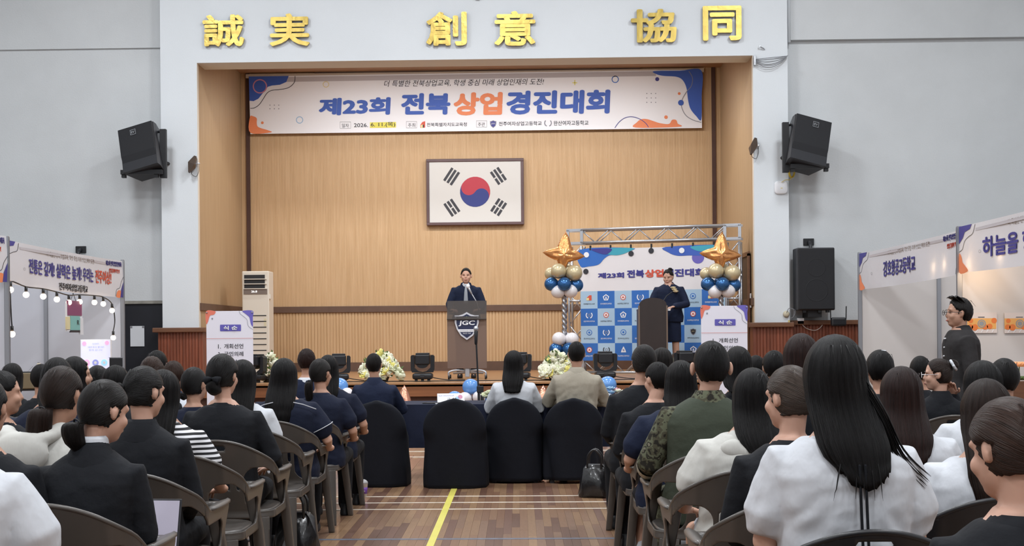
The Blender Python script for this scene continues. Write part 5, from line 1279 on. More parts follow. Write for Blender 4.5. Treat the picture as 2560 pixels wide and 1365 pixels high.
H_ = dict(black=hairmat('black_hair', '0B090A'), soft=hairmat('soft_black_hair', '120E0D'), brown=hairmat('dark_brown_hair', '20140F'), auburn=hairmat('auburn_hair', '21110E'), grey=hairmat('grey_brown_hair', '3C322C'), light=hairmat('light_brown_hair', '2E1E17'))
def ridge(x, seed): return noise.noise(Vector((x, seed * 7.3, 1.7)))
def headM(pose):
    dz = .40 if pose.get('stand') else 0
    N = Vector((pose.get('hx', 0) * .6, pose.get('lean', 0), 1.03 + dz))
    Rm = Matrix.Rotation(R(pose.get('hy', 0)), 4, 'Z') @ Matrix.Rotation(R(-pose.get('hp', 0)), 4, 'X') @ Matrix.Rotation(R(pose.get('hr', 0)), 4, 'Y')
    pv = N + Vector((pose.get('hx', 0) * .4, -.0, .06))
    return Matrix.Translation(pv) @ Rm @ Matrix.Translation((0, .018, .09 - pose.get('hd', 0))), N
PROF = [(.44, .160, .12), (.52, .17, .125), (.62, .148, .108), (.74, .148, .102), (.85, .160, .106), (.91, .168, .104), (.95, .162, .094), (.985, .125, .080), (1.015, .082, .066), (1.045, .058, .056)]
def torso(bm, pose, inf, zmin=.40):
    dz = .40 if pose.get('stand') else 0; w_ = pose.get('w', 1); ln = pose.get('lean', 0); L = []
    for z, a, b in PROF:
        t = max(0, (z - .5) / .53); k = pose.get('hx', 0) * .6 * t
        zz = z + (dz if z > .5 else dz * .98)
        if inf and z > 1.04:
            if not pose.get('coll'): continue
            z, a, b, zz = 1.03, .060, .052, 1.03 + dz
        L.append((k, ln * t ** 1.3 - .008 * math.sin(t * 3), zz, (a + inf * (1.2 if z < .95 else .9)) * w_, b + inf + (w_ - 1) * .06, 2.5))
    loft(bm, L, 28)
def joints(pose, s):
    dz = .40 if pose.get('stand') else 0; ln = pose.get('lean', 0); w_ = pose.get('w', 1); hx = pose.get('hx', 0) * .5
    S_ = Vector((s * .158 * w_ + hx, ln * .85, .938 + dz))
    a = pose.get('arm', 'lap')
    if isinstance(a, dict): a = a.get(s, 'lap')
    T_ = {'lap': ((.205, .03 + ln * .5, .71), (.12, .27, .60), (.05, .335, .585)), 'phone': ((.21, .16, .82), (.06, .29, 1.10), (.03, .30, 1.18)), 'chin': ((.22, .12, .80), (.13, .10, 1.02), (.10, .06, 1.09)),
          'table': ((.245, .12 + ln * .5, .74), (.14, .36, .74), (.07, .42, .735)), 'lectern': ((.225, .08, 1.12), (.2, .30, 1.04), (.16, .38, 1.03)), 'desk': ((.24, .08, 1.11), (.12, .28, 1.08), (.06, .34, 1.06)), 'side': ((.225, -.02, 1.06), (.22, .06, .82), (.21, .08, .73)), 'wide': ((.245, .02 + ln * .5, .72), (.22, .25, .64), (.15, .31, .62))}[a]
    E_, W_, T2 = [Vector((s * p[0] * (w_ if p[0] > .18 else 1) + hx * .5, p[1], p[2])) for p in T_]
    return S_, E_, W_, T2
def arm(bm, pose, s, inf, upto=1.0, flare=0, fingers=None):
    S_, E_, W_, T2 = joints(pose, s); A = Vector((s * .10, S_.y, S_.z - .01))
    if upto < 1:
        q = S_.lerp(E_, upto); tube(bm, [A, S_, S_.lerp(E_, upto * .5), q], [.044 + inf, .046 + inf, .048 + inf + flare * .5, .050 + inf + flare], 14); return q
    m = S_.lerp(E_, .5)
    tube(bm, [A, S_, m, E_, E_.lerp(W_, .5), W_], [.042 + inf, .046 + inf, .043 + inf, .038 + inf * 1.1, .034 + inf, .026 + inf * 1.1], 14)
def hand(bm, pose, s, voxel_part=True):
    S_, E_, W_, T2 = joints(pose, s); d = (T2 - W_).normalized(); side = d.cross(Vector((0, 0, 1)))
    if side.length < .1: side = Vector((1, 0, 0))
    side.normalize(); up = side.cross(d).normalized(); pc = W_ + d * .045
    M3 = Matrix((side, d, up)).transposed().to_4x4()
    if voxel_part: ell(bm, pc, (.038, .048, .016), 12, 8, M3); tube(bm, [W_ - d * .03, W_ + d * .02], [.026, .024], 10); return
    for k in range(4):
        o = (k - 1.5) * .0185; b = pc + side * o + d * .035; Lf = (.062, .072, .068, .052)[k] if s > 0 else (.052, .068, .072, .062)[k]
        tube(bm, [b - d * .015, b + d * Lf * .4 + up * .003, b + d * Lf * .75 - up * .01, b + d * Lf * .95 - up * .028], [.0095, .009, .0082, .007], 8)
    t = pc - side * s * .03 - d * .012; tube(bm, [t + side * s * .012, t - side * s * .022 + d * .022 - up * .006, t - side * s * .03 + d * .05 - up * .016], [.012, .0105, .0085], 8)
def leg_j(pose, s):
    if pose.get('stand'): return Vector((s * .09, 0, .90)), Vector((s * .10, .02, .49)), Vector((s * .105, -.02, .09))
    f = pose.get('foot', .40); return Vector((s * .09, 0, .50)), Vector((s * .125, .43, .51)), Vector((s * .12, f, .09))
def figure(pose):
    k = repr(sorted((a, repr(b)) for a, b in pose.items()))
    if k in FIG: return FIG[k]
    vox = pose.get('vox', .0115); out = {}; Mh, N = headM(pose); dz = .40 if pose.get('stand') else 0
    hv = lambda *p: Mh @ Vector(p)
    # one continuous body: head, neck, trunk, arms, hands and legs
    bm = BM(); M3 = Mh.to_3x3().to_4x4()
    ell(bm, hv(0, -.012, .022), (.073, .092, .097), 20, 14, M3); fw = pose.get('fw', 1); ell(bm, hv(0, .018, -.036), (.063 * fw, .068, .074), 18, 12, M3); ell(bm, hv(0, .036, -.080), (.043 * fw, .042, .030), 14, 10, M3)
    for s in (-1, 1):
        ex = pose.get('ear', 0); ell(bm, hv(s * (.076 + ex), -.008, -.002), (.0095 + ex * .2, .016 + ex * .4, .028 + ex * .5), 10, 8, M3 @ Matrix.Rotation(s * R(22), 4, 'Z'))
        ell(bm, hv(s * .036 * fw, .052, -.026), (.028, .028, .028), 10, 8, M3); ell(bm, hv(s * .026, .066, .026), (.026, .015, .014), 10, 8, M3)
    tube(bm, [hv(0, .076, .018), hv(0, .086, -.008), hv(0, .0895, -.022)], [.007, .010, .0135], 10); ell(bm, hv(0, .080, -.056), (.024, .012, .012), 10, 8, M3)
    tube(bm, [N + Vector((0, 0, -.06)), N + Vector((0, .0, .02)), hv(0, -.022, -.05)], [.058, .047, .048], 14)
    torso(bm, pose, 0)
    for s in (-1, 1):
        arm(bm, pose, s, 0); hand(bm, pose, s, True)
        h_, kn, an = leg_j(pose, s); tube(bm, [h_, h_.lerp(kn, .5), kn, kn.lerp(an, .35), an], [.08, .074, .056, .054, .036], 12); tube(bm, [an + Vector((0, 0, -.02)), an + Vector((0, .06, -.05)), an + Vector((0, .14, -.06))], [.034, .034, .024], 10)
    me = voxel(bm, vox, 3 if vox < .008 else 2, .5)
    b2 = BM(); b2.from_mesh(me)
    for s in (-1, 1): hand(b2, pose, s, False)
    for f in b2.faces: f.smooth = True
    b2.to_mesh(me); b2.free(); out['body'] = me
    # garments
    slv = pose.get('slv', 'long'); inf = pose.get('inf', .014)
    bm = BM(); torso(bm, pose, inf)
    bs = BM() if pose.get('split') else bm
    for s in (-1, 1):
        if slv == 'long': arm(bs, pose, s, inf)
        else: arm(bs, pose, s, inf, .62, .012)
    gv = pose.get('gvox', .0115)
    out['top'] = voxel(bm, gv, 3)
    if bs is not bm: out['sleeves'] = voxel(bs, gv, 3)
    for kk in ('top', 'sleeves'):
        if kk in out and pose.get('folds', 1):
            me = out[kk]; am = .0022 * pose.get('folds', 1); nn = [v.normal.copy() for v in me.vertices]
            for v, n_ in zip(me.vertices, nn):
                c = v.co; q = Vector((c.x * 7 + c.z * 4 * (1 if c.x > 0 else -1), c.y * 6, c.z * 11)); r_ = 1 - abs(noise.noise(q)) * 2.2; r2 = noise.noise(q * 2.7 + Vector((5, 1, 3)))
                dd = am * (r_ * .9 + r2 * .6)
                if pose.get('folds', 1) > 1.1:
                    cz = c.z - (.40 if pose.get('stand') else 0); ax = abs(c.x) - .135; az = cz - .85; rr2 = math.hypot(ax, az); n3 = noise.noise(c * 6)
                    dd += .0028 * math.sin(cz * 42 + abs(c.x) * 60 + 5 * n3) * min(1, max(0, (abs(c.x) - .04) / .08)) * min(1, max(0, (.93 - cz) / .15)) + .0025 * math.sin(cz * 75 + 7 * n3) * max(0, 1 - abs(cz - .66) / .12)
                v.co = c + n_ * dd
    if pose.get('hem', 1):
        rg = []; bm = BM()
        for z, rx, ry, yo in ((-.062, .15, .088, -.008), (-.04, .118, .082, -.008), (-.018, .086, .072, -.008), (.004, .064, .062, -.004), (.0, .056, .056, -.002)) if not pose.get('coll') else ((-.062, .15, .092, -.01), (-.04, .12, .088, -.01), (-.012, .086, .078, -.012), (.022, .066, .067, -.008), (.036, .058, .060, -.002), (.02, .052, .054, .002)):
            L = []
            for i in range(24):
                t = 2 * PI * i / 24; L.append(bm.verts.new(N + Vector((math.cos(t) * rx * (1 + (pose.get('w', 1) - 1) * (1 if z < 0 else .3)) * 1.02, math.sin(t) * ry * 1.03 + yo + (.0 if t < PI else -.003), z + (-.02 * max(0, math.sin(t)))))))
            rg.append(L)
        join(bm, rg, False); out['collar'] = mesh(bm, True)
    lg = pose.get('legs', 'pants'); bm = BM()
    if lg == 'pants':
        for s in (-1, 1):
            h_, kn, an = leg_j(pose, s); tube(bm, [h_, h_.lerp(kn, .5), kn, kn.lerp(an, .4), an + Vector((0, 0, .0))], [.098, .088, .07, .064, .056], 12)
        if not pose.get('stand'): ell(bm, (0, .0, .50), (.18, .13, .09), 16, 10)
        else: ell(bm, (0, 0, .92), (.17, .115, .12), 16, 10)
    elif pose.get('stand'):
        loft(bm, [(0, 0, .52, .185, .13), (0, 0, .7, .185, .14), (0, 0, .95, .18, .13), (0, 0, 1.06, .15, .11)], 24, 2.4)
    else:
        tube(bm, [(0, .0, .50), (0, .2, .52), (0, .38, .52)], [.13, .125, .115], 20, True, 1.35, (0, 0, 1)) ; ell(bm, (0, .0, .50), (.19, .14, .10), 16, 10); ell(bm, (0, .2, .50), (.2, .2, .085), 16, 10)
    out['bottom'] = voxel(bm, .014, 2)
    out['shoe'] = []
    for s in (-1, 1):
        bm = BM(); h_, kn, an = leg_j(pose, s); a = an; M_ = Matrix.Translation((a.x, a.y, 0)); L = [(0, .05, .0, .04, .125), (0, .05, .02, .043, .13), (0, .045, .04, .04, .118), (0, .02, .07, .036, .085), (0, -.015, .10, .036, .045)]
        loft(bm, L, 20, 2.6, M_); out['shoe'].append(mesh(bm, True))
    FIG[k] = out; return out
FIG = {}
def backy(z, pose):
    dz = .40 if pose.get('stand') else 0; z -= dz; t = max(0, (z - .5) / .53)
    b = .115
    for (z0, a0, b0), (z1, a1, b1) in zip(PROF, PROF[1:]):
        if z0 <= z <= z1: b = b0 + (b1 - b0) * (z - z0) / (z1 - z0)
    if z > 1.05: b = .06
    return pose.get('lean', 0) * t ** 1.3 - b - pose.get('inf', .014)
def hair(style, pose, seed, part=None):
    """hair mesh: a combed cap, then a tail, bun or fall; uv runs along the strands"""
    Mh, N = headM(pose); bm = BM(); uvl = bm.loops.layers.uv.new('UVMap'); rd = random.Random(seed)
    ht = style.get('kind'); fall = ht in ('long', 'bob'); short = ht == 'short'; vol = style.get('vol', 1.0)
    tie = Vector(style.get('tie', (0, -.1, -.035)))
    cen = Vector((0, -.014, .018)); rad = Vector((.084, .1, .107)) * vol
    if short: rad = Vector((.081, .098, .107)) * vol
    pole = (tie - cen).normalized() if ht in ('pony', 'bun') else Vector((0, -.35, 1)).normalized()
    up, v_ = frame_of(pole); NS, NR = 72, 26; rg = []; frq = 13 if not short else 9
    for i in range(NR + 1):
        th = PI * (.004 + .992 * i / NR); row = []
        for k in range(NS):
            ph = 2 * PI * k / NS; d = pole * math.cos(th) + (up * math.cos(ph) + v_ * math.sin(ph)) * math.sin(th)
            g = ridge(frq * math.cos(ph) + 3, seed) * ridge(frq * math.sin(ph) + 9, seed + 1) * 2.2 + .35 * ridge(31 * ph + i * .1, seed)
            g = max(-1, min(1, g)); m_ = 1 + .02 * g * math.sin(th) * (2.0 if style.get('curl') else 1)
            if style.get('curl'): m_ += .035 * noise.noise(Vector((d.x * 7, d.y * 7, d.z * 7 + seed)))
            if style.get('flat'): m_ -= .0
            p = cen + Vector((d.x * rad.x, d.y * rad.y, d.z * rad.z)) * m_
            # the face, and for cut hair the neck, stay free
            hl = style.get('hl', .052); fr = style.get('front', .030)
            if p.y > fr and p.z < hl + (.02 if abs(p.x) < .045 else -.01 - .25 * max(0, .06 - p.y)): p = cen + (p - cen) * .80
            if not fall and (p.z < -.062 + 2.2 * max(0, p.y - .0)): p = cen + (p - cen) * .84
            if not fall and abs(p.x) > .06 and -.035 < p.y < .03 and p.z < .024: p.x *= .86 - pose.get('ear', 0) * 2
            if short and p.z < 0: p.x *= 1 + 2.6 * max(-.07, p.z)
            row.append(Mh @ p)
        rg.append(row)
    def add(rows, closed=True, u0=0):
        VV = [[bm.verts.new(p) for p in r] for r in rows]; n = len(rows[0])
        for i in range(len(rows) - 1):
            for k in range(n if closed else n - 1):
                k2 = (k + 1) % n; f = bm.faces.new((VV[i][k], VV[i][k2], VV[i + 1][k2], VV[i + 1][k])); f.smooth = True
                for lp, (a, b) in zip(f.loops, ((k, i), (k + 1, i), (k + 1, i + 1), (k, i + 1))): lp[uvl].uv = (u0 + a / n, b / len(rows))
        for r in (VV[0], VV[-1]):
            try: bm.faces.new(r)
            except ValueError: pass
    add(rg)
    hc = Mh @ Vector((0, 0, 0)); top_ = hc.z + .03
    if fall:
        zend = style.get('end', .80) + (.40 if pose.get('stand') else 0); nz = 40; hq = Mh @ Vector((0, -.014, .018)); rz = .112 * vol; top_ = hq.z + rz; rows = []; n2 = 96; wid = style.get('wid', 1.0); swx = style.get('sway', 0)
        hb = (Mh @ Vector((0, -.02, 0)))
        for i in range(nz + 1):
            t = (i / nz) ** 1.35; z = top_ + (zend - top_) * t; row = []
            a = min(1, max(0, (hq.z - z) / .13)); bq = min(1, max(0, (hq.z - z - .10) / .10)); bq = bq * bq * (3 - 2 * bq); dm = math.sqrt(max(.0008, 1 - (max(0, z - hq.z) / rz) ** 2))
            rx = (.0875 * vol * (1 - a) + .094 * a * wid) * dm; ry = (.103 * vol * (1 - a) + .072 * a) * dm
            cy = hq.y + (hb.y - .017 - hq.y) * a; cxx = hq.x + (hb.x - hq.x) * a
            thk = style.get('thk', .03); zs = (1.35 if pose.get('stand') else .95); outer0 = hq.y - .103 * vol * dm
            sm = min(1, max(0, (hq.z - .06 - z) / max(.1, hq.z - .06 - zs))); sm = sm * sm * (3 - 2 * sm); outer = outer0 * (1 - sm) + (backy(min(z, zs), pose) - thk * 1.1) * sm
            ry = ry * (1 - sm) + thk * sm; cy = outer + ry
            cxx += swx * max(0, t - .3) ** 1.2; e = (1 - t)
            rx *= 1 + .04 * math.sin(t * 5 + seed) - (.30 * max(0, t - .72) / .28 if style.get('taper', 1) else 0)
            for k in range(n2):
                ph = 2 * PI * k / n2; g = (dm if z > hq.z else 1) * ridge(16 * math.cos(ph), seed) + .6 * ridge(37 * math.sin(ph) + 4 * math.cos(ph), seed + 3)
                q = 1 + (.05 + .05 * t) * g; zz = z
                if i == nz: zz = z + .018 * ridge(40 * ph, seed + 5) + .04 * (abs(math.cos(ph)) ** 2) * style.get('curve', 1)
                elif t > .8: zz = z + .04 * (abs(math.cos(ph)) ** 2) * style.get('curve', 1) * (t - .8) / .2
                x = cxx + rx * math.cos(ph) * q; y = cy + ry * math.sin(ph) * q
                fy = hb.y + style.get('fy', .025)
                if y > fy: y = fy - (y - fy) * .2
                row.append(Vector((x, y, zz)))
            rows.append(row)
        add(rows)
        for k in range(style.get('wisps', 0)):
            x0 = rd.uniform(-1, 1); z0 = zend + rd.uniform(.08, .2); pts = []
            for j in range(7):
                t = j / 6; z = z0 + (zend - .02 - rd.random() * .02 - z0) * t; pts.append(Vector((cxx + x0 * (.075 + .03 * t) * wid, backy(z, pose) - .03 - .012 * t, z)))
            wisp(bm, uvl, pts, .0022)
        if style.get('strand'):
            a = hc + Vector((.06, -.06, -.02)); pts = catmull([tuple(a), tuple(a + Vector((.055, -.03, -.12))), tuple(a + Vector((.10, -.025, -.24))), tuple(a + Vector((.17, -.005, -.32)))], 5, False)
            for o in range(16): wisp(bm, uvl, [Vector(p) + Vector((.0028 * o * (j / len(pts)) - .012, -.003 * (o % 3) + .0015 * math.sin(j * .5 + o), .0045 * o + .006 * math.sin(o * 2.3) * j / len(pts))) for j, p in enumerate(pts)], .0055)
    if ht == 'pony':
        t0 = Mh @ tie; ln_ = style.get('len', .2); sx = style.get('sx', 0)
        d = ((Mh.to_3x3() @ Vector((0, -1, -.25))).normalized()); pts = catmull([tuple(t0 - d * .02), tuple(t0 + d * .026 + Vector((0, 0, -.006))), tuple(t0 + d * .032 + Vector((sx * .3, 0, -ln_ * .35))), tuple(t0 + d * .018 + Vector((sx * .8, 0, -ln_ * .75))), tuple(t0 + d * .01 + Vector((sx, .0, -ln_)))], 5, False)
        n = len(pts); fat = style.get('fat', 1); rows = []
        for i, p in enumerate(pts):
            t = i / (n - 1); r_ = (.013 + .024 * math.sin(PI * min(1, t * .95 + .05)) ** .7) * fat * (1 - max(0, t - .7) / .3 * .72); row = []
            for k in range(40):
                ph = 2 * PI * k / 40; q = 1 + .16 * ridge(14 * math.cos(ph) + 5 * math.sin(ph), seed); row.append(Vector(p) + Vector((math.cos(ph) * r_ * q, math.sin(ph) * r_ * q * .8, (.012 * ridge(20 * ph, seed) if i == n - 1 else 0))))
            rows.append(row)
        add(rows)
    if ht == 'bun':
        b0 = cen + (tie - cen).normalized() * ((tie - cen).length + .018 + style.get('out', 0)); r_ = style.get('br', .042); rows = []; d = (tie - cen).normalized(); u2, v2 = frame_of(d)
        for i in range(15):
            th = PI * (.01 + .98 * i / 14); row = []
            for k in range(36):
                ph = 2 * PI * k / 36; q = 1 + .07 * math.sin(3 * ph + i * .9) + .05 * ridge(15 * math.cos(ph) + i, seed)
                row.append(Mh @ (b0 + d * math.cos(th) * r_ * .72 + (u2 * math.cos(ph) + v2 * math.sin(ph)) * math.sin(th) * r_ * q))
            rows.append(row)
        add(rows)
    for k in range(style.get('fly', 4)):
        x0 = rd.uniform(-.05, .05); a = Mh @ Vector((x0, -.06, .105)); wisp(bm, uvl, [a, a + Vector((.01, -.03, .0)), a + Vector((.03 * rd.uniform(-1, 1), -.07, -.05))], .002)
    if style.get('quiff'):
        for k in range(16):
            x0 = -.06 + .12 * (k % 8) / 7; y0 = .05 - .035 * (k // 8); a = Vector((x0, y0 - .03, .085)); pts = [Mh @ (a + Vector(q)) for q in ((0, -.02, -.004), (.004, .015, .034), (.0, .045, .044 + .01 * rd.random()), (.01 * rd.uniform(-1, 1), .062 - .02 * rd.random(), .038))]
            wisp(bm, uvl, pts, .018)
    me = mesh(bm, True); return me
def wisp(bm, uvl, pts, r_):
    pts = [Vector(p) for p in pts]; rows = []; n = len(pts)
    for i, p in enumerate(pts):
        d = (pts[min(i + 1, n - 1)] - pts[max(i - 1, 0)]).normalized(); u, v = frame_of(d); w_ = r_ * (math.sin(PI * (.12 + .86 * i / (n - 1))) + .08)
        rows.append([bm.verts.new(p + u * math.cos(a) * w_ + v * math.sin(a) * w_ * .4) for a in (0, PI / 3, 2 * PI / 3, PI, 4 * PI / 3, 5 * PI / 3)])
    join(bm, rows, True)
EXTRA = {}
SEATED = []
def person(px, ytop, Y, st, hc, top, label, bxp=None, rz=0, skin=None, bottom='trousers', shoes=None, seat=True, chx=None, dark=False, clab=None, sc=None, group=None, collar=None, slcol=None, **pose):
    hp = P(px, ytop, Y); pose = dict(pose)
    if bxp is not None: pose['hx'] = round((hp.x - PX(bxp, ytop, Y)) * 50) / 50
    X = PX(bxp, ytop, Y) if bxp is not None else hp.x
    Mh, N = headM(pose); zt0 = max((Mh @ Vector((0, y, z))).z for y, z in ((0, .125), (-.08, .09), (-.1, .05), (.04, .12)))
    s = sc or max(.9, min(1.1, hp.z / zt0)); zb = 0
    if pose.get('stand') and seat is None: zb = STG + .008; s = (hp.z - zb) / zt0
    e_ = empty('person', (X, Y, zb), rz, label, 'person', group); e_.scale = (s,) * 3
    F = figure(pose)
    link('body', F['body'], skin or M_skin, e_); link('jacket' if pose.get('slv', 'long') == 'long' else 'shirt', F['top'], C_[top], e_)
    if 'sleeves' in F: link('sleeves', F['sleeves'], C_[slcol or top], e_)
    if 'collar' in F: link('collar', F['collar'], C_[collar or top], e_)
    link('skirt' if pose.get('legs') else 'trousers', F['bottom'], C_[bottom], e_)
    for q in F['shoe']: link('shoe', q, shoes or M_black, e_)
    sd = int(abs(px) * 7 + ytop) % 97
    link('hair', hair(st, pose, sd), H_[hc], e_)
    if st.get('kind') in ('pony', 'bun') and st.get('band', 'black'):
        bm = BM(); c = Mh @ Vector(st.get('tie', (0, -.1, -.035))); d = Mh.to_3x3() @ (Vector(st.get('tie', (0, -.1, -.035))) - Vector((0, -.014, .018))).normalized(); u, v = frame_of(d)
        rr = (st.get('br', .02) * (.95 if st.get('band') == 'white' else .75) if st['kind'] == 'bun' else .018); wv = .018 if st.get('band') == 'white' else .006
        pts = [c + d * (.012 + st.get('out', 0) * .75) + (u * math.cos(a) + v * math.sin(a)) * rr * (1 + (.12 * math.sin(9 * a) if wv > .01 else 0)) for a in [2 * PI * i / 28 for i in range(29)]]
        tube(bm, pts, wv * .6, 8, False); ob('hair_tie', bm, C_['white'] if st.get('band') == 'white' else M_black, e_, True)
    if seat and not pose.get('stand'): SEATED.append((X if chx is None else chx, Y - .2 * s, label, dark, clab))
    return e_, Mh, pose
def S_(kind, **k): k['kind'] = kind; return k
LONG, BOB, SHORT, PONY, BUN = S_('long'), S_('bob', end=.98), S_('short'), S_('pony'), S_('bun')
AL, AR = -1.60, .91
# ------------------------------------------------------------------ the audience, nearest rows first
GL, GR = 'audience on the left', 'audience on the right'
person(-128, 912, 3.7, SHORT, 'black', 'white', 'person in a white short-sleeved shirt cut off by the lower left picture edge', slv='short', inf=.02, w=1.12, arm='wide', gvox=.008, group=GL, collar='white')
person(-45, 938, 4.5, BUN, 'black', 'black', 'person in a black blazer cut off at the left edge behind the white shirt', group=GL)
e, Mh, ps = person(230, 953, 4.6, S_('pony', tie=(.0, -.1, -.055), len=.12, sx=.0, fat=1.15), 'soft', 'black', 'person in a black blazer with short low ponytail bowed over a laptop', bxp=207, hy=-38, hp=14, vox=.008, gvox=.008, lean=.03, coll=1, chx=AL + .02, clab='taupe plastic armchair nearest the camera left of the aisle, under the person with the laptop', group=GL, collar='black', skin=M_skin2)
bm = BM(); N_ = headM(ps)[1]; rg = []
for z, r_ in ((.0, .066), (.045, .062), (.058, .058), (.04, .055)): rg.append([bm.verts.new(N_ + Vector((r_ * math.cos(t), r_ * math.sin(t) * .95 - .004, z - .02 * max(0, math.sin(t))))) for t in [2 * PI * i / 24 for i in range(24)]])
join(bm, rg, False); ob('shirt_collar', bm, C_['white'], e, True)
person(0, 927, 6.4, S_('short', vol=1.02), 'black', 'black', 'person in a black top looking right at the left edge above the white hoodie', hy=-60, vox=.008, group=GL)
e, Mh, ps = person(149, 915, 5.25, S_('pony', tie=(-.02, -.098, -.06), len=.22, fat=1.5, sx=-.02), 'brown', 'hoodie', 'person in a white hoodie with a long thick brown ponytail', bxp=100, hy=-12, hp=6, inf=.03, gvox=.009, collar='hoodie', group=GL)
bm = BM(); tube(bm, catmull([(-.13, -.03, 1.03), (-.10, -.10, 1.02), (-.02, -.14, 1.00), (.06, -.12, 1.01), (.10, -.04, 1.04)], 5, False), .04, 12, True, .8); ell(bm, (-.03, -.15, .95), (.12, .05, .09), 16, 10); link('hood', voxel(bm, .01, 3), C_['hoodie'], e)
e, Mh, ps = person(345, 915, 5.6, S_('bun', tie=(-.035, -.10, .005), br=.036), 'black', 'black', 'person in a black blazer with a coiled bun above the laptop screen', bxp=362, hy=-30, hp=6, vox=.008, gvox=.009, coll=1, chx=AL, clab='taupe plastic armchair behind the laptop screen left of the aisle', group=GL, skin=M_skin2)
person(408, 925, 6.4, S_('long', end=.86, wid=.95), 'black', 'stripe', 'person with long black hair and a black and white striped sleeve', bxp=425, slv='short', chx=AL, clab='taupe plastic armchair under the long-haired person in stripes', group=GL, arm='wide')
e, Mh, ps = person(553, 886, 7.2, S_('bun', tie=(0, -.098, -.055), br=.046, vol=1.05), 'black', 'black', 'person in a black jacket with a netted low bun under a black ribbon', bxp=562, hy=-16, hp=2, w=1.1, vox=.009, gvox=.009, arm='wide', chx=AL, clab='taupe plastic armchair under the person with the ribbon bun', group=GL, skin=M_skin2)
for sgn in (-1, 1):
    bm = BM(); M_ = Mh @ Matrix.Translation((0, -.125, -.01)) @ Matrix.Rotation(sgn * R(20), 4, 'Y')
    vs = [[bm.verts.new(M_ @ Vector((sgn * x, y, z))) for y, z in ((-.012, -h), (-.02, 0), (-.012, h), (.008, h), (.008, -h))] for x, h in ((.004, .006), (.022, .018), (.045, .024), (.05, .015))]
    join(bm, vs); ob('ribbon_loop', bm, C_['black'], e, True)
person(606, 900, 8.05, S_('long', end=.82), 'black', 'white', 'person with long straight black hair half hidden behind the ribbon bun', slv='short', chx=AL, clab='taupe plastic armchair partly hidden between two others left of the aisle', group=GL)
e, Mh, ps = person(705, 898, 8.75, S_('long', end=.74, wid=1.12, sway=-.04, vol=1.05), 'black', 'jersey', 'broad person with very long straight black hair in a navy jersey with white piping', bxp=716, slv='short', w=1.2, inf=.024, hy=-22, vox=.009, arm='wide', chx=AL, clab='taupe plastic armchair under the person in the piped navy jersey', group=GL, skin=M_skin2)
for s in (-1, 1):
    bm = BM(); tube(bm, [(s * .075, -.145, 1.0), (s * .14, -.135, .985), (s * .225, -.10, .95)], .0035, 6); ob('white_piping', bm, C_['white'], e)
    S2, E2, W2, T2 = joints(ps, s); c = S2.lerp(E2, .6); u, v = frame_of(E2 - S2); bm = BM(); tube(bm, [c + (u * math.cos(a) + v * math.sin(a)) * .092 for a in [2 * PI * i / 24 for i in range(25)]], .003, 5, False); ob('white_piping', bm, C_['white'], e)
person(799, 896, 9.6, S_('pony', tie=(-.03, -.1, -.055), len=.2, fat=.9), 'soft', 'jersey', 'person in a navy jersey with a thin low ponytail, head turned right', bxp=805, slv='short', hy=-25, chx=AL + .02, clab='taupe plastic armchair fourth from the judges table left of the aisle', group=GL, arm='wide')
person(817, 888, 10.2, S_('long', end=.88), 'black', 'jersey', 'person with long black hair in a navy jersey, front end of the left aisle', bxp=838, slv='short', chx=AL + .04, clab='taupe plastic armchair at the front end of the left aisle beside the purple cup', group=GL, arm='wide')
person(766, 873, 12.0, S_('short', curl=1, vol=1.08), 'auburn', 'navy', 'person with curly brown hair in a navy suit at the left end of the table', collar='white', seat=False)
person(483, 917, 8.05, S_('bun', tie=(-.02, -.095, -.06), br=.03), 'black', 'jersey', 'person in navy with a low bun between the ribbon bun and the brown-haired person', hy=-20, group=GL)
person(432, 903, 9.6, S_('short', curl=.6, vol=1.04), 'light', 'tee', 'person with short light brown hair in a white tee shirt', slv='short', hp=4, group=GL)
person(379, 890, 8.75, S_('bun', tie=(.0, -.1, .02), br=.03, curl=1), 'light', 'black', 'person with a small brown bun before the red-brown wainscot', group=GL)
person(392, 876, 10.3, S_('short', vol=1.03), 'black', 'navy', 'black-haired person farthest back before the left pillar', group=GL)
person(288, 914, 8.05, S_('long', end=.95), 'black', 'black', 'long-haired person holding a phone up beside the lit display', arm={1: 'phone', -1: 'lap'}, group=GL)
person(243, 916, 8.8, S_('bun', tie=(0, -.1, .01), br=.03), 'black', 'black', 'person with a round black head under the lit display', group=GL)
person(143, 897, 7.2, S_('long', end=1.0, vol=1.05), 'black', 'jersey', 'person in a navy jersey behind the white hoodie', bxp=90, w=1.05, slv='short', inf=.022, group=GL)
person(184, 892, 8.0, S_('bob', end=1.02), 'black', 'black', 'person looking right beside the lit display', hy=-65, vox=.008, group=GL)
person(102, 924, 9.4, S_('short'), 'black', 'black', 'small dark head left of the navy jersey in the back rows', group=GL)
person(30, 935, 9.6, S_('bob', end=1.0), 'black', 'black', 'dark-haired person beside the tan-padded chair', group=GL)
# judges
person(932, 882, 11.9, S_('short', vol=.98), 'soft', 'navy', 'person in a dark navy suit seated on the leftmost covered chair', bxp=939, w=1.02, arm='table', inf=.02, seat=False, skin=M_skin, coll=1)
person(1284, 880, 12.15, S_('long', end=.90, wid=1.15, vol=1.12, curve=.3, sway=-.02), 'black', 'white', 'person with shoulder-length black hair and a loose white blouse at the table', slv='long', inf=.03, w=.98, arm='table', seat=False, folds=1.3)
e, Mh, ps = person(1443, 853, 12.1, S_('short', vol=1.0), 'black', 'beige', 'person in a beige jacket seated on the rightmost covered chair', bxp=1441, w=1.08, inf=.022, arm='table', seat=False, coll=1, vox=.009, skin=M_skin, folds=1.2)
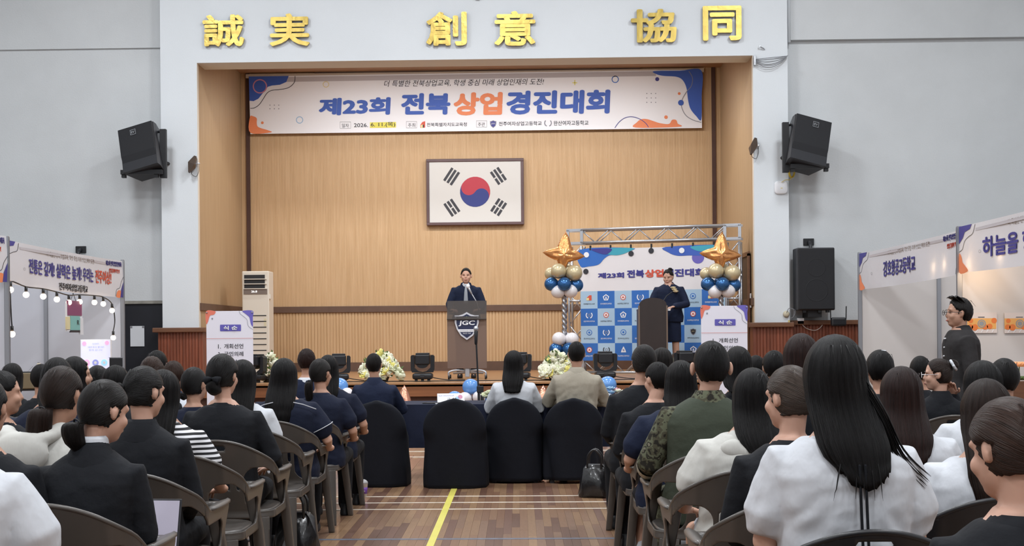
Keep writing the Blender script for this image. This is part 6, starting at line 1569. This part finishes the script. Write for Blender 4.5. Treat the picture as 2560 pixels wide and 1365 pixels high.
# right side
person(1607, 862, 8.8, S_('pony', tie=(.04, -.1, -.03), len=.12, fat=1.0, vol=1.04), 'soft', 'black', 'person in a black blazer with tied-back hair, front end of the right aisle', bxp=1588, chx=AR, clab='taupe plastic armchair at the front end of the right aisle', group=GR)
person(1655, 870, 10.2, S_('bob', end=1.0), 'soft', 'black', 'dark-haired person just right of the front black blazer on the right', group=GR)
person(1650, 905, 8.03, S_('short'), 'black', 'black', 'short-haired person in a black suit with the left ear showing', bxp=1618, hy=30, hp=6, chx=AR, clab='taupe plastic armchair second from the front right of the aisle', group=GR, vox=.009, skin=M_skin2)
e, Mh, ps = person(1703, 902, 7.2, S_('long', end=.80, wid=1.06), 'black', 'navy', 'person with long black hair, navy tee shirt, bare legs and white socks', bxp=1668, slv='short', inf=.024, legs='skirt', arm='wide', foot=.30, chx=AR, clab='taupe plastic armchair under the bare-legged person in navy', group=GR, shoes=mat('beige_sneaker', '8D857C', .6))
for s in (-1, 1):
    h_, kn, an = leg_j(ps, s); bm = BM(); tube(bm, [an + Vector((0, -.0, -.02)), an + Vector((0, 0, .07))], [.045, .047], 12); ob('sock', bm, C_['white'], e, True)
e, Mh, ps = person(1779, 855, 6.4, S_('short', vol=1.07, hl=.05), 'black', 'olive', 'short-haired person with big ears in an olive and camouflage army shirt', bxp=1757, w=1.08, vox=.007, gvox=.008, inf=.022, split=1, slcol='camo', collar='camo', coll=1, ear=.014, hd=.012, arm='wide', bottom='camo', chx=AR, clab='taupe plastic armchair under the person in the army shirt', group=GR, skin=M_skin2, hp=-2)
for s in (-1, 1):
    S2, E2, W2, T2 = joints(ps, s); c = E2.lerp(W2, .15); d = (W2 - E2); u, v = frame_of(d); bm = BM(); rg = []
    for t, r_ in ((0, .062), (.12, .066), (.25, .066), (.27, .058)): rg.append([bm.verts.new(c + d * t + (u * math.cos(a) + v * math.sin(a)) * r_) for a in [2 * PI * i / 20 for i in range(20)]])
    join(bm, rg, False); ob('rolled_cuff', bm, mat('pale_khaki_lining', 'A8A494', .8), e, True)
person(1845, 869, 8.0, S_('bob', end=1.0, vol=1.05), 'black', 'black', 'black-haired person before the right programme board', group=GR)
person(1890, 905, 10.5, S_('short'), 'black', 'navy', 'small dark head before the right wainscot, beside the programme board', group=GR)
e, Mh, ps = person(1884, 925, 5.55, S_('long', end=.90, wid=1.12, vol=1.05, sway=.05), 'black', 'hoodie', 'person with thick long black hair in a white hooded top and white skirt', bxp=1838, inf=.03, slv='short', arm='wide', legs='skirt', bottom='white', gvox=.008, chx=AR, clab='taupe plastic armchair under the person in the white hooded top', group=GR, hp=4, collar='hoodie', folds=1.5)
bm = BM(); ell(bm, (.05, -.105, .945), (.075, .04, .055), 16, 10); ell(bm, (-.02, -.10, .95), (.07, .035, .05), 16, 10); link('hood', voxel(bm, .01, 3), C_['hoodie'], e)
e, Mh, ps = person(1984, 913, 4.62, S_('bun', tie=(.035, -.1, -.02), br=.042, vol=1.0), 'grey', 'black', 'person with grey-brown pinned hair and the left ear showing, in a black top', bxp=1970, hy=34, hp=4, vox=.007, gvox=.009, chx=AR, clab='taupe plastic armchair nearest the camera right of the aisle', group=GR, skin=M_skin2)
e, Mh, ps = person(2084, 845, 3.95, S_('long', end=.885, wid=1.03, vol=1.06, sway=.075, thk=.034, strand=1, fy=.05, curve=1.2, wisps=5), 'black', 'white', 'person with long straight black hair in a white short-sleeved shirt, largest on the right', bxp=2106, slv='short', w=1.06, inf=.022, vox=.008, gvox=.0065, arm='lap', chx=AR + .06, clab='black plastic armchair at the bottom edge under the large white-shirted person', dark=True, group=GR, folds=1.6, collar='white', skin=M_skin2)
for x in (.006, .022):
    bm = BM(); tube(bm, [(x, -.158, .95), (x + .004, -.162, .80), (x + .012, -.158, .6)], .004, 6); ob('lanyard_cord', bm, C_['black'], e)
person(1935, 877, 9.0, S_('short', vol=1.05), 'black', 'black', 'round black head before the right wainscot, left of the auburn hair', group=GR)
person(2003, 838, 7.2, S_('bob', end=.98, vol=1.06), 'auburn', 'black', 'auburn-haired person rising just behind the largest dark head', group=GR)
e, Mh, ps = person(2200, 877, 8.0, S_('short', vol=1.08), 'black', 'black', 'black-haired person with a silver hair clip before the right booth panel', group=GR)
bm = BM(); tube(bm, [Mh @ Vector((.005, -.04, .128)), Mh @ Vector((.03, -.045, .124))], .004, 6); ob('hair_clip', bm, M_steel, e)
e, Mh, ps = person(2248, 923, 5.5, S_('long', end=.88, wid=1.1, vol=1.08, fy=.04), 'auburn', 'white', 'person with long dark auburn hair in a white collared shirt', bxp=2266, inf=.028, slv='long', arm='wide', w=1.08, gvox=.008, coll=1, folds=1.4, group=GR, hp=3)
person(2301, 894, 9.6, S_('short', vol=1.02), 'black', 'black', 'short black-haired person left of the bun with the white scrunchie', group=GR)
e, Mh, ps = person(2350, 914, 8.8, S_('bun', tie=(0, -.085, .055), br=.036, band='white', out=.03), 'brown', 'black', 'person in profile with glasses and a bun in a white scrunchie', bxp=2350, hy=72, hp=2, vox=.0065, arm={1: 'chin', -1: 'lap'}, coll=1, clab='taupe plastic armchair with a label behind the auburn-haired person', group=GR, skin=M_skin2)
def glasses(e, Mh, m):
    for s in (-1, 1):
        c = Mh @ Vector((s * .033, .108, .004)); M3 = Mh.to_3x3(); bm = BM(); tube(bm, [c + M3 @ Vector((.026 * math.cos(a), 0, .021 * math.sin(a))) for a in [2 * PI * i / 20 for i in range(21)]], .002, 5, False); ob('lens_rim', bm, m, e)
        bm = BM(); tube(bm, [Mh @ Vector((s * .058, .106, .008)), Mh @ Vector((s * .078, .06, .008)), Mh @ Vector((s * .083, -.01, .006))], .002, 5); ob('temple', bm, m, e)
    bm = BM(); tube(bm, [Mh @ Vector((-.008, .109, .006)), Mh @ Vector((.008, .109, .006))], .002, 5); ob('bridge', bm, m, e)
def face(e, Mh, brow=M_black, closed=False):
    for s in (-1, 1):
        bm = BM(); tube(bm, [Mh @ Vector((s * .016, .0865, .028)), Mh @ Vector((s * .032, .0865, .031)), Mh @ Vector((s * .05, .078, .028))], .0026, 6, True, .6); ob('eyebrow', bm, H_['black'], e)
        bm = BM(); M3 = Mh.to_3x3().to_4x4(); ell(bm, Mh @ Vector((s * .031, .0765, .008)), (.011, .006, .0022 if closed else .0035), 12, 8, M3); ob('eye', bm, mat('eye_dark', '2A1E1A', .3), e, True)
    bm = BM(); M3 = Mh.to_3x3().to_4x4(); ell(bm, Mh @ Vector((0, .0885, -.058)), (.021, .006, .0065), 12, 8, M3); ob('lips', bm, mat('lip_tone', 'A5605A', .5), e, True)
glasses(e, Mh, mat('silver_glasses', 'C8C8CC', .3, .6)); face(e, Mh)
e, Mh, ps = person(2400, 745, 10.2, S_('short', vol=1.06, quiff=1, front=.02, hl=.045, curl=1), 'soft', 'dark', 'standing person in a charcoal shirt and glasses looking left before the right booth', rz=R(88), stand=1, vox=.0065, gvox=.009, w=1.12, inf=.02, arm='side', coll=1, slv='long', hp=-2, hd=.02, fw=1.1)
glasses(e, Mh, mat('dark_glasses', '33302E', .35)); face(e, Mh)
for k in range(4):
    bm = BM(); cyl(bm, (0, .115 + .012 * k * .3, 1.36 - .07 * k), (0, .13 + .012 * k * .3, 1.36 - .07 * k), .006, 10); ob('shirt_button', bm, M_white, e)
person(2457, 908, 6.3, S_('long', end=.95, vol=1.1, wid=1.05), 'black', 'white', 'black-haired person in a white shirt left of the lit booth counter', bxp=2447, slv='short', inf=.026, arm='wide', folds=1.4, group=GR)
person(2511, 897, 7.2, S_('short', vol=1.05), 'black', 'black', 'black-haired person nearest the brown display box', group=GR)
person(2466, 957, 4.62, S_('long', end=.82, wid=1.12, vol=1.12, sway=-.03, fy=.05), 'brown', 'white', 'person with long dark brown hair in a white shirt over the black chair', bxp=2440, slv='short', w=1.08, inf=.028, arm='wide', folds=1.5, gvox=.008, dark=True, clab='black plastic armchair under the brown-haired person in white', group=GR)
person(2548, 1047, 2.9, S_('bun', tie=(.03, -.1, -.04), br=.045, vol=1.03), 'light', 'black', 'person with a brown bun in black, cut off at the lower right corner', hy=26, hp=12, vox=.007, gvox=.009, seat=False, sc=.93, skin=M_skin2, group=GR)
person(2610, 905, 6.4, S_('bob', end=1.0), 'black', 'sky', 'person in a light blue shirt barely showing at the right picture edge', group=GR)
# the speaking man and the hostess
e, Mh, ps = person(1165, 670, 20.42, S_('short', vol=1.04, front=.012, hl=.046), 'black', 'navy', 'standing person in a navy suit and grey tie speaking at the acrylic lectern', rz=R(180), stand=1, seat=None, vox=.006, gvox=.01, w=1.14, inf=.018, arm='lectern', folds=.6, hem=0, hd=.022, fw=1.08, ear=.006, skin=mat('skin_tanned', 'D0A088', .5, sss=.05))
face(e, Mh)
def front(z, lift): # chest surface of a standing figure
    zz = z - .40
    for (z0, a0, b0), (z1, a1, b1) in zip(PROF, PROF[1:]):
        if z0 <= zz <= z1: return b0 + (b1 - b0) * (zz - z0) / (z1 - z0) + .018 + lift
    return .08
bm = BM(); rg = [[bm.verts.new((x * w_, front(z, .006) - .012 * abs(x), z)) for x in (-1, -.5, 0, .5, 1)] for z, w_ in ((1.435, .045), (1.425, .055), (1.39, .055), (1.33, .048), (1.25, .034), (1.16, .012), (1.12, .003))]
join(bm, rg, False, False); ob('shirt_front', bm, C_['white'], e, True)
bm = BM(); rg = [[bm.verts.new((x * w_, front(z, .014), z)) for x in (-1, 0, 1)] for z, w_ in ((1.422, .016), (1.40, .021), (1.38, .014), (1.3, .024), (1.14, .034))]
join(bm, rg, False, False); ob('necktie', bm, mat('grey_tie', '8E9299', .5), e, True)
for s in (-1, 1):
    bm = BM(); prism(bm, [(s * .035, 1.47), (s * .075, 1.45), (s * .11, 1.36), (s * .085, 1.33), (s * .02, 1.13), (s * .012, 1.13)], lambda a, b: (a, front(b, .006) - abs(a) * .16, b), (0, .006, 0)); ob('lapel', bm, C_['navy'], e)
    bm = BM(); prism(bm, [(s * .006, 1.42), (s * .045, 1.455), (s * .055, 1.425), (s * .028, 1.39)], lambda a, b: (a, front(1.43, .01), b), (0, .008, 0)); ob('shirt_collar', bm, C_['white'], e)
e, Mh, ps = person(1672, 674, 20.85, S_('bun', tie=(-.02, -.06, .09), br=.04, front=.015, hl=.055), 'black', 'navy', 'standing person in a navy dress smiling down beside the dark wooden lectern', rz=R(168), stand=1, seat=None, vox=.006, gvox=.01, w=1.16, inf=.022, arm='desk', legs='skirt', bottom='navy', hp=16, hy=-12, coll=1, hd=.03, fw=1.14, skin=M_skin2)
face(e, Mh, closed=True)
bm = BM(); rg = [[bm.verts.new((x * w_, front(z, .008), z)) for x in (-1, 0, 1)] for z, w_ in ((1.47, .05), (1.43, .045), (1.38, .02), (1.345, .002))]
join(bm, rg, False, False); ob('neckline_skin', bm, M_skin2, e, True)
for k in range(3): o = link('corsage_petal', RM, mat('corsage_cream', 'E0CFA8', .6), e, (-.10 + .02 * (k - 1), .15, 1.30 + .03 * k)); o.scale = (.8,) * 3
# chairs for everybody seated
used = []
for x, y, who, dark, clab in SEATED:
    lb = clab or ('plastic armchair under the ' + who)
    w_ = lb.split()
    if len(w_) > 16: lb = ' '.join(w_[:16]).rstrip(',')
    rz = 0
    chair(x, y, lb, dark)
chair(AR - .12, 2.72, 'black plastic armchair mostly below the picture at the lower right corner', True)
# ------------------------------------------------------------------ things held and things on the floor
Yl = 4.98; a = P(446, 1246, Yl); e_ = empty('laptop', (a.x - .15, Yl, a.z - .205), R(-6), 'open laptop showing a pale document on the lap of the bowed person', 'laptop')
T_ = Matrix.Rotation(R(-14), 4, 'X')
ob('lid', bx((-.15, -.0, .0), (.15, .008, .205), .003, T_), M_cab, e_)
ob('screen', bx((-.143, -.0025, .008), (.143, -.001, .198), 0, T_), mat('laptop_screen', '9C98A6', .3, emit=('B9B4C6', .32)), e_)
lf = Face(T_ @ Vector((-.143, -.003, .008)), (1, 0, 0), T_.to_3x3() @ Vector((0, 0, 1)), T_.to_3x3() @ Vector((0, -1, 0)), e_)
for i in range(12): lf.line([(.10, .17 - .011 * i), (.10 + .05 + .05 * ((i * 7) % 5) / 5, .17 - .011 * i)], .002, mat('document_text', '6C6A76', .5), smooth=False, lift=.001)
ob('keyboard_base', bx((-.15, -.215, -.012), (.15, 0, .0), .003), M_cab, e_)
for r_ in range(4):
    for c in range(10): ob('key', bx((-.13 + c * .026, -.12 + r_ * .026, .0), (-.108 + c * .026, -.098 + r_ * .026, .003)), M_blackp, e_)
pz = P(290, 905, 8.33); e_ = empty('smartphone', tuple(pz), 0, 'smartphone held sideways above the heads beside the lit display', 'phone')
ob('case', bx((-.042, -.004, -.03), (.042, .004, .026), .003), M_cab, e_); ob('screen', bx((-.038, -.0055, -.026), (.038, -.004, .022)), M_black, e_); ob('edge_band', bx((-.044, -.005, .026), (.044, .003, .03)), M_steel, e_)
g = ground(909, 1243); e_ = empty('iced_drink_cup', tuple(g), 0, 'clear plastic cup with purple band and straw on the floor', 'cup')
bm = BM(); lathe(bm, [(.026, 0), (.036, .11), (.038, .115)], (0, 0, 0), 20); ob('cup_body', bm, mat('cloudy_plastic', 'C9BEB4', .25, alpha=.8), e_, True)
bm = BM(); lathe(bm, [(.029, 0), (.034, .055)], (0, 0, .03), 20); ob('paper_band', bm, mat('purple_band', '6A3C9A', .5), e_, True); bf2 = Face((0, -.036, .05), (1, 0, 0), (0, 0, 1), (0, -1, 0), e_); bf2.text('coffee', -.018, 0, .018, .014, M_white, lift=.001)
bm = BM(); lathe(bm, [(.039, 0), (.036, .015), (.022, .03), (.008, .035)], (0, 0, .115), 20); ob('dome_lid', bm, mat('clear_lid', 'D8D8DA', .12, alpha=.5), e_, True)
bm = BM(); tube(bm, [(0, 0, .06), (-.012, 0, .20)], .004, 8, False); ob('straw', bm, mat('pink_straw', 'C9A9B6', .5), e_, True)
pz = P(718, 1338, 7.6); e_ = empty('water_bottle', (pz.x, 7.6, 0), 0, 'clear water bottle with a bright green cap by the left aisle', 'bottle')
h = pz.z; bm = BM(); lathe(bm, [(.03, 0), (.034, .01), (.034, h - .08), (.026, h - .05), (.013, h - .02), (.013, h - .01)], (0, 0, 0), 20); ob('bottle_body', bm, mat('clear_pet', 'B8BEC4', .1, alpha=.5), e_, True)
bm = BM(); lathe(bm, [(.016, 0), (.016, .025), (.014, .028)], (0, 0, h - .012), 16); ob('cap', bm, mat('lime_cap', '8CD23C', .4), e_, True); bm = BM(); lathe(bm, [(.0345, 0), (.0345, .06)], (0, 0, h - .15), 20); ob('paper_label', bm, mat('pale_label', 'C8D8E8', .5), e_, True)
def bag(px, py, w_, h, label, nm='leather_bag', shiny=.3):
    g = ground(px, py); e_ = empty(nm, tuple(g), R(-12), label, 'bag'); M_b = mat('black_leather', '101013', shiny, coat=.3, bump=(25, .3, .01))
    bm = BM(); loft(bm, [(0, 0, 0.0, w_ * .46, .09, 3), (0, 0, .03, w_ * .5, .11, 3), (0, 0, h * .45, w_ * .47, .10, 3), (0, 0, h * .8, w_ * .36, .06, 3), (0, 0, h * .9, w_ * .25, .03, 3)], 28, 3, None, lambda q, t: q + Vector((.012 * math.sin(5 * t + q.z * 20), .012 * math.cos(4 * t + q.z * 15), 0))); ob('bag_body', bm, M_b, e_, True)
    for y in (-.04, .04):
        bm = BM(); tube(bm, catmull([(-w_ * .22, y, h * .8), (-w_ * .2, y, h * 1.15), (0, y, h * 1.32), (w_ * .2, y, h * 1.15), (w_ * .22, y, h * .8)], 5, False), .009, 6); ob('handle', bm, M_b, e_, True)
    ob('zip', bx((-w_ * .26, -.006, h * .88), (w_ * .26, .006, h * .92)), M_steel, e_)
bag(1488, 1243, .26, .30, 'glossy black handbag on the floor behind the beige-jacketed judge')
g = ground(1490, 1243)
bag(742, 1390, .28, .3, 'black leather bag standing by the green-capped bottle')
# ------------------------------------------------------------------ small pieces go under the part they sit on
SUB = {}
for host, names in (('vinyl_sheet printed_sheet board_panel screen folded_card film_sleeve', 'lettering corner_blob printed_shape printed_dot printed_ring printed_line printed_cross printed_field printed_seal emblem highlight reinforcing_strip faded_strip wave_blob printed_square title_label'),
                    ('flag_cloth', 'red_half blue_half flag_bar'), ('crest_plate', 'crest_field crest_band crest_leaf lettering'), ('backrest', 'rim sticker'), ('body', 'eye eyebrow lips neckline_skin'),
                    ('jacket shirt', 'collar white_piping lapel shirt_button hood shirt_collar shirt_front necktie lanyard_cord rolled_cuff corsage_petal'), ('hair', 'hair_tie hair_clip ribbon_loop'), ('head', 'head_cap lens_ring'),
                    ('base', 'display foot'), ('grille', 'badge_frame driver_ring lettering'), ('keyboard_base', 'key'), ('case', 'louvre_opening louvre_blade display_panel intake_slot side_catch indicator camera_bump'), ('cup_body', 'paper_band rim_band')):
    for n in names.split(): SUB.setdefault(n, []).extend(host.split())
base = lambda o: o.name.split('.')[0]
I4 = Matrix.Identity(4)
for root in [o for o in COL.objects if o.parent is None and o.children]:
    kids = list(root.children); hosts = {}
    for k in kids:
        if k.type == 'MESH' and k.location.length < 1e-6 and Vector(k.rotation_euler).length < 1e-6: hosts.setdefault(base(k), k)
    for k in kids:
        for h in SUB.get(base(k), ()):
            if h in hosts and hosts[h] is not k and not k.children: k.parent = hosts[h]; break
